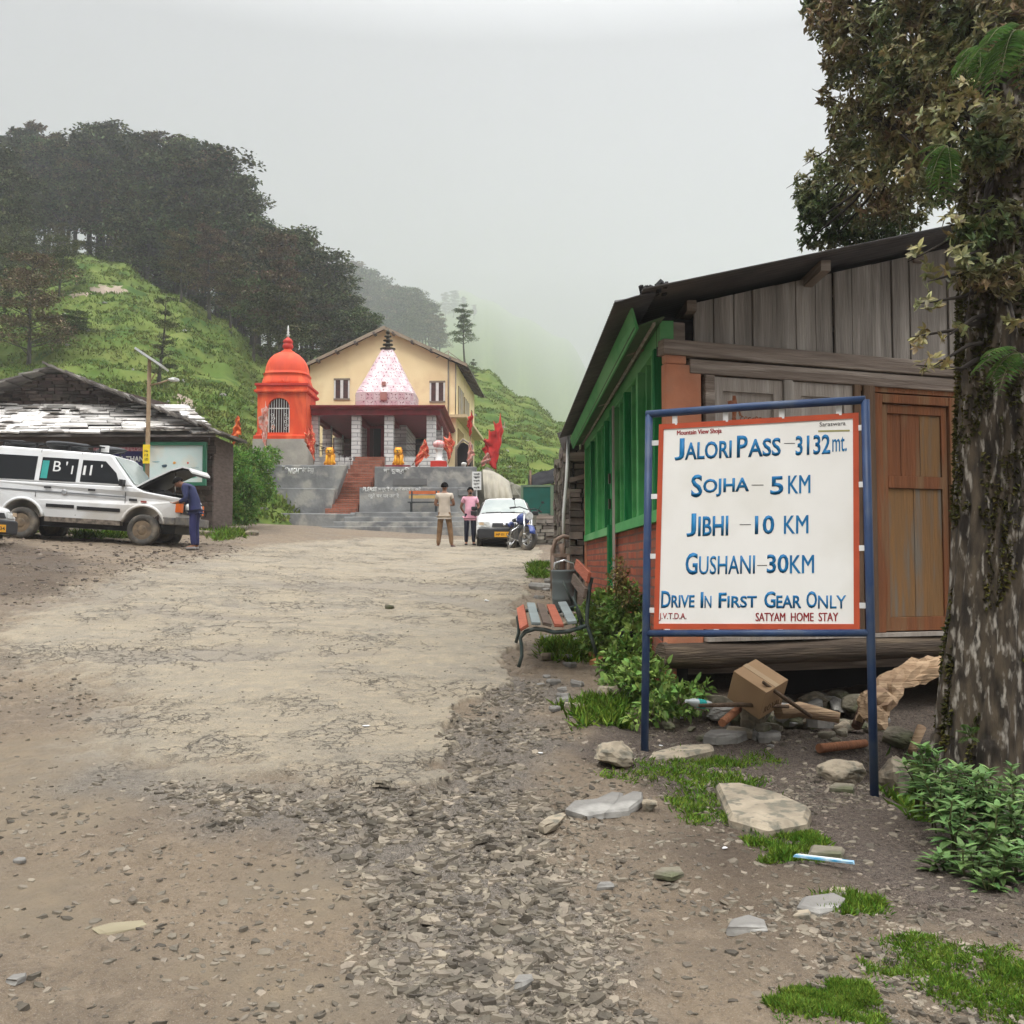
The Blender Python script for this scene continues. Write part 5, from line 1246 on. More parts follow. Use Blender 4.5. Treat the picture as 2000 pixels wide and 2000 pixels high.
def person(label, loc, rz, J, shirt, trousers, shoes, H=1.7, shirt_sleeve=.55, tuck=False, extra=None):
    """faces -y. J overrides joint positions of a 1.7 m figure."""
    r = thing('person', label, 'person', loc, rz); s = H / 1.7
    P = dict(pelvis=(0, 0, .92), waist=(0, .01, 1.08), chest=(0, .01, 1.28), collar=(0, .02, 1.42), neck=(0, .01, 1.485), skull0=(0, -.015, 1.545), skull1=(0, -.005, 1.605), skull2=(0, .005, 1.66),
             shL=(.17, .02, 1.39), elL=(.225, .05, 1.13), wrL=(.22, -.06, .90), haL=(.215, -.09, .83), shR=(-.17, .02, 1.39), elR=(-.225, .05, 1.13), wrR=(-.22, -.06, .90), haR=(-.215, -.09, .83),
             hiL=(.095, 0, .86), knL=(.105, -.015, .48), anL=(.11, .02, .09), toL=(.13, -.13, .04), hiR=(-.095, 0, .86), knR=(-.105, -.015, .48), anR=(-.11, .02, .09), toR=(-.13, -.13, .04))
    P.update({k: v for k, v in (J or {}).items() if k != 'face'}); V3 = {k: Vector(v) * s for k, v in P.items()}
    Rr = dict(pelvis=(.15, .105), waist=(.135, .095), chest=(.155, .105), collar=(.09, .07), neck=.052, skull0=(.062, .07), skull1=(.075, .095), skull2=(.06, .075), shL=.06, elL=.042, wrL=.028, haL=(.04, .02), shR=.06, elR=.042, wrR=.028, haR=(.04, .02), hiL=.074, knL=.06, anL=.042, toL=(.045, .03), hiR=.074, knR=.06, anR=.042, toR=(.045, .03))
    Rs = {k: (v * s if isinstance(v, float) else (v[0] * s, v[1] * s)) for k, v in Rr.items()}
    E = [('pelvis', 'waist'), ('waist', 'chest'), ('chest', 'collar'), ('collar', 'neck'), ('neck', 'skull0'), ('skull0', 'skull1'), ('skull1', 'skull2')]
    for q in 'LR': E += [('collar', 'sh' + q), ('sh' + q, 'el' + q), ('el' + q, 'wr' + q), ('wr' + q, 'ha' + q), ('pelvis', 'hi' + q), ('hi' + q, 'kn' + q), ('kn' + q, 'an' + q), ('an' + q, 'to' + q)]
    N = {k: (V3[k], Rs[k]) for k in P}
    for q in 'LR':                                 # four fingers and a thumb curling from the palm
        w, h = V3['wr' + q], V3['ha' + q]; d = (h - w).normalized(); sd_ = Vector((0, 1, 0)) if abs(d.y) < .8 else Vector((1, 0, 0)); sd_ = (sd_ - d * sd_.dot(d)).normalized(); cu = d.cross(sd_) * (1 if q == 'L' else -1)
        for i, (o, l) in enumerate(((-.024, .062), (-.008, .072), (.009, .067), (.025, .05))):
            a = h + sd_ * o * s + d * .012 * s; N[f'f{q}{i}a'] = (a, .0095 * s); N[f'f{q}{i}b'] = (a + d * l * .55 * s + cu * .008 * s, .0085 * s); N[f'f{q}{i}c'] = (a + d * l * .95 * s + cu * .03 * s, .0065 * s)
            E += [('ha' + q, f'f{q}{i}a'), (f'f{q}{i}a', f'f{q}{i}b'), (f'f{q}{i}b', f'f{q}{i}c')]
        a = w.lerp(h, .45) - sd_ * .028 * s; N[f't{q}a'] = (a, .011 * s); N[f't{q}b'] = (a + (d * .035 - sd_ * .022) * s, .0085 * s); E += [('wr' + q, f't{q}a'), (f't{q}a', f't{q}b')]
    skin_obj('body', N, E, m_skin, r)
    def grow(ks, ed, g, extra_nodes=None):
        nn = {}
        for k in ks:
            q = Rs[k]; nn[k] = (V3[k], (q + g * s) if isinstance(q, float) else (q[0] + g * s, q[1] + g * s))
        if extra_nodes: nn.update(extra_nodes)
        return nn, ed
    ex = {'hem': (V3['pelvis'] + (V3['pelvis'] - V3['waist']) * .42, (.222 * s, .15 * s)), 'nk': (V3['collar'].lerp(V3['neck'], .45), (.062 * s, .062 * s))}; ed = [('hem', 'pelvis'), ('pelvis', 'waist'), ('waist', 'chest'), ('chest', 'collar'), ('collar', 'nk')]
    for q in 'LR':
        f = shirt_sleeve
        if f <= 1: e = V3['sh' + q].lerp(V3['el' + q], f); ex['sl' + q] = (e, .062 * s); ed += [('collar', 'sh' + q), ('sh' + q, 'sl' + q)]
        else: ex['sl' + q] = (V3['el' + q].lerp(V3['wr' + q], f - 1), .045 * s); ex['em' + q] = (V3['el' + q], .055 * s); ed += [('collar', 'sh' + q), ('sh' + q, 'em' + q), ('em' + q, 'sl' + q)]
    nn, ed = grow(['pelvis', 'waist', 'chest', 'collar', 'shL', 'shR'], ed, .022, ex); skin_obj('shirt', nn, ed, shirt, r)
    nn, ed = grow(['waist', 'pelvis', 'hiL', 'knL', 'anL', 'hiR', 'knR', 'anR'], [('waist', 'pelvis')] + [(a + q, b + q) for q in 'LR' for a, b in (('hi', 'kn'), ('kn', 'an'))] + [('pelvis', 'hiL'), ('pelvis', 'hiR')], .016); nn['waist'] = (V3['pelvis'].lerp(V3['waist'], .8), (.15 * s, .11 * s)); skin_obj('trousers', nn, ed, trousers, r, root=1)
    for q in 'LR':
        a, t_ = V3['an' + q], V3['to' + q]; h = Vector((a.x, a.y + .05 * s, .045 * s))
        skin_obj('shoe', {'h': (h, (.05 * s, .045 * s)), 'm': (h.lerp(Vector((t_.x, t_.y, .04 * s)), .55), (.052 * s, .045 * s)), 't': (Vector((t_.x, t_.y - .02 * s, .035 * s)), (.042 * s, .03 * s))}, [('h', 'm'), ('m', 't')], shoes, r)
    # hair cap over the skull, ears, face
    k0, k1, k2 = V3['skull0'], V3['skull1'], V3['skull2']; upv = (k2 - k0).normalized(); fw = Vector((0, -1, 0)); 
    if J and 'face' in J: fw = Vector(J['face'])
    fw = (fw - upv * fw.dot(upv)).normalized(); sdv = upv.cross(fw)
    hc = k1 + upv * .03 * s - fw * .018 * s; M_ = Matrix((sdv, -fw, upv)).transposed(); mb = MB(); V = []; F = []
    nn_, mm_ = 8, 18
    for i in range(nn_ + 1):
        th = R(100) * i / nn_
        for j in range(mm_):
            ph = 2 * math.pi * j / mm_; front = max(0, -math.sin(ph)); t2 = th * (1 - .36 * front)
            V.append(hc + M_ @ Vector((math.sin(t2) * math.cos(ph) * .088, math.sin(t2) * math.sin(ph) * .105, math.cos(t2) * .098)) * s)
    for i in range(nn_):
        for j in range(mm_): F.append((i * mm_ + j, i * mm_ + (j + 1) % mm_, (i + 1) * mm_ + (j + 1) % mm_, (i + 1) * mm_ + j))
    o = mb.add(V, F, True).build('hair', m_hair, r); q = o.modifiers.new('thick', 'SOLIDIFY'); q.thickness = .012 * s
    fc = MB()
    for sg in (-1, 1): fc.blob(k1 + (sdv * sg * .082 - fw * .005) * s, (.012 * s, .02 * s, .03 * s), 2, 8, 0)
    fc.lathe([(.002, .03 * s), (.012 * s, .02 * s), (.017 * s, -.01 * s)], k0 + (upv * .045 + fw * .098) * s, 8); fc.build('ears_and_nose', m_skin, r)
    ey = MB()
    for sg in (-1, 1): ey.blob(k1 + (sdv * sg * .032 + fw * .094 + upv * .004) * s, (.013 * s, .008 * s, .007 * s), 1, 8, 0); ey.blob(k1 + (sdv * sg * .033 + fw * .096 + upv * .024) * s, (.02 * s, .006 * s, .005 * s), 1, 8, 0)
    ey.build('eyes_and_brows', m_hair, r)
    MB().blob(k0 + (fw * .074 + upv * .002) * s, (.022 * s, .008 * s, .006 * s), 2, 8, 0).build('mouth', mat('lips', (.18, .06, .05), .5), r)
    return r
pj = on((380 - 1000) / FPX * 20.7, 20.7)
person('man in navy overalls bending over the open jeep bonnet', pj, R(-90), dict(waist=(0, -.02, 1.08), chest=(0, -.10, 1.26), collar=(0, -.20, 1.38), neck=(0, -.265, 1.41), skull0=(0, -.33, 1.40), skull1=(0, -.37, 1.42), skull2=(0, -.39, 1.47), face=(0, -.75, -.6),
       shL=(.17, -.17, 1.34), elL=(.23, -.12, 1.08), wrL=(.17, -.34, 1.0), haL=(.15, -.42, 1.0), shR=(-.17, -.17, 1.34), elR=(-.23, -.10, 1.08), wrR=(-.19, -.36, 1.02), haR=(-.17, -.44, 1.03)),
       mat('navy_shirt', (.018, .024, .075), .8, (.03, .036, .09)), mat('navy_trousers', (.018, .022, .085), .8, (.028, .03, .10)), mat('shoe_grey', (.2, .19, .18), .7), 1.66, 1.75)
pb = on((868 - 1000) / FPX * 26.0, 26.0)
person('man in beige T-shirt and khaki trousers seen from behind', pb, R(176), dict(elL=(.25, .0, 1.15), wrL=(.16, -.2, 1.14), haL=(.11, -.26, 1.17), elR=(-.25, .0, 1.15), wrR=(-.16, -.2, 1.14), haR=(-.11, -.26, 1.17), knL=(.13, -.015, .48), anL=(.16, .02, .09), toL=(.2, -.12, .04), knR=(-.15, -.03, .48), anR=(-.19, .0, .09), toR=(-.27, -.12, .04), skull1=(.0, -.03, 1.605)),
       mat('beige_shirt', (.52, .45, .37), .85, (.44, .38, .31), ns=6), mat('khaki_trousers', (.22, .13, .065), .85, (.14, .08, .04), ns=6), mat('shoe_brown', (.07, .035, .03), .6), 1.69)
pp = on((918 - 1000) / FPX * 27.6, 27.6)
pr_ = person('man in pink polo shirt and dark jeans facing the camera', pp, R(8), dict(elL=(.27, .03, 1.14), wrL=(.15, -.12, 1.06), haL=(.09, -.16, 1.09), elR=(-.27, .06, 1.14), wrR=(-.17, .14, .98), haR=(-.11, .16, .95), waist=(0, -.03, 1.08), skull1=(.01, -.012, 1.605)),
       mat('pink_polo', (.70, .36, .44), .85, (.62, .31, .39), ns=6), mat('dark_jeans', (.012, .014, .03), .85), m_black, 1.6)
MB().box((.10, -.19, 1.03), (.17, .05, .1)).build('waist_bag', m_black, pr_, bevel=.02)
MB().blob((0, -.103, 1.447), (.045, .012, .035), 3, 10, 0).build('beard', m_hair, pr_)
# ------------------------------------------------------------------ timber shop on the right
C0 = Vector((1.26, 8.2, 0)); EX = Vector((math.cos(R(18)), math.sin(R(18)), 0)); EN = Vector((EX.y, -EX.x, 0))
def FW(u, z, o=0.0): return C0 + EX * u + EN * o + Vector((0, 0, z))
def SW(y, z, o=0.0): return Vector((1.26 - .005 * (y - 8.2) - o, y, z))
shop = thing('timber_shop', 'weathered timber and brick shop with green side wall and sheet metal roof', 'shop', (1.26, 8.2, .5)); o_ = shop.location
def fbox(mb, u0, u1, z0, z1, o0, o1): return mb.prism([FW(u0, z0, o1), FW(u1, z0, o1), FW(u1, z1, o1), FW(u0, z1, o1)], -EN * (o1 - o0))
def sbox(mb, y0, y1, z0, z1, o0, o1): return mb.prism([SW(y1, z0, o1), SW(y0, z0, o1), SW(y0, z1, o1), SW(y1, z1, o1)], (o1 - o0, 0, 0))
def wood(name, a, b, ns=3.0, c3=None, rot='z', bump=.6):
    st_ = (6, 6, .5) if rot == 'z' else (.6, .6, 9)
    return mat(name, a, .85, b, ns=ns, stretch=st_, bump=bump, bs=9, col3=c3, ns3=1.5, spec=.15, detail=8, contrast=(.3, .7))
m_grey = wood('grey_board', (.30, .27, .235), (.165, .145, .125), c3=(.37, .335, .295))
m_greyh = wood('grey_beam', (.27, .22, .18), (.13, .10, .08), rot='h', c3=(.33, .28, .235))
m_panelw = wood('faded_panel', (.36, .32, .275), (.25, .215, .185), c3=(.42, .38, .335))
m_postbr = wood('brown_post', (.15, .095, .06), (.085, .055, .036))
m_dooro = wood('door_orange', (.22, .085, .037), (.14, .06, .03), c3=(.20, .115, .06))
m_doory = wood('door_varnish', (.235, .125, .05), (.165, .10, .05), c3=(.165, .14, .11))
m_clay = mat('clay_plaster', (.52, .215, .12), .9, (.40, .155, .085), ns=3, bump=.4, bs=12, col3=(.40, .22, .14))
m_brick = brick_mat('red_brick', (.40, .105, .055), (.27, .065, .038), (.17, .09, .07), bw=.23, bh=.085, ms=.012, col3=(.20, .10, .07), bump=1)
m_gr = wood('green_board', (.006, .16, .045), (.004, .085, .025), c3=(.02, .20, .06), bump=.4)
m_grl = mat('green_light', (.075, .33, .10), .7, (.05, .26, .075), ns=5, stretch=(1, .4, 1), col3=(.13, .36, .14), bump=.2, bs=30)
m_grd = mat('green_soffit', (.05, .105, .042), .8, (.085, .11, .06), ns=4, stretch=(1, .5, 1))
# interior core so that nothing shows through
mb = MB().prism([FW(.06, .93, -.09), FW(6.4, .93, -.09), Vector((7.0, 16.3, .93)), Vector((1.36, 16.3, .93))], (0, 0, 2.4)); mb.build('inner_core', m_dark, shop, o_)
# front: brick dado, sill, log
mb = MB(); fbox(mb, .331, 2.0, .94, 1.68, -.06, -.01); mb.build('brick_dado', m_brick, shop, o_)
mb = MB(); fbox(mb, 0, .33, .80, 3.2, -.06, .03); fbox(mb, .0, .19, 3.201, 3.34, -.05, .035); mb.build('corner_pier', m_clay, shop, o_, .012)
mb = MB(); fbox(mb, .34, 6.4, .905, .938, -.08, .07); mb.build('sill_plank', m_panelw, shop, o_)
P = [FW(-.05 + .45 * i, .80 - .012 * math.sin(i), .0) for i in range(15)]
MB().tube(P, [.105 + .012 * math.sin(i * 1.9) for i in range(15)], 12).build('sill_log', wood('log_bark', (.105, .08, .06), (.05, .04, .032), rot='h', c3=(.17, .13, .09), bump=1), shop, o_)
mb = MB(); fbox(mb, .0, 6.4, -.3, .929, -1.0, -.9); fbox(mb, 3.6, 3.7, -.3, .90, -.899, .0); mb.build('light_stop_back', m_dark, shop, o_); mb = MB(); sbox(mb, 8.45, 9.9, -.2, .929, -.22, -.121); mb.build('light_stop_side', m_dark, shop, o_)  # dark closures added to keep daylight out of the crawlspace
mb = MB(); fbox(mb, .1, 3.0, .60, .695, -.5, -.3); mb.build('floor_beam', m_greyh, shop, o_)
# horizontal beams
mb = MB(); mb.beam(FW(-.03, 3.335, .0), FW(6.4, 3.29, .0), .12, .13); mb.build('top_beam', m_greyh, shop, o_, .008)
mb = MB(); mb.beam(FW(.22, 3.19, -.01), FW(6.4, 3.16, -.01), .10, .12); mb.build('lintel_beam', m_greyh, shop, o_, .008)
mb = MB(); fbox(mb, 1.9, 3.2, 3.075, 3.125, -.05, .02); mb.build('door_header', m_dooro, shop, o_)
def roof_z(x, y): return 3.57 + .288 * (x - .8) + .010 * (y - 8)
# gable boards
rs = random.Random(4); u = .30; k = 0
while u < 6.2:
    w_ = rs.uniform(.17, .23); a = FW(u, 0, .0); top = min(roof_z(a.x, a.y), roof_z(FW(u + w_, 0).x, FW(u + w_, 0).y)) - .045
    oo = rs.uniform(-.035, .0) + .0; mb = MB(); mb.prism([FW(u + .004, 3.395, oo), FW(u + w_ - .004, 3.395, oo), FW(u + w_ - .004, roof_z(FW(u + w_, 0).x, FW(u + w_, 0).y) - .045, oo), FW(u + .004, roof_z(a.x, a.y) - .045, oo)], -EN * .03); mb.build('gable_board', m_grey, shop, o_, .004); u += w_
mb = MB(); fbox(mb, .02, .2, 3.401, 3.56, -.1, .0); mb.build('beam_block', m_greyh, shop, o_, .01)
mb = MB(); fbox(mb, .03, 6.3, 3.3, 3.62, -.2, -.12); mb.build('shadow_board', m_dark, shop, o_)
# posts and faded panels
for u0, u1, m_ in ((.36, .45, m_greyh), (1.12, 1.21, m_grey), (1.83, 1.90, m_postbr), (1.93, 2.05, m_postbr)):
    mb = MB(); fbox(mb, u0, u1, .94, 3.125, -.02, .045); mb.build('post', m_, shop, o_, .008)
for u0, u1 in ((.452, 1.118), (1.212, 1.828)):
    mb = MB(); fbox(mb, u0, u1, 1.681, 3.12, -.06, -.01); f_ = mb.build('shutter', m_panelw, shop, o_)
    mb = MB(); fbox(mb, u0, u0 + .09, 1.685, 3.118, -.009, .018); fbox(mb, u1 - .09, u1, 1.685, 3.118, -.009, .018); fbox(mb, u0 + .091, u1 - .091, 3.0, 3.118, -.009, .016); fbox(mb, u0 + .091, u1 - .091, 1.685, 1.78, -.009, .016); fbox(mb, u0 + .091, u1 - .091, 2.3, 2.37, -.009, .014)
    mb.build('shutter_frame', m_panelw, f_, None if False else o_)
# rust red paint daubs on the left shutter: broken strokes of an old painted figure
mr_ = mat('faded_paint', (.20, .06, .025), .8, (.30, .13, .07), ns=20, contrast=(.4, .6)); rs = random.Random(12); mb = MB()
def stroke(pts, w, seed):
    q = random.Random(seed)
    for i in range(len(pts) - 1):
        (u0, z0), (u1, z1) = pts[i], pts[i + 1]; l = math.hypot(u1 - u0, z1 - z0); nx, nz_ = -(z1 - z0) / l * w / 2, (u1 - u0) / l * w / 2; k0, k1 = q.uniform(.5, 1.3), q.uniform(.5, 1.3)
        mb.prism([FW(u0 - nx * k0, z0 - nz_ * k0, -.006), FW(u1 - nx * k1, z1 - nz_ * k1, -.006), FW(u1 + nx * k1, z1 + nz_ * k1, -.006), FW(u0 + nx * k0, z0 + nz_ * k0, -.006)], -EN * .003)
stroke([(.66, 2.97), (.665, 2.88), (.655, 2.78), (.66, 2.70)], .045, 1); stroke([(.60, 2.90), (.64, 2.91)], .03, 2); stroke([(.70, 2.86), (.72, 2.80)], .02, 3); stroke([(.57, 2.86), (.62, 2.88)], .012, 4)
for i in range(9): a = .70 + .035 * i; stroke([(a, 2.73 + .01 * (i % 3)), (a + .03, 2.80 - .006 * (i % 4)), (a + .05, 2.79)], .008, 10 + i)
for i in range(5): a = .66 + .07 * i; stroke([(a, 2.58), (a + .015, 2.50), (a + .035, 2.57)], .014, 30 + i)
mb.build('faded_drawing', mr_, shop, o_)
# door
mb = MB(); fbox(mb, 2.051, 2.13, .94, 3.06, -.03, .035); fbox(mb, 2.86, 2.96, .94, 3.06, -.03, .035); fbox(mb, 2.131, 2.859, 2.98, 3.06, -.03, .03); mb.build('door_frame', m_dooro, shop, o_, .006)
mb = MB(); fbox(mb, 2.132, 2.858, .945, 2.978, -.05, -.02); dr = mb.build('door', m_dooro, shop, o_)
for u0, u1, z0, z1, m_, p in ((2.14, 2.20, .95, 2.97, m_dooro, 0), (2.79, 2.85, .95, 2.97, m_dooro, 0), (2.201, 2.789, .95, 1.07, m_dooro, 0), (2.201, 2.789, 2.22, 2.33, m_dooro, .003), (2.201, 2.789, 2.89, 2.97, m_dooro, 0)):
    mb = MB(); fbox(mb, u0, u1, z0, z1, -.019, .006 + p); mb.build('rail', m_, dr, o_, .004)
for u0, u1, z0, z1, m_ in ((2.203, 2.35, 2.332, 2.888, m_dooro), (2.354, 2.56, 2.332, 2.888, m_dooro), (2.565, 2.787, 2.332, 2.888, m_doory), (2.203, 2.48, 1.072, 2.218, m_doory), (2.485, 2.787, 1.072, 2.218, m_doory)):
    mb = MB(); fbox(mb, u0, u1, z0, z1, -.019, -.010); mb.build('panel_board', m_, dr, o_, .003)
mb = MB(); fbox(mb, 2.97, 6.4, .94, 3.12, -.06, -.005); mb.build('end_boarding', m_grey, shop, o_)
# side wall
mb = MB(); sbox(mb, 8.42, 16.25, .2, 1.9, -.12, 0); mb.build('brick_base', m_brick, shop, o_)
mb = MB(); sbox(mb, 8.25, 16.25, 1.901, 2.0, -.06, .05); mb.build('window_sill', m_grl, shop, o_)
mb = MB(); sbox(mb, 8.25, 16.25, 2.001, 3.40, -.09, -.045); mb.build('green_boarding', m_gr, shop, o_)
y = 8.45; k = 0
while y < 16.2:
    if k % 3 == 0: mb = MB(); sbox(mb, y, y + .10, 2.001, 3.38, -.044, .045); mb.build('mullion', m_grl if k % 6 else m_gr, shop, o_)
    else: mb = MB(); sbox(mb, y, y + .035, 2.001, 3.38, -.044, .012); mb.build('batten', m_grl, shop, o_)
    y += .36; k += 1
mb = MB(); sbox(mb, 8.2, 16.3, 3.381, 3.56, -.08, .03); mb.build('wall_plate', m_grl, shop, o_)
mb = MB(); mb.prism([Vector((.99, 8.0, 3.45)), Vector((.99, 16.3, 3.45)), Vector((1.235, 16.3, 3.54)), Vector((1.235, 8.0, 3.54))], (0, 0, .012)); mb.build('soffit', m_grd, shop, o_)
mb = MB(); mb.beam((1.16, 8.05, 3.50), (1.16, 16.3, 3.50), .02, .025); mb.build('cover_strip', m_panelw, shop, o_)
mb = MB(); mb.prism([Vector((1.0, 7.95, 3.43)), Vector((.955, 7.95, 3.60)), Vector((.975, 7.95, 3.605)), Vector((1.02, 7.95, 3.435))], (0, 8.4, 0)); mb.build('fascia', m_grl, shop, o_)
mb = MB(); sbox(mb, 11.72, 11.90, .7, 2.0, .051, .11); mb.build('green_post', m_gr, shop, o_); mb = MB(); sbox(mb, 11.72, 11.92, 2.001, 3.38, .046, .07); mb.build('door_post', m_gr, shop, o_); mb = MB(); sbox(mb, 11.55, 11.60, .8, 3.38, .051, .075); mb.build('pale_post', m_panelw, shop, o_)
for z in (2.25, 2.55): MB().box(SW(11.8, z, .085), (.03, .05, .12)).build('hinge', m_iron, shop, o_)
MB().box((1.24, 16.33, 2.1), (.10, .1, 2.5)).build('corner_strip', m_clay, shop, o_)
# corrugated roof
def sheet(name, x0, x1, y1, dz=0.0, front=.0, per=.085, amp=.012, m=None, rows=2):
    V = []; F = []; n = 0; ny = 460
    xs = [x0 + (x1 - x0) * i / (rows) for i in range(rows + 1)]
    for x in xs:
        yf = 8.2 + (x - 1.26) * .325 - .60 + front
        for j in range(ny + 1):
            y = yf + (y1 - yf) * j / ny; V.append(Vector((x, y, (roof_z(x, y) if x < 5.2 else roof_z(5.2, y) - .288 * (x - 5.2)) + dz + amp * math.sin(2 * math.pi * y / per))))
    for i in range(rows):
        for j in range(ny): F.append((i * (ny + 1) + j, i * (ny + 1) + j + 1, (i + 1) * (ny + 1) + j + 1, (i + 1) * (ny + 1) + j))
    o = MB().add(V, F, True).build(name, m, shop, o_); s_ = o.modifiers.new('thick', 'SOLIDIFY'); s_.thickness = .006; return o
m_tin = mat('roof_tin', (.06, .058, .058), .6, (.10, .09, .085), ns=2, metal=.2, spec=.3)
sheet('roof_sheet', .79, 1.12, 16.6, -.012, .10, m=m_tin); sheet('roof_sheet', 1.0, 5.2, 16.7, .012, .0, m=m_tin); sheet('roof_sheet', 5.2, 9.2, 16.7, .012, .0, m=m_tin)
for x in (1.5, 2.6, 3.7):
    MB().beam((x, (7.72 if x == 2.6 else 8.15) + (x - 1.26) * .325, roof_z(x, 8) - .075), (x, 16.4, roof_z(x, 16) - .075), .08, .09).build('purlin', m_greyh, shop, o_)
for f in range(3): MB().beam((1.05, 9.2 + 3 * f, 3.52), (5.0, 9.2 + 3 * f, 4.66), .07, .09).build('rafter', m_greyh, shop, o_)
# torn felt and leaves where the two sheets meet
mb = MB(); rs = random.Random(3)
for i in range(26): 
    x = 1.0 + rs.random() * .22; y = 7.62 + rs.random() * .25; mb.box((x, y, roof_z(x, y) + .02 + rs.random() * .03), (rs.uniform(.02, .07), rs.uniform(.02, .06), rs.uniform(.01, .05)), (rs.random() * 3, rs.random() * 3, rs.random() * 3))
mb.build('roof_debris', m_dark, shop, o_)
# hanging sheet at the far end and the white pipe
mb = MB(); mb.prism([at(1088, 846, 16.75), at(1113, 838, 16.75), at(1116, 880, 16.75), at(1104, 893, 16.75)], (0, .03, 0)).build('loose_sheet', m_tin, shop, o_)
wp = MB().tube([at(1110, 852, 16.45), at(1107, 930, 16.4), at(1101, 1000, 16.35), at(1100, 1075, 16.35)], .027, 8).build('drain_pipe', mat('pipe_white', (.62, .62, .6), .4), shop, o_)

# dry stone wall at the far end of the shop
sw = thing('stone_wall', 'dark dry stone wall end standing at the far corner of the green shop', 'wall', (1.1, 17, 1.0)); o_ = sw.location
MB().span((.97, 16.56, .8), (1.9, 20.5, 3.44)).build('wall_core', m_dark, sw, o_)
m_dst = mat('dry_stone', (.155, .13, .105), .9, (.095, .082, .07), ns=6, island=.55, bump=.6, bs=25)
stone_wall(MB(), lambda u, z, o: Vector((u, 16.56 - o, z)), .94, 1.26, .8, 3.45, .07, .15, .12, .36, .14, 21).build('front_stones', m_dst, sw, o_)
stone_wall(MB(), lambda u, z, o: Vector((.97 - o, 20.5 - u, z)), 0, 3.94, .8, 3.45, .07, .15, .15, .5, .14, 22).build('side_stones', m_dst, sw, o_)
MB().beam((.86, 16.5, 3.30), (1.3, 16.5, 3.32), .14, .14).beam((.9, 16.48, 2.9), (1.25, 16.45, 3.0), .08, .07).build('tie_beam', m_greyh, sw, o_)
# shack, green gate and rubble wall beyond
gt = thing('green_gate', 'dark green sheet gate panel in a pale frame beyond the car', 'gate', at(1047, 1010, 31)); o_ = gt.location
a = at(1022, 1003, 31); b = at(1075, 951, 31)
MB().span((a.x, 31, a.z), (b.x, 31.05, b.z)).build('sheet_panel', mat('gate_green', (.004, .085, .065), .5, (.006, .07, .05)), gt, o_)
MB().span((a.x - .07, 30.98, a.z - .5), (a.x, 31.06, b.z + .06)).span((b.x, 30.98, a.z - .5), (b.x + .1, 31.06, b.z + .06)).span((a.x, 30.98, b.z), (b.x, 31.06, b.z + .06)).build('frame', mat('gate_frame', (.14, .2, .13), .8), gt, o_)
sk = thing('tarpaulin_shack', 'low shack under black tarpaulin behind the green gate', 'shack', at(1090, 1010, 33)); o_ = sk.location
mb = MB(); V = []; F = []
for i in range(11):
    for j in range(6):
        f, g = i / 10, j / 5; p = at(1032 + 95 * f, 930 - 26 * f + 26 * g + 1.5 * math.sin(i * 1.9 + j), 34 - 1.6 * g + .1 * math.sin(i * 2.3)); V.append(p)
for i in range(10):
    for j in range(5): F.append((i * 6 + j, (i + 1) * 6 + j, (i + 1) * 6 + j + 1, i * 6 + j + 1))
o = mb.add(V, F, True).build('tarpaulin', mat('black_tarp', (.016, .016, .018), .95, (.03, .03, .032), ns=3, spec=.05), sk, o_); q = o.modifiers.new('thick', 'SOLIDIFY'); q.thickness = .03
a = at(1078, 1015, 33); b = at(1135, 945, 33); MB().span((a.x, 33, a.z), (b.x, 35.2, b.z)).build('dark_room', m_dark, sk, o_)
MB().tube([at(1078, 1018, 32.6), at(1079, 940, 32.6)], .05, 6).tube([at(1036, 950, 32.6), at(1036, 920, 33.5)], .04, 6).build('post', m_postbr, sk, o_)
mb = MB().beam(at(1048, 1010, 30.5), at(1108, 1012, 30.5), .2, .12); tag(mb.build('timber_beam', m_greyh), 'dark timber beam lying on the rubble wall below the green gate', 'beam')
rw = thing('rubble_wall', 'low rubble stone wall between the parked motorcycle and the shop', 'wall', at(1080, 1055, 28)); o_ = rw.location
a = at(1046, 1060, 28); b = at(1120, 1016, 28); MB().span((a.x + .05, 28.1, a.z - .3), (b.x + 2, 29.2, b.z - .05)).build('wall_core', m_dark, rw, o_)
stone_wall(MB(), lambda u, z, o: Vector((u, 28.1 - o, z)), a.x, b.x + 2, a.z - .3, b.z, .05, .13, .15, .5, .16, 31).build('stones', mat('rubble_pale', (.26, .24, .2), .9, (.17, .155, .13), ns=5, island=.5, bump=.5, bs=20), rw, o_)
bank2 = MB()
for i in range(9): bank2.blob(at(1010 + i * 16, 1000, 36) + Vector((0, 0, -.3)), (.9, 1.0, .9), 40 + i, 10)
tag(bank2.build('bank', mat('bank', (.2, .19, .15), .95)), kind='structure')

# ------------------------------------------------------------------ road sign
sg = thing('road_sign', 'white hand painted distance board in a blue pipe frame', 'sign', at(1258, 1470, 7.0)); o_ = sg.location
m_bluep = mat('frame_blue', (.028, .058, .135), .45, (.02, .04, .10), ns=6, col3=(.05, .075, .13), ns3=4)
LB, LT = at(1257.5, 1490, 7.0), at(1268, 809, 7.0); RB, RT = at(1708, 1545, 6.32), at(1690, 781, 6.32)
for a, b in ((LB, LT), (RB, RT)): MB().tube([a - Vector((0, 0, .25)), a.lerp(b, .5), b], .027, 14).build('post', m_bluep, sg, o_)
MB().tube([LT - (RT - LT).normalized() * .02, LT.lerp(RT, .5) + Vector((0, 0, .006)), RT], .027, 14).build('top_bar', m_bluep, sg, o_)
l1 = LB.lerp(LT, (1490 - 1240) / (1490 - 809)); r1 = RB.lerp(RT, (1545 - 1240) / (1545 - 781)); MB().tube([l1, r1], .024, 14).build('bottom_bar', m_bluep, sg, o_)
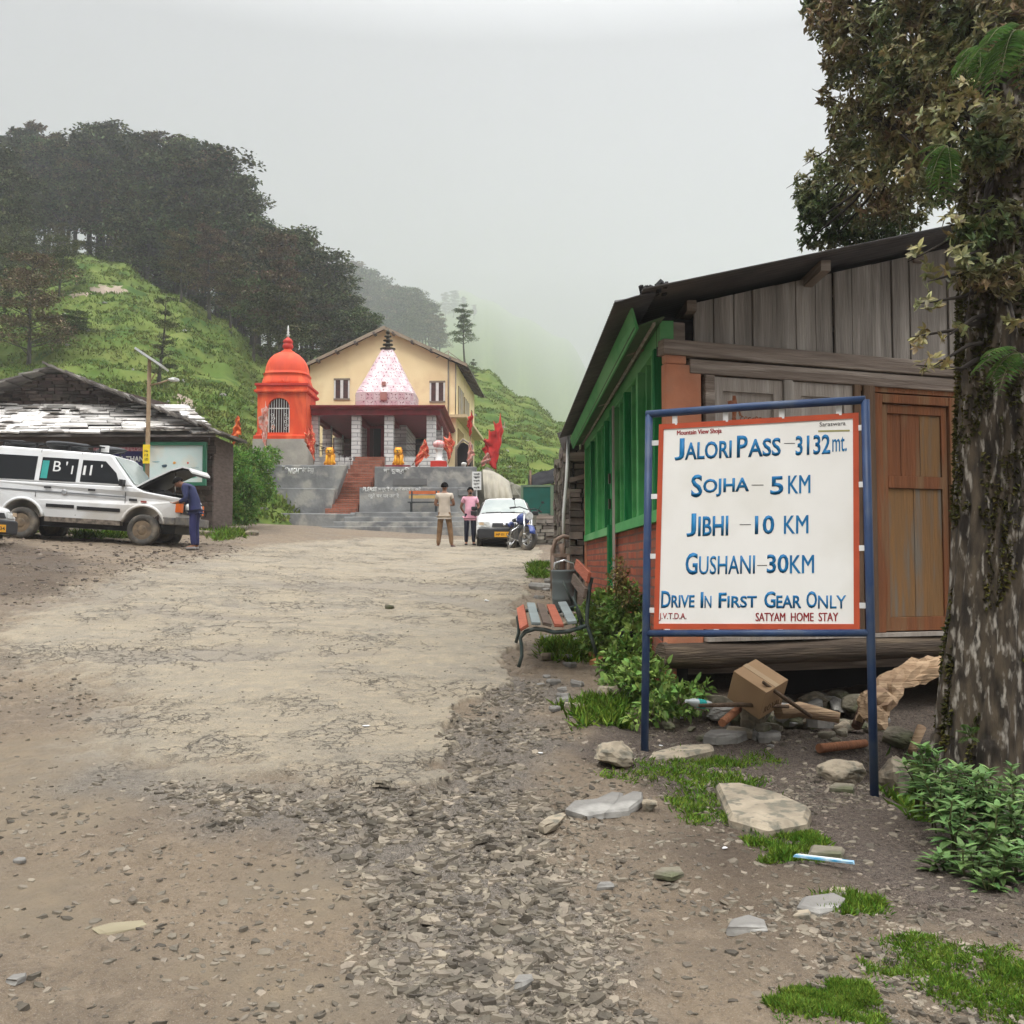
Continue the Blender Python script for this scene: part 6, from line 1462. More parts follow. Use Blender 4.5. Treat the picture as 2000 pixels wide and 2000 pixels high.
EXs = (RT - LT); EXs.z = 0; EXs.normalize(); NS = Vector((EXs.y, -EXs.x, 0))     # towards the camera
TL, TR_, BR, BL = at(1293, 834, 6.965), at(1672, 812, 6.375), at(1674, 1224, 6.375), at(1283, 1223, 6.98)
def SP(s, t, o=0.0): return TL.lerp(TR_, s).lerp(BL.lerp(BR, s), t) + NS * o
mw = mat('sign_white', (.85, .845, .81), .45, (.81, .80, .76), ns=2, col3=(.78, .77, .72), ns3=1.3)
MB().prism([SP(0, 1, .010), SP(1, 1, .010), SP(1, 0, .010), SP(0, 0, .010)], -NS * .014).build('board', mw, sg, o_)
m_rim_ = mat('sign_red', (.50, .085, .035), .6, (.42, .07, .03), ns=8)
e = .013
for q in (((-e, -e), (1 + e, -e), (1 + e, e), (-e, e)), ((-e, 1 - e), (1 + e, 1 - e), (1 + e, 1 + e), (-e, 1 + e)), ((-e, e), (e, e), (e, 1 - e), (-e, 1 - e)), ((1 - e, e), (1 + e, e), (1 + e, 1 - e), (1 - e, 1 - e))):
    MB().prism([SP(s, t, .016) for s, t in reversed(q)], -NS * .022).build('border', m_rim_, sg, o_)
m_tab = mat('white_tab', (.74, .74, .72), .6)
for s in (.075, .35, .64, .92):
    a = SP(s, -e, 0); b = LT.lerp(RT, s * .88 + .06); MB().beam(a + NS * .012 - Vector((0, 0, .01)), Vector((a.x, a.y, LT.lerp(RT, s * .9 + .05).z - .015)) + NS * .012, .035, .008, NS).build('clip', m_tab, sg, o_)
for s in (.06, .32, .64, .94):
    a = SP(s, 1 + e, 0); MB().beam(a + NS * .012, Vector((a.x, a.y, l1.lerp(r1, s * .9 + .05).z + .012)) + NS * .012, .035, .008, NS).build('clip', m_tab, sg, o_)
for t in (.08, .35, .65, .92):
    a = SP(-e, t, .012); b = LT.lerp(LB, .04 + t * .60); MB().beam(a, Vector((b.x, b.y, a.z)) + NS * .005, .035, .008, NS).build('clip', m_tab, sg, o_)
    a = SP(1 + e, t - .02, .012); b = RT.lerp(RB, .04 + t * .55); MB().beam(a, Vector((b.x, b.y, a.z)) + NS * .005, .035, .008, NS).build('clip', m_tab, sg, o_)
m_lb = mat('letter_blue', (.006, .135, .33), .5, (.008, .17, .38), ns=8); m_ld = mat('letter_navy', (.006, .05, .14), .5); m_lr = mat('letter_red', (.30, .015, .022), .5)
def zs(zx, zy):
    s = (zx - 158) / 1442; tp = 275 - 80 * s; return s, (zy - tp) / (1690 - tp)
def sign_text(txt, x0, x1, y0, y1, m=None, bold=.018, shade=True, name='lettering'):
    if 'M' in txt: bold = 0.0
    elif 'N' in txt: bold = min(bold, .004)
    s0, t0 = zs(x0, y0); s1, _ = zs(x1, y0); xm = (x0 + x1) / 2; _, ta = zs(xm, y0); _, tb = zs(xm, y1)
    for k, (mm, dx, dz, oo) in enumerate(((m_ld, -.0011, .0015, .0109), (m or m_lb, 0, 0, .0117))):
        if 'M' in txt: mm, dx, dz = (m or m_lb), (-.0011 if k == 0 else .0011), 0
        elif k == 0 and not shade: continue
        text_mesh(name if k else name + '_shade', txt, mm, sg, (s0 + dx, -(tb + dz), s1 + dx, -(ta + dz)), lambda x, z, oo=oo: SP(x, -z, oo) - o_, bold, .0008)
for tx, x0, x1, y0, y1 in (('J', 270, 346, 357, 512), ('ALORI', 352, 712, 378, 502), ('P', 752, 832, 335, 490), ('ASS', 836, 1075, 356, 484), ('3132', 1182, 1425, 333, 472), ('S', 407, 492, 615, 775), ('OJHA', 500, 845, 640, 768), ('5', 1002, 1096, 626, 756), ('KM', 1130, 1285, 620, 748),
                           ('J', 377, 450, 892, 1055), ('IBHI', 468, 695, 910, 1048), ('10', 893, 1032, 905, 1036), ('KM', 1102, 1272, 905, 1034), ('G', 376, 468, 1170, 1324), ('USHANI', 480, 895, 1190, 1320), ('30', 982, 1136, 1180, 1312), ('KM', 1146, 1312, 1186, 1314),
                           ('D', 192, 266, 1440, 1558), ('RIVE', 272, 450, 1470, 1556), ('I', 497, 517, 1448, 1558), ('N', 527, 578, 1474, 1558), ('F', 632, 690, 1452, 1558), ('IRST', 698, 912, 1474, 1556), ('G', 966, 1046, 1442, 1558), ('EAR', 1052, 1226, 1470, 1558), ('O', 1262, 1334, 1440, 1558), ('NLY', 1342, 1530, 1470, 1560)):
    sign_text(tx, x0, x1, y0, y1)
sign_text('mt.', 1440, 1538, 345, 450, None, .0)
for x0, x1, y in ((1098, 1176, 390), (864, 952, 687), (780, 862, 968), (912, 982, 1257)):
    s0, t0 = zs(x0, y); s1, t1 = zs(x1, y); MB().prism([SP(s0, t0 + .003, .0115), SP(s1, t1 + .003, .0115), SP(s1, t1, .0115), SP(s0, t0, .0115)], -NS * .001).build('dash', m_ink, sg, o_)
sign_text('J.V.T.D.A.', 178, 390, 1596, 1652, m_lr, .012, False); sign_text('SATYAM  HOME  STAY', 905, 1476, 1592, 1652, m_lr, .012, False); sign_text('Mountain View Shoja', 285, 632, 292, 336, m_lr, .0, False); sign_text('Saraswara', 1350, 1530, 238, 268, m_ink, .0, False)
s0, t0 = zs(1340, 300); s1, t1 = zs(1558, 296); MB().prism([SP(s0, t0 + .008, .0115), SP(s1, t1 + .008, .0115), SP(s1, t1, .0115), SP(s0, t0, .0115)], -NS * .001).build('olive_streak', mat('olive', (.35, .33, .13), .7), sg, o_)

# ------------------------------------------------------------------ bench, bin, chair frame
bp = lambda px, py, d: at(px, py, d)
bn = thing('park_bench', 'bench with red, grey and brown slats on curved iron legs by the shop wall', 'bench', at(1085, 1290, 9.8)); o_ = bn.location
m_biron = mat('bench_iron', (.035, .055, .052), .6, (.06, .07, .06), ns=8)
sl = [wood('slat_red', (.36, .11, .065), (.26, .08, .05), rot='h'), wood('slat_grey', (.22, .255, .25), (.16, .18, .18), rot='h'), wood('slat_brown', (.14, .105, .085), (.09, .07, .055), rot='h')]
seat_px = [(1013, 1303), (1019, 1282), (1019, 1262), (1016, 1246), (1026, 1234), (1045, 1228), (1063, 1230), (1083, 1235), (1110, 1233), (1146, 1222)]
back_px = [(1166, 1280), (1156, 1248), (1146, 1218), (1148, 1180), (1152, 1145), (1156, 1128)]
dF = Vector((-.02, 1.35, .115))
for q in (0, 1):
    sh_ = dF * q
    f_ = MB().tube([bp(x, y, 9.2) + sh_ for x, y in seat_px], [.017] * 4 + [.02] * 6, 8).tube([bp(x, y, 9.2) + sh_ for x, y in back_px], .018, 8).tube([bp(1118, 1165, 9.2) + sh_ + Vector((.0, 0, 0)), bp(1140, 1215, 9.2) + sh_], .012, 6).build('iron_frame', m_biron, bn, o_)
for i, (x, y, k, tl) in enumerate(((1024, 1226, 0, -.55), (1047, 1218, 1, .05), (1069, 1220, 2, .25), (1092, 1222, 0, .05), (1118, 1216, 1, -.1))):
    a = bp(x, y, 9.16); b = a + dF * 1.06; MB().beam(a, b, .085, .03, (math.sin(tl), 0, math.cos(tl))).build('seat_slat', sl[k], bn, o_, .004)
for i, (x, y, k) in enumerate(((1150, 1128, 0), (1143, 1160, 2))):
    a = bp(x, y, 9.16); b = a + dF * 1.06; MB().beam(a, b, .10, .03, (-.97, 0, .22)).build('back_slat', sl[k], bn, o_, .004)
bi = thing('litter_bin', 'grey plastic drum bin standing behind the bench', 'bin', on((1102 - 1000) / FPX * 13.4, 13.4)); r_ = .165
MB().lathe([(.15, 0), (.16, .02), (.162, .12), (.168, .13), (.165, .15), (.167, .34), (.173, .355), (.168, .375), (.168, .42), (.175, .44), (.172, .49), (.178, .50), (.178, .525), (.165, .527), (.16, .50), (.155, .40), (.01, .39)], (0, 0, 0), 28).build('drum', mat('bin_grey', (.105, .125, .125), .5, (.085, .10, .10), ns=4), bi)
MB().blob((0, 0, .46), (.13, .13, .08), 4).build('rubbish', m_white, bi)
MB().tube([(-.15, 0, .50), (-.13, 0, .62), (0, 0, .66), (.13, 0, .62), (.15, 0, .50)], .012, 6).build('rim_handle', m_chr, bi)
ch = thing('broken_chair', 'old wooden chair frame with rounded back behind the bin', 'chair', on((1090 - 1000) / FPX * 14.3, 14.3)); o_ = ch.location
mch = wood('chair_wood', (.26, .19, .15), (.18, .13, .10))
MB().tube([at(1079, 1150, 14.3), at(1079, 1075, 14.3), at(1085, 1055, 14.3), at(1100, 1047, 14.3), at(1112, 1050, 14.3)], .03, 8).build('back_bow', mch, ch, o_)
MB().tube([at(1098, 1150, 14.1), at(1099, 1075, 14.1), at(1096, 1062, 14.1)], .04, 8).build('back_splat', mch, ch, o_)
MB().beam(at(1079, 1085, 14.2), at(1112, 1085, 14.2), .4, .05).build('seat', mch, ch, o_)
for x in (1080, 1110): MB().tube([at(x, 1085, 14.0), at(x, 1165, 14.0)], .025, 6).build('leg', mch, ch, o_)
# ------------------------------------------------------------------ stones and rubble
def gz(x, y):
    return float(hfull(np.array([x]), np.array([y]))[0][0])
m_rk = mat('rock_tan', (.33, .28, .205), .9, (.20, .17, .125), ns=5, bump=.7, bs=18, col3=(.14, .13, .10), ns3=14)
m_rkg = mat('rock_grey', (.20, .19, .172), .9, (.13, .125, .115), ns=4, bump=.6, bs=16, col3=(.29, .28, .255), ns3=3)
m_rko = mat('rock_olive', (.185, .165, .12), .9, (.095, .088, .066), ns=5, bump=.8, bs=18, col3=(.115, .12, .07), ns3=3)
def rock(px, py, wpx, hpx, m, label, depth=.7, rot=0.0, seed=None, group=None, tilt=0.0, sink=.15, name='rock'):
    """stone whose foot meets the ground under pixel (px, py)"""
    g = G(px, py); d = g.y; w = wpx / FPX * d; h = hpx / FPX * d
    if hpx / wpx < .5:                       # flat stones split into angular plates
        rs = random.Random(int(px * 13 + py)); k = rs.randint(5, 8); an = [2 * math.pi * (i + rs.uniform(-.3, .3)) / k for i in range(k)]; rr = [rs.uniform(.7, 1.1) for _ in an]
        V = []; tl = (rs.uniform(-.18, .18), rs.uniform(-.18, .18))
        for zz, sc in ((-.5, .9), (.1, 1.0), (.5, .86)):
            for a, q in zip(an, rr): V.append((math.cos(a) * q * w * .55 * sc, math.sin(a) * q * w * .55 * depth * sc, zz * h + (tl[0] * math.cos(a) + tl[1] * math.sin(a)) * w * .3 + (rs.uniform(-.12, .12) * h if zz > .2 else 0)))
        F = [tuple(range(2 * k, 3 * k))] + [(l * k + i, l * k + (i + 1) % k, (l + 1) * k + (i + 1) % k, (l + 1) * k + i) for l in range(2) for i in range(k)]
        r = MB().add(V, F).build(name, m); r.rotation_euler.z = rot
    else: r = MB().blob((0, 0, 0), (w * .62, w * .62 * depth, h * .62), seed if seed is not None else int(px * 7 + py), 26, .3, rot=(tilt, random.uniform(-.1, .1), rot)).build(name, m)
    r.location = (g.x, g.y + w * .3 * depth, gz(g.x, g.y + w * .3 * depth) + h * (.5 - sink)); r.modifiers.new('bevel', 'BEVEL').width = min(w, h) * .05
    return tag(r, label, 'rock', group)
def slab(px, py, pts, th, m, label, name='stone_slab', tilt=(0, 0), lift=.0):
    """flat flagstone with a pixel outline laid on the ground"""
    W_ = [G(x, y) for x, y in pts]; c = sum(W_, Vector()) / len(W_); z0 = max(gz(p.x, p.y) for p in W_) * .4 + gz(c.x, c.y) * .6
    P = [Vector((p.x - c.x, p.y - c.y, (p.x - c.x) * tilt[0] + (p.y - c.y) * tilt[1])) for p in W_]
    mb = MB(); n = len(P); rs = random.Random(int(px)); V = [p * 1.0 - Vector((0, 0, th)) for p in P] + [p + Vector((rs.uniform(-.01, .01), rs.uniform(-.01, .01), 0)) for p in P] + [p * .9 + Vector((0, 0, th * .25 + rs.uniform(0, .008))) for p in P]
    F = [tuple(range(2 * n, 3 * n))]
    for k in range(2):
        for i in range(n): F.append((k * n + i, k * n + (i + 1) % n, (k + 1) * n + (i + 1) % n, (k + 1) * n + i))
    nrm = (P[1] - P[0]).cross(P[2] - P[1]).z
    if nrm < 0: F = [tuple(reversed(f)) for f in F]
    o = mb.add(V, F).build(name, m); o.location = (c.x, c.y, z0 + th * .55 + lift); return tag(o, label, 'stone slab')
slab(1180, 1580, [(1105, 1590), (1118, 1578), (1165, 1572), (1198, 1558), (1215, 1562), (1208, 1580), (1190, 1596), (1150, 1603)], .03, m_rkg, 'pale grey cracked flagstone left of a smaller piece it broke from', tilt=(0, .1))
slab(1220, 1580, [(1182, 1598), (1212, 1570), (1238, 1560), (1256, 1564), (1254, 1578), (1228, 1594)], .03, m_rkg, 'grey flagstone fragment lying against the larger cracked flagstone', tilt=(-.04, .1))
slab(1075, 1610, [(1052, 1624), (1070, 1604), (1100, 1592), (1108, 1598), (1085, 1620), (1064, 1630)], .03, m_rk, 'tan narrow stone touching the left end of the cracked flagstone')
slab(1490, 1590, [(1425, 1618), (1396, 1556), (1440, 1560), (1520, 1585), (1586, 1612), (1578, 1632), (1500, 1640)], .09, m_rk, 'big tan slab with grass in front, right of the grass patch', tilt=(0, .04), lift=.0)
slab(1610, 1770, [(1558, 1772), (1572, 1755), (1630, 1748), (1656, 1760), (1640, 1776), (1600, 1783)], .03, m_rkg, 'grey flat stone below the blue plastic strip', tilt=(0, .1))
slab(1640, 1740, [(1618, 1742), (1622, 1730), (1652, 1732), (1654, 1746)], .02, m_rk, 'small pale tan stone just behind the grey flat stone')
slab(1460, 1800, [(1418, 1813), (1430, 1790), (1462, 1782), (1496, 1795), (1502, 1814), (1460, 1816)], .025, m_rkg, 'rounded dark grey flat stone alone on the brown dirt')
slab(1570, 1790, [(1552, 1788), (1560, 1777), (1580, 1778), (1582, 1794)], .02, m_rk, 'little tan stone at the left corner of the grey flat stone')
slab(1340, 1465, [(1262, 1478), (1270, 1465), (1330, 1458), (1390, 1460), (1396, 1478), (1340, 1488)], .05, m_rk, 'long thin rotten slab at the foot of the left sign post', tilt=(0, .0), lift=-.02)
slab(245, 1800, [(182, 1800), (215, 1790), (300, 1782), (315, 1786), (262, 1806), (205, 1818), (192, 1812)], .012, mat('yellow_stone', (.25, .22, .145), .9, (.2, .17, .11), ns=4), 'pale yellow flat rock flush in the mud at lower left', lift=-.010)
slab(35, 1910, [(10, 1912), (25, 1900), (52, 1898), (50, 1906), (30, 1916)], .012, m_rkg, 'grey chip half sunk in the mud at the bottom left edge')
slab(1650, 1540, [(1618, 1545), (1630, 1536), (1668, 1538), (1668, 1550)], .03, m_rko, 'olive flat stone between the tan slab and the leafy bush')
slab(1610, 1672, [(1580, 1676), (1588, 1662), (1648, 1666), (1646, 1680)], .04, m_rko, 'mossy olive stone right above the blue plastic strip')
slab(1420, 1445, [(1372, 1450), (1385, 1436), (1440, 1432), (1462, 1440), (1440, 1452), (1400, 1456)], .05, m_rkg, 'flat grey stone below the heap of rubble under the cardboard box', tilt=(0, .08))
slab(1300, 1700, [(1278, 1704), (1290, 1692), (1330, 1690), (1336, 1704), (1310, 1712)], .02, m_rko, 'brown olive flat stone alone on the gravel left of the blue strip')
slab(1180, 1730, [(1166, 1732), (1172, 1722), (1194, 1722), (1196, 1730)], .018, m_rkg, 'small grey stone on the gravel below the cracked flagstone')
slab(20, 2030, [(1002, 1940), (1012, 1925), (1040, 1918), (1038, 1932), (1020, 1944)], .02, m_rkg, 'grey chip at the bottom centre edge of the gravel')
rock(1210, 1502, 82, 52, m_rk, 'pale angular boulder left of the left sign post', .7, .3, 31)
rock(1475, 1428, 66, 78, m_rk, 'tall pale leaning stone directly under the cardboard box', .5, .2, 12, tilt=.2)
rock(1535, 1420, 75, 44, m_rko, 'mossy olive rock right of the tall pale leaning stone', .7, .1, 44)
rock(1590, 1418, 70, 40, m_rko, 'low brown rock between mossy rock and broken log', .7, .6, 45)
rock(1655, 1432, 48, 24, m_rk, 'small tan rock left of the right sign post foot', .7, .2, 46)
rock(1652, 1530, 92, 50, m_rk, 'wide tan stone left of the foot of the right sign post', .6, -.15, 47)
rock(1748, 1555, 78, 88, m_rk, 'large upright tan boulder right of the right sign post', .7, .5, 48)
rock(1760, 1470, 75, 38, m_rko, 'smooth olive stone in the shade beside the broken log', .8, 0, 49)
rock(1450, 1440, 60, 18, m_rk, 'flat tan stone in front of the tall pale leaning stone', .8, 0, 50)
rock(1505, 1445, 55, 18, m_rkg, 'flat grey stone in front of the mossy rock', .8, .3, 51)
rock(1270, 1585, 34, 26, m_rk, 'tan pointed stone at the left end of the grass patch', .6, .3, 52)
rock(1335, 1400, 36, 18, m_rk, 'small tan stone in the creeper by the left sign post', .8, .1, 53)
rock(1205, 1372, 80, 26, m_rk, 'flat tan stone at the foot of the wall creeper', .7, .1, 54)
rock(760, 1195, 20, 8, m_rko, 'lone dark stone out on the tarmac', .8, 0, 55)
rock(35, 1688, 34, 9, m_rkg, 'pale chip on the mud at the left', .8, 0, 56)
rock(1060, 1150, 60, 12, m_rkg, 'flat stone at the tarmac edge left of the bin', .8, .2, 57)
rock(495, 1005, 34, 32, m_conc2, 'squarish concrete block against the platform end by the bush', .8, .1, 58)
for i, (x, y, w, h) in enumerate(((430, 1030, 46, 12), (462, 1038, 40, 11), (400, 1045, 36, 10), (486, 1046, 34, 9), (140, 1042, 40, 13), (190, 1044, 34, 10), (445, 1018, 36, 12), (412, 1020, 30, 10))):
    rock(x, y, w, h, m_rk, 'pale flat stone lying in the weeds near the jeep and bush', .8, random.random(), 60 + i, 'stones in the weeds by the hut')
for i in range(34):            # edge of the tarmac: broken kerb stones
    t = i / 33; x = 985 + 75 * math.sin(t * 2.2) + random.uniform(-14, 40) * (1 + t); y = 1095 + 300 * t + random.uniform(-8, 8); w = random.uniform(16, 42) * (.6 + .7 * t)
    rock(x + 60 * (1 - t) , y, w, w * random.uniform(.22, .4), random.choice((m_rk, m_rkg, m_rkg)), 'flat broken stone along the right edge of the tarmac', .8, random.random() * 3, 100 + i, 'stones along the tarmac edge')
for i in range(34):
    x = random.uniform(1400, 1700); y = random.uniform(1385, 1440); w = random.uniform(30, 70)
    rock(x, y, w, w * random.uniform(.3, .7), random.choice((m_rk, m_rkg, m_rko, m_rko)), 'broken stone heaped in the rubble pile between the box and the broken log', .8, random.random() * 3, 400 + i, 'stones of the rubble pile under the box', sink=-.3 * random.random())
for i in range(30):
    x = random.uniform(1290, 1760); y = random.uniform(1385, 1455); w = random.uniform(14, 38)
    rock(x, y, w, w * random.uniform(.3, .6), random.choice((m_rk, m_rkg, m_rko, m_rko)), 'small stone in the rubble strip under the shop floor', .8, random.random() * 3, 200 + i, 'stones in the rubble under the shop')
def chips(name, n, sampler, smin, smax, m, label, seed, flat=.35):
    rg = np.random.default_rng(seed); P = sampler(rg, n); z = hfull(P[:, 0], P[:, 1])[0]; n = len(P); k = 6
    s = smin + (smax - smin) * rg.random(n) ** 2.6; an = np.arange(k) * 2 * np.pi / k
    rad = s[:, None] * rg.uniform(.55, 1.15, (n, k)); ro = rg.random(n)[:, None] * 6.28; el = rg.uniform(.5, 1, n)[:, None]
    ca, sa = np.cos(an)[None], np.sin(an)[None]; lx, ly = rad * ca, rad * sa * el
    x = lx * np.cos(ro) - ly * np.sin(ro); y = lx * np.sin(ro) + ly * np.cos(ro)
    th = s * rg.uniform(flat * .5, flat * 1.4, n); tx, ty = rg.normal(0, .16, (2, n))
    zt = x * tx[:, None] + y * ty[:, None]
    b = np.stack([P[:, 0:1] + x * .95, P[:, 1:2] + y * .95, z[:, None] + zt - th[:, None] * .9], -1); t = np.stack([P[:, 0:1] + x * .82, P[:, 1:2] + y * .82, z[:, None] + zt + th[:, None] * rg.uniform(.15, .6, (n, k))], -1)
    V = np.concatenate([b, t], 1).reshape(-1, 3); i = np.arange(n)[:, None] * 12; F = []
    for j in range(k):
        q = (j + 1) % k; F += [i + [j, q, 6 + q], i + [j, 6 + q, 6 + j]]
    F += [i + [6, 7, 8], i + [6, 8, 9], i + [6, 9, 10], i + [6, 10, 11]]
    return tag(np_mesh(name, V, np.concatenate(F), m, smooth=False), label, 'gravel', kind='stuff')
def samp_poly(poly, pad=0.0, near=1.0, keep=None):
    xs_ = [p.x for p in poly]; ys_ = [p.y for p in poly]
    def f(rg, n):
        x = rg.uniform(min(xs_), max(xs_), n * 6); y = min(ys_) + (max(ys_) - min(ys_)) * rg.random(n * 6) ** near
        sdv = poly_sd(poly, x, y) + (fbm(x * 2, y * 2, 77) - .5) * .8; k = (sdv > pad) & (rg.random(n * 6) < sstep(.30, .62, fbm(x * 1.4, y * 1.4, 78)) + .12)
        if keep is not None: k &= keep(x, y, rg)
        return np.stack([x[k], y[k]], 1)[:n]
    return f
m_chip = mat('gravel_chip', (.185, .157, .118), .9, (.10, .087, .068), ns=6, island=.55, bump=.4, bs=40, huev=.012)
m_chipd = mat('gravel_dark', (.15, .122, .098), .9, (.08, .063, .05), ns=6, island=.75, huev=.012)
ALL = gp((-200, 1110), (500, 1075), (1080, 1090), (1200, 1330), (1800, 1500), (2100, 1750), (2150, 2060), (-200, 2060))
chips('gravel', 7000, samp_poly(GRAVEL), .006, .055, m_chip, 'grey angular gravel in the torn tarmac edge', 1)
notar = lambda x, y, rg: poly_sd(TAR, x, y) + (fbm(x * 1.3, y * 1.3, 3) - .5) * .5 < -.02
chips('gravel', 13000, samp_poly(ALL, 0, 1.6, notar), .004, .036, m_chip, 'loose gravel over the muddy foreground', 2)
chips('gravel', 6000, samp_poly(ALL, 0, 1.2, lambda x, y, rg: poly_sd(TAR, x, y) > 0), .004, .020, m_chip, 'fine loose gravel on the tarmac', 3)
VERGE = gp((1000, 1340), (1180, 1380), (1400, 1400), (1800, 1440), (2050, 1700), (2080, 2050), (1050, 2050), (1000, 1650))
chips('gravel', 9000, samp_poly(VERGE, 0, 1.5), .005, .036, m_chip, 'brown and grey gravel of the right verge', 4)
chips('gravel', 12000, samp_poly(LITTER_SHADE), .004, .014, m_chipd, 'dark bark chips and leaf litter before the tree', 5)
LEFTS = gp((-200, 1045), (420, 1050), (500, 1075), (120, 1170), (-200, 1230))
chips('gravel', 2500, samp_poly(LEFTS), .012, .07, m_chipd, 'dark rubble strewn below the jeep', 6)
# ---- things under the shop
m_card = mat('cardboard', (.36, .235, .13), .85, (.31, .2, .11), ns=3)
g = at(1472, 1372, 7.55); cb = thing('cardboard_box', 'brown cardboard box tipped on stones under the shop', 'box', g, rot=(R(28), R(-16), R(38)))
MB().box((0, 0, .13), (.27, .30, .25)).build('carton', m_card, cb, bevel=.004)
MB().box((0, 0, .2565), (.05, .302, .002)).build('tape', mat('tape', (.42, .3, .18), .4), cb)
mgp = mat('print_green', (.10, .16, .06), .8); mgb = mat('print_brown', (.17, .10, .05), .8)
text_mesh('lettering', 'FRESH', mgp, cb, (-.09, .10, .09, .18), lambda x, z: (.1365, x, z), .02, .001); text_mesh('lettering', 'ROYAL', mgb, cb, (-.10, .05, .10, .11), lambda x, z: (x, -.1515, z), .02, .001)
bt = thing('plastic_bottle', 'clear plastic bottle with teal label beside the cardboard box', 'bottle', at(1388, 1378, 7.5), rot=(R(78), R(0), R(-62)))
MB().lathe([(.01, 0), (.03, .005), (.032, .03), (.03, .09), (.032, .12), (.03, .17), (.014, .21), (.013, .235)], (0, 0, 0), 16).build('bottle_body', mat('bottle_clear', (.55, .6, .6), .15, spec=.6), bt)
MB().lathe([(.0325, .06), (.034, .065), (.034, .125), (.0325, .13)], (0, 0, 0), 16).build('label', mat('label_teal', (.02, .42, .38), .5), bt)
ps = thing('plastic_wrapper', 'long blue and white plastic strip on the dark litter', 'wrapper', G(1610, 1690) + Vector((0, 0, .03)), R(-25))
MB().box((0, 0, 0), (.26, .028, .010), jit=.1).build('strip', mat('blue_strip', (.03, .28, .50), .3, (.5, .6, .65), ns=14, stretch=(1, 9, 1)), ps); MB().box((-.02, 0, .007), (.2, .010, .004)).build('white_band', m_white, ps)
def log(pts, r, m, label, name='stick', flat=None, cat='stick'):
    P = [Vector(p) for p in pts]; c = P[0].copy(); o = MB().tube([p - c for p in P], r, 9).build(name, m); o.location = c; return tag(o, label, cat)
m_stk = wood('stick_bark', (.16, .11, .075), (.09, .065, .045)); m_split = wood('split_wood', (.46, .33, .21), (.30, .20, .12), c3=(.22, .14, .09), rot='h', bump=1)
log([at(1490, 1332, 7.3), at(1530, 1362, 7.35), at(1585, 1400, 7.4)], [.012, .016, .014], m_stk, 'dead stick slanting down right from the cardboard box')
log([at(1365, 1378, 7.3), at(1440, 1376, 7.35), at(1540, 1380, 7.5)], [.014, .018, .012], m_stk, 'long grey stick lying level under the cardboard box')
log([at(1410, 1412, 7.2), at(1442, 1385, 7.5)], [.03, .03], wood('red_billet', (.30, .13, .065), (.2, .09, .05)), 'short red brown billet left of the tall pale stone', 'billet', cat='billet')
log([at(1520, 1392, 7.5), at(1560, 1385, 7.6), at(1640, 1402, 7.5)], [.05, .06, .04], m_split, 'broken board end among the rubble right of the box', 'broken_board', cat='board')
# arched slab of split wood
Pc = [at(1700, 1418, 7.1), at(1712, 1380, 7.15), at(1745, 1345, 7.25), at(1790, 1318, 7.35), at(1850, 1306, 7.4), at(1880, 1308, 7.4)]
_P = []
for i in range(5):
    for k in range(4): _P.append(Pc[i].lerp(Pc[i + 1], k / 4) + Vector((random.uniform(-.008, .008), 0, random.uniform(-.012, .012))))
Pc = _P + [Pc[5]]; V = []; F = []; rs = random.Random(5)
for i, p in enumerate(Pc):
    for j in range(11):
        a = math.pi * (j / 10) ; rr = .11 + .025 * rs.random() - (.05 if i > 18 else 0) + rs.uniform(-.02, .02); nrm = Vector((-.5, -.45, .75)).normalized() if i < 12 else Vector((-.1, -.4, .9)).normalized()
        sdv = Vector((.25, -.95, -.1)).normalized(); V.append(p - Pc[0] + sdv * math.cos(a) * rr * .85 + nrm * (math.sin(a) * rr * .55 + rs.uniform(-.02, .02)))
for i in range(len(Pc) - 1):
    for j in range(10): F.append((i * 11 + j, i * 11 + j + 1, (i + 1) * 11 + j + 1, (i + 1) * 11 + j))
o = MB().add(V, F, False).build('split_log', m_split); o.location = Pc[0]; q = o.modifiers.new('thick', 'SOLIDIFY'); q.thickness = .045; q.offset = -1
tag(o, 'arched pale split log propped between the sign and the tree', 'log')
log([at(1672, 1420, 7.2), at(1690, 1378, 7.3), at(1700, 1365, 7.35)], [.035, .045, .03], wood('root_bark', (.13, .075, .05), (.07, .04, .03), bump=1), 'reddish bark root standing left of the arched split log', 'bark_piece', cat='bark')
log([at(1780, 1470, 7.4), at(1800, 1420, 7.5)], [.03, .035], m_split, 'pale plank end leaning in the dark under the arched log', 'plank_end', cat='plank')
for k, (x0, y0, x1, y1) in enumerate(((1155, 1292, 1190, 1278), (1158, 1303, 1192, 1288))):
    a = G(x0, y0); b = G(x1, y1); c = (a + b) / 2; o = MB().beam(a - c, b - c, .07, .045).build('timber_offcut', wood('offcut', (.40, .2, .085), (.28, .13, .06), rot='h')); o.location = c + Vector((0, 0, .04 + .03 * (1 - k))); tag(o, ('sawn orange timber offcut behind the other by the bench leg', 'sawn orange timber offcut nearer the camera by the bench leg')[k], 'offcut')
log([G(1600, 1470) + Vector((0, 0, .03)), G(1690, 1462) + Vector((0, 0, .04))], [.035, .03], wood('red_billet', (0, 0, 0), (0, 0, 0)), 'red brown rotten billet behind the wide tan stone', 'billet', cat='billet')
m_lit = mat('litter_white', (.72, .72, .72), .6)
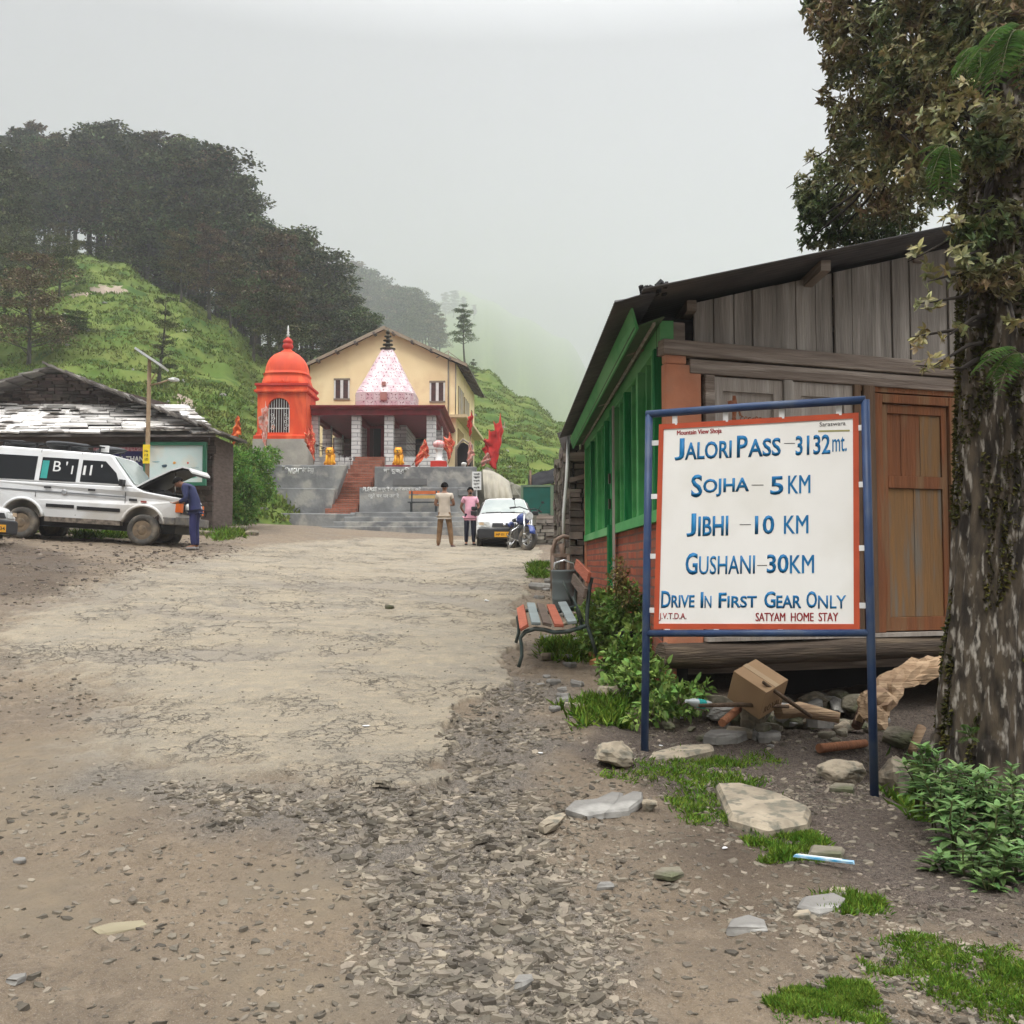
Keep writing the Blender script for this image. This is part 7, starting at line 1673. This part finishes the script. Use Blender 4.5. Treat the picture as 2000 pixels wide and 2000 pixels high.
for i, (x, y, w) in enumerate(((1325, 1402, 40), (1055, 1472, 14), (1415, 1658, 14), (1655, 1917, 16), (1777, 1955, 34), (715, 1428, 18), (950, 1178, 14), (1290, 1455, 10))):
    g = G(x, y); s_ = w / FPX * g.y; o = MB().blob((0, 0, 0), (s_ * .5, s_ * .3, s_ * .16), 300 + i, 10, .6).build('paper_scrap', m_lit if i != 4 else m_rk); o.location = (g.x, g.y, gz(g.x, g.y) + .008); tag(o, ('crumpled white paper at the foot of the creeper by the left post', 'small white paper scrap on the tarmac corner gravel', 'white wrapper scrap left of the blue strip', 'small white scrap low on the right verge dirt', 'pale bent chip near the bottom right grass', 'flattened white scrap in the middle of the tarmac', 'white scrap beside the bin foot', 'tiny white scrap beside the left sign post')[i], 'litter')

# ------------------------------------------------------------------ grass, plants
m_gb = mat('verge_grass', (.085, .165, .018), .8, (.15, .23, .035), ns=9, island=.5, trans=.2, spec=.08)
def grass_patch(polys, n, lmin, lmax, label, seed, thr=.42):
    rg = np.random.default_rng(seed); PP = []
    for poly in polys:
        xs_ = [p.x for p in poly]; ys_ = [p.y for p in poly]; m = n * 3
        x = rg.uniform(min(xs_) - .1, max(xs_) + .1, m); y = rg.uniform(min(ys_) - .1, max(ys_) + .1, m)
        k = (poly_sd(poly, x, y) + (fbm(x * 5, y * 5, seed) - .5) * .5 + rg.normal(0, .05, m) > 0) & (fbm(x * 9, y * 9, seed + 5) + rg.normal(0, .07, m) > thr); PP.append(np.stack([x[k], y[k]], 1)[:n])
    P = np.concatenate(PP); z = hfull(P[:, 0], P[:, 1])[0]; n = len(P)
    Ln = rg.uniform(lmin, lmax, n) * (.6 + .8 * fbm(P[:, 0] * 6, P[:, 1] * 6, seed + 9)); d = rnd_dirs(n, .9, rg)
    return tag(leaf_mesh('grass', np.column_stack([P, z - .005]), d, rnd_dirs(n, 0, rg), Ln, np.full(n, .0035) + Ln * .05, m_gb, droop=.3), label, 'grass', kind='stuff')
grass_patch([gp((1180, 1512), (1290, 1490), (1360, 1475), (1500, 1470), (1512, 1485), (1440, 1505), (1475, 1540), (1420, 1565), (1415, 1600), (1330, 1600), (1300, 1560), (1290, 1530)), gp((1470, 1612), (1530, 1612), (1540, 1630), (1480, 1640)), gp((1500, 1640), (1570, 1640), (1560, 1670), (1510, 1670)), gp((1640, 1750), (1680, 1755), (1675, 1765), (1640, 1762))], 9000, .018, .055, 'bright green grass tufts around the slabs of the right verge', 3, .38)
grass_patch([gp((1740, 1890), (1800, 1850), (1930, 1845), (2060, 1880), (2080, 2060), (1900, 2060), (1880, 1960), (1800, 1940)), gp((1560, 1960), (1650, 1945), (1640, 1985), (1570, 1990))], 22000, .012, .034, 'short grass mat in the bottom right corner', 8, .30)
grass_patch([gp((1060, 1250), (1150, 1245), (1150, 1295), (1085, 1300)), gp((1110, 1385), (1200, 1370), (1210, 1410), (1140, 1420)), gp((1040, 1105), (1065, 1100), (1062, 1130), (1040, 1130)), gp((1760, 1500), (1830, 1490), (1870, 1560), (1790, 1600))], 2200, .05, .13, 'longer grass tufts under the bench and by the shop', 12, .36)
grass_patch([gp((400, 1040), (470, 1030), (478, 1052), (420, 1058)), gp((150, 1042), (260, 1042), (260, 1050), (150, 1052)), gp((-20, 1036), (60, 1036), (60, 1046), (-20, 1046))], 1500, .08, .24, 'weeds along the hut and under the jeep', 15, .3)
def clump(name, label, cat, pts, n, lsize, m, seed, group=None, six=True, stems=0, up=.35):
    """leafy plant mass: pts = (centre, radii) ellipsoids in world space"""
    rg = np.random.default_rng(seed); base = min((p[0] for p in pts), key=lambda q: q.z); root = thing(name, label, cat, base, 0, group); P, D_, L_ = [], [], []; tot = sum(p[1][0] * p[1][1] * p[1][2] for p in pts) ** 1
    for c_, r_ in pts:
        m_ = int(n * (r_[0] * r_[1] * r_[2]) / tot); g_ = rg.normal(size=(m_, 3)); g_ /= np.linalg.norm(g_, axis=1)[:, None]
        q = g_ * (rg.random(m_) ** .35)[:, None] * np.array(r_) * (1 + .3 * rg.normal(size=(m_, 1)) * .4); P.append(q + np.array(c_)); D_.append(g_ + rg.normal(size=(m_, 3)) * .7 + [0, 0, up * .4]); L_.append(rg.uniform(.55, 1.2, m_) * lsize)
    P = np.concatenate(P); D_ = np.concatenate(D_); L_ = np.concatenate(L_)
    leaf_mesh('leaves', P, D_, rnd_dirs(len(P), 1.2, rg), L_, L_ * .5, m, root, off=tuple(base), six=six, droop=.2)
    mb = MB(); rs = random.Random(seed)
    for c_, r_ in pts:
        for k in range(max(2, stems)):
            a = Vector((c_[0] + rs.uniform(-.3, .3) * r_[0], c_[1] + rs.uniform(-.3, .3) * r_[1], c_[2] - r_[2] * 1.05)); b = Vector((c_[0] + rs.uniform(-.8, .8) * r_[0], c_[1] + rs.uniform(-.8, .8) * r_[1], c_[2] + r_[2] * rs.uniform(.2, .8))); mb.tube([a - base, (a + b) / 2 - base + Vector((rs.uniform(-.05, .05) * r_[0], 0, 0)), b - base], [.02 * r_[0] + .002, .014 * r_[0] + .002, .003], 5)
    mb.build('stems', mat('plant_stem', (.11, .12, .045), .8), root)
    return root
m_lv = mat('creeper_leaf', (.12, .22, .04), .6, (.20, .30, .07), ns=5, island=.5, trans=.25, spec=.25); m_lv2 = mat('bush_leaf', (.09, .2, .03), .6, (.15, .27, .05), ns=2, island=.5, trans=.2, spec=.2)
m_lv3 = mat('pale_leaf', (.15, .25, .08), .6, (.085, .165, .045), ns=6, island=.35, trans=.25, spec=.3); m_lv4 = mat('rust_leaf', (.22, .15, .05), .7, (.14, .16, .05), ns=5, island=.4, trans=.2)
pts = []
for px, py, d, rpx, k in ((1150, 1210, 11.2, 30, 1), (1180, 1190, 10.4, 38, 1), (1200, 1240, 9.8, 42, 1), (1225, 1190, 9.6, 42, 1.1), (1165, 1250, 9.9, 32, 1), (1230, 1290, 9.0, 50, 1), (1215, 1345, 8.3, 40, .9), (1260, 1330, 8.1, 52, .9), (1280, 1380, 7.7, 40, .7), (1330, 1370, 7.8, 46, .6), (1250, 1240, 9.2, 36, 1), (1195, 1300, 9.0, 30, .9), (1240, 1400, 7.5, 22, .7), (1370, 1345, 7.95, 25, .6)):
    c_ = at(px, py, d); r_ = rpx / FPX * d; pts.append((c_, (r_, r_ * .9, r_ * k)))
clump('wall_creeper', 'dense green creeper and nettles heaped against the shop brick base', 'creeper', pts, 5600, .075, m_lv, 5, stems=4)
pts = [(at(x, y, 9.3), (.1, .1, .13)) for x, y in ((1205, 1140), (1222, 1160), (1212, 1115))]
clump('seeding_weed', 'tall rusty seeding weed rising above the creeper at the brick wall', 'weed', pts, 420, .045, m_lv4, 6, stems=5)
pts = []
for px, py, d, rpx in ((450, 905, 31, 36), (500, 910, 32, 34), (430, 950, 30, 28), (470, 955, 30.5, 42), (440, 990, 29.5, 30), (510, 955, 33, 30), (480, 1000, 30.5, 26), (530, 890, 33, 20), (425, 900, 30.5, 22)):
    c_ = at(px, py, d); r_ = rpx / FPX * d; pts.append((c_, (r_, r_ * .9, r_ * .95)))
clump('green_bush', 'large leafy green bush between the stone hut and the retaining wall', 'bush', pts, 8500, .13, m_lv2, 9, six=False)
# broad leaved plant at the tree foot: whorled stems
def whorl_plant(stems, label, m, seed, ls=.12, name='leafy_shrub'):
    rg = np.random.default_rng(seed); rs = random.Random(seed); base = Vector(stems[0][0]); root = thing(name, label, 'shrub', base); P, D_, N_, L_ = [], [], [], []; mb = MB()
    for a, b in stems:
        a, b = Vector(a), Vector(b); mid = (a + b) / 2 + Vector((rs.uniform(-.03, .03), rs.uniform(-.03, .03), .02)); mb.tube([a - base, mid - base, b - base], [.006, .005, .003], 5); k = max(4, int((b - a).length / .035))
        for i in range(k):
            f = .15 + .85 * (i + 1) / k; p = a.lerp(mid, min(1, f * 2)) if f < .5 else mid.lerp(b, f * 2 - 1); an = i * 2.4 + rs.random(); s = ls * (1.1 - .55 * f) * rs.uniform(.75, 1.2)
            for q in (0, math.pi) if f < .93 else (0, 1.57, 3.14, 4.71):
                d = Vector((math.cos(an + q), math.sin(an + q), rs.uniform(.05, .5) + (.5 if f > .9 else 0))); P.append(p); D_.append(d); N_.append((-d.x * .3, -d.y * .3, 1)); L_.append(s)
    L_ = np.array(L_); leaf_mesh('leaves', P, D_, N_, L_, L_ * .36, m, root, off=tuple(base), six=True, droop=.22); mb.build('stems', mat('plant_stem', (0, 0, 0)), root); return root
rs = random.Random(77); stems = []
for px, py, d, hpx in [(1815, 1560, 5.6, 90), (1850, 1580, 5.5, 100), (1830, 1620, 5.3, 90), (1880, 1620, 5.3, 110), (1910, 1640, 5.2, 110), (1870, 1680, 5.0, 100), (1940, 1650, 5.15, 110), (1920, 1710, 4.9, 110), (1965, 1690, 4.95, 120), (1990, 1640, 5.1, 120), (1900, 1760, 4.7, 90), (1950, 1770, 4.65, 90), (1990, 1760, 4.7, 110), (2020, 1700, 4.9, 120), (1840, 1720, 4.85, 50), (1860, 1640, 5.2, 80), (2030, 1780, 4.6, 110), (1975, 1600, 5.3, 90), (1930, 1600, 5.35, 80), (1890, 1560, 5.5, 60), (1795, 1545, 5.7, 60), (1925, 1780, 4.6, 60)]:
    for q in range(3):
        a = at(px + rs.uniform(-14, 14), py + rs.uniform(-6, 12), d); a.z = min(a.z, float(h0(a.x, a.y)) + .08); b = at(px + rs.uniform(-28, 22), py - hpx * rs.uniform(.7, 1.15), d - .08); stems.append((a, b))
whorl_plant(stems, 'broad leaved pale green shrub at the foot of the tree', m_lv3, 4, .135)

# ------------------------------------------------------------------ the big tree at the right edge
tr = thing('roadside_tree', 'mossy old tree with bark trunk and brown green crown at the right edge', 'tree', on(2.72, 5.95, -.1)); o_ = tr.location
m_tb = mat('mossy_bark', (.085, .066, .045), .95, (.02, .016, .012), ns=16, stretch=(1, 1, .3), bump=1, bs=26, col3=(.30, .275, .235), ns3=30, c3r=(.55, .68), detail=9, contrast=(.36, .62))
P = [(1922, 1620, 5.9), (1915, 1540, 5.92), (1912, 1480, 5.95), (1916, 1400, 5.95), (1924, 1300, 5.95), (1934, 1180, 5.95), (1940, 1050, 5.95), (1946, 900, 5.95), (1950, 760, 5.95), (1952, 640, 5.95), (1958, 520, 6.0), (1968, 380, 6.05), (1975, 200, 6.1), (1985, 0, 6.2), (2000, -300, 6.3)]
rad = [.30, .25, .235, .235, .23, .222, .218, .22, .222, .225, .23, .22, .20, .18, .14]
V = []; F = []; n = 72
for i, (px, py, d) in enumerate(P):
    c_ = at(px, py, d)
    for sub in ((0,) if i == len(P) - 1 else (0, .12, .25, .38, .5, .62, .75, .88)):
        if sub: px2, py2, d2 = P[i + 1]; c2 = at(px + (px2 - px) * sub, py + (py2 - py) * sub, d + (d2 - d) * sub); r_ = rad[i] + (rad[i + 1] - rad[i]) * sub
        else: c2, r_ = c_, rad[i]
        for j in range(n):
            a = 2 * math.pi * j / n; k = 1 + .14 * (float(fbm(6 * math.cos(a) + 9, 6 * math.sin(a) + c2.z * 1.6, 5)) - .5) * 2 + .10 * (.5 - abs(float(vnoise(7 * math.cos(a) + 20, 7 * math.sin(a) + c2.z * 2.2, 9)) - .5) * 2) + .05 * (float(vnoise(14 * math.cos(a) + 40, 14 * math.sin(a) + c2.z * 9, 19)) - .5) + (.10 * max(0, math.cos(a * 4 + 1)) if c2.z < .55 else 0); V.append(c2 - o_ + Vector((math.cos(a) * r_ * k, math.sin(a) * r_ * k, 0)))
rows = len(V) // n
for i in range(rows - 1):
    for j in range(n): F.append((i * n + j, i * n + (j + 1) % n, (i + 1) * n + (j + 1) % n, (i + 1) * n + j))
MB().add(V, F, True).build('trunk', m_tb, tr)
BL = [(1640, 20, 7.6, 60), (1700, 70, 7.4, 75), (1790, 50, 7.0, 85), (1890, 40, 6.5, 95), (1660, 130, 7.7, 48), (1730, 160, 7.3, 75), (1820, 150, 6.8, 85), (1680, 215, 7.6, 50), (1760, 245, 7.2, 75), (1850, 240, 6.6, 75), (1645, 290, 8.3, 32), (1700, 310, 8.0, 60), (1790, 330, 7.4, 65), (1595, 362, 9.6, 28), (1640, 385, 9.4, 48), (1710, 390, 9.0, 58), (1775, 405, 8.8, 52), (1610, 425, 9.6, 38), (1660, 445, 9.6, 45), (1740, 445, 9.4, 48), (1840, 360, 7.0, 42), (1560, 352, 9.8, 12), (1590, 310, 9.4, 14), (1580, 470, 9.8, 18), (1605, 15, 8.0, 40), (1625, 60, 8.0, 34), (1640, 100, 7.9, 34), (1620, 190, 8.0, 22), (1650, 240, 8.0, 40), (1620, 330, 9.0, 34), (1590, 400, 9.6, 34), (1570, 385, 9.7, 22), (1625, 470, 9.7, 34), (1580, 440, 9.8, 24), (1690, 455, 9.6, 44), (1590, 0, 8.0, 26), (1900, 380, 6.4, 50), (1950, 430, 5.75, 50), (1900, 540, 5.72, 34), (1960, 540, 5.65, 44), (1900, 460, 5.72, 40), (1960, 120, 6.0, 90), (1960, 260, 5.7, 70), (1980, 20, 6.0, 90), (1915, 300, 5.75, 50), (1700, -60, 7.4, 90), (1850, -70, 6.6, 120), (1980, -90, 6.2, 120), (1870, 150, 6.4, 60), (2060, 100, 6.0, 110), (2080, 320, 6.0, 100)]
HANG = [(1795, 500, 5.75, 26), (1830, 545, 5.65, 26), (1815, 590, 5.6, 20), (1800, 655, 5.6, 24), (1860, 650, 5.6, 26), (1840, 705, 5.6, 18), (1880, 500, 5.6, 36), (1860, 440, 5.7, 34), (1985, 640, 5.5, 18), (1965, 720, 5.55, 16), (1810, 715, 5.65, 14)]
def rosettes(bl, per, ls, seed, out=.3):
    rg = np.random.default_rng(seed); P_, D_, N_ = [], [], []
    for px, py, d, rp in bl:
        c_ = np.array(at(px, py, d)); r_ = rp / FPX * d; m_ = max(5, int(per * (r_ / .3) ** 2)); g_ = rg.normal(size=(m_, 3)); g_ /= np.linalg.norm(g_, axis=1)[:, None]; p = c_ + g_ * (rg.random(m_) ** .4)[:, None] * r_ * np.array([1, 1.1, .95]) * (1 + (rg.random((m_, 1)) < .12) * rg.random((m_, 1)) * .35)
        ax_ = g_ + rg.normal(size=(m_, 3)) * .5 + [0, 0, .5]; ax_ /= np.linalg.norm(ax_, axis=1)[:, None]
        for k in range(7):
            a = rg.normal(size=(m_, 3)); t_ = np.cross(ax_, a); t_ /= np.linalg.norm(t_, axis=1)[:, None]; P_.append(p); D_.append(t_ + ax_ * rg.uniform(-.1, .75, (m_, 1))); N_.append(ax_)
    P_ = np.concatenate(P_); D_ = np.concatenate(D_); N_ = np.concatenate(N_); L_ = rg.uniform(.6, 1.25, len(P_)) * ls; return P_, D_, N_, L_
m_oak = mat('oak_leaf', (.22, .165, .08), .5, (.13, .16, .062), ns=2.2, island=.65, trans=.25, spec=.35, col3=(.09, .13, .045), ns3=1.3)
m_oakl = mat('oak_leaf_light', (.33, .26, .11), .5, (.21, .23, .10), ns=5, island=.5, trans=.2, spec=.4)
q = rosettes(BL, 260, .06, 1); leaf_mesh('crown', q[0], q[1], q[2], q[3], q[3] * .42, m_oak, tr, off=tuple(o_), droop=.18)
LGT = [(1880, 200, 5.9, 45), (1830, 240, 6.2, 40), (1860, 270, 6.0, 40), (1780, 330, 6.9, 40), (1745, 100, 6.9, 50), (1930, 215, 5.7, 40), (1700, 330, 7.7, 50), (1820, 100, 6.5, 50), (1660, 80, 7.5, 40)]
q = rosettes(LGT + HANG, 85, .056, 2); leaf_mesh('light_leaves', q[0], q[1], q[2], q[3], q[3] * .46, m_oakl, tr, off=tuple(o_), six=True, droop=.15)
mb = MB(); tp = [(1968, 420, 6.0), (1972, 260, 6.05), (1980, 80, 6.15)]
for i, (px, py, d, rp) in enumerate(BL + HANG):
    a = at(*tp[i % 3]) if d < 8.3 else at(1800, 230, 7.6); b = at(px, py, d)
    if (px, py, d, rp) in HANG: a = at(1955, py - 40, 5.9)
    m_ = a.lerp(b, .55) + Vector((0, 0, .12 * random.uniform(-1, 1))); mb.tube([a - o_, m_ - o_, b - o_, b - o_ + (b - m_) * .3], [.022, .012, .006, .002], 6)
mb.build('branches', mat('twig', (.035, .028, .022), .9), tr)
# moss on the trunk
rg = np.random.default_rng(6); n = 26000; zc = rg.uniform(.35, 4.3, n); th = rg.uniform(0, 6.28, n); zs_ = np.array([at(*p).z for p in P]); xs_ = np.array([at(*p).x for p in P]); ys_ = np.array([at(*p).y for p in P]); rr = np.interp(zc, zs_, rad)
keep = fbm(th * 1.6, zc * 1.9, 91) > np.interp(zc, [.3, 1.5, 2.2, 3, 4], [.60, .57, .50, .36, .30]); zc, th, rr = zc[keep], th[keep], rr[keep]; n = len(zc); ot = np.stack([np.cos(th), np.sin(th), np.zeros(n)], 1)
Pm = np.stack([np.interp(zc, zs_, xs_), np.interp(zc, zs_, ys_), zc], 1) + ot * (rr * .985)[:, None]; Lm = rg.uniform(.015, .045, n)
leaf_mesh('moss', Pm, ot + rg.normal(size=(n, 3)) * .6 + [0, 0, -.25], rnd_dirs(n, 0, rg), Lm, Lm * .6, mat('moss', (.035, .04, .012), .95, (.075, .065, .018), ns=3, island=.5, spec=.05), tr, off=tuple(o_))
# ferns growing on the trunk and limbs
def fern(root_pt, tips, label, m, seed, grp=None):
    rs = random.Random(seed); base = Vector(root_pt); r = thing('tree_fern', label, 'fern', base, 0, grp); P_, D_, N_, L_ = [], [], [], []; mb = MB()
    for t_ in tips:
        t_ = Vector(t_); l = (t_ - base).length; pk = base.lerp(t_, .5) + Vector((0, 0, l * .25)); k = 15; prev = None; path = []
        for i in range(k + 1):
            f = i / k; p = base.lerp(pk, f).lerp(pk.lerp(t_, f), f); path.append(p - base)
            if i > 2:
                d = (p - prev).normalized(); s_ = d.cross(Vector((0, 0, 1))); s_ = s_.normalized() if s_.length > .05 else Vector((1, 0, 0)); nn = s_.cross(d)
                for sg_ in (-1, 1): P_.append(p); D_.append(s_ * sg_ + d * .45); N_.append(nn); L_.append(l * .19 * math.sin(math.pi * min(1, (1.06 - f) * .95)) + .01)
            prev = p
        mb.tube(path, [.004 - .003 * i / k for i in range(k + 1)], 4)
    L_ = np.array(L_); leaf_mesh('fronds', P_, D_, N_, L_, L_ * .22, m, r, off=tuple(base), droop=.3); mb.build('stalks', mat('plant_stem', (0, 0, 0)), r)
m_fern = mat('fern', (.055, .12, .025), .7, (.10, .17, .04), ns=6, island=.3, trans=.3)
def tips(px, py, d, lst): return [at(px + a, py + b, d + c_) for a, b, c_ in lst]
fern(at(1985, 60, 5.4), tips(1985, 60, 5.4, [(-95, 70, -.2), (-60, 30, -.3), (-80, 110, -.1), (-30, 90, -.3), (20, 80, -.3), (-50, 130, -.25), (10, 120, -.2)]), 'bright green fern hanging at the top right corner of the crown', m_fern, 1)
fern(at(1915, 100, 5.6), tips(1915, 100, 5.6, [(-50, 50, -.2), (-40, 15, -.2), (30, 60, -.2), (0, 75, -.25), (-65, 70, .1)]), 'green fern on the limb left of the top right fern', m_fern, 2)
fern(at(1850, 285, 5.75), tips(1850, 285, 5.75, [(-50, 40, -.1), (-35, 80, -.15), (-20, 110, -.15), (-60, 15, 0), (10, 70, -.2), (-5, 120, -.1)]), 'hanging fern halfway down the crown left of the trunk', m_fern, 3)
fern(at(1990, 690, 5.6), tips(1990, 690, 5.6, [(-90, 40, -.15), (-70, 10, -.2), (-60, 60, -.15), (-40, 80, -.2), (20, 40, -.2)]), 'small fern sprouting from the trunk beside the door top', m_fern, 4)
fern(at(1895, 1440, 5.66), tips(1895, 1440, 5.66, [(-25, -12, -.06), (-12, -25, -.08), (12, -20, -.08), (-20, 10, -.05), (15, 8, -.06)]), 'tiny plant growing low on the trunk bark', m_fern, 5)
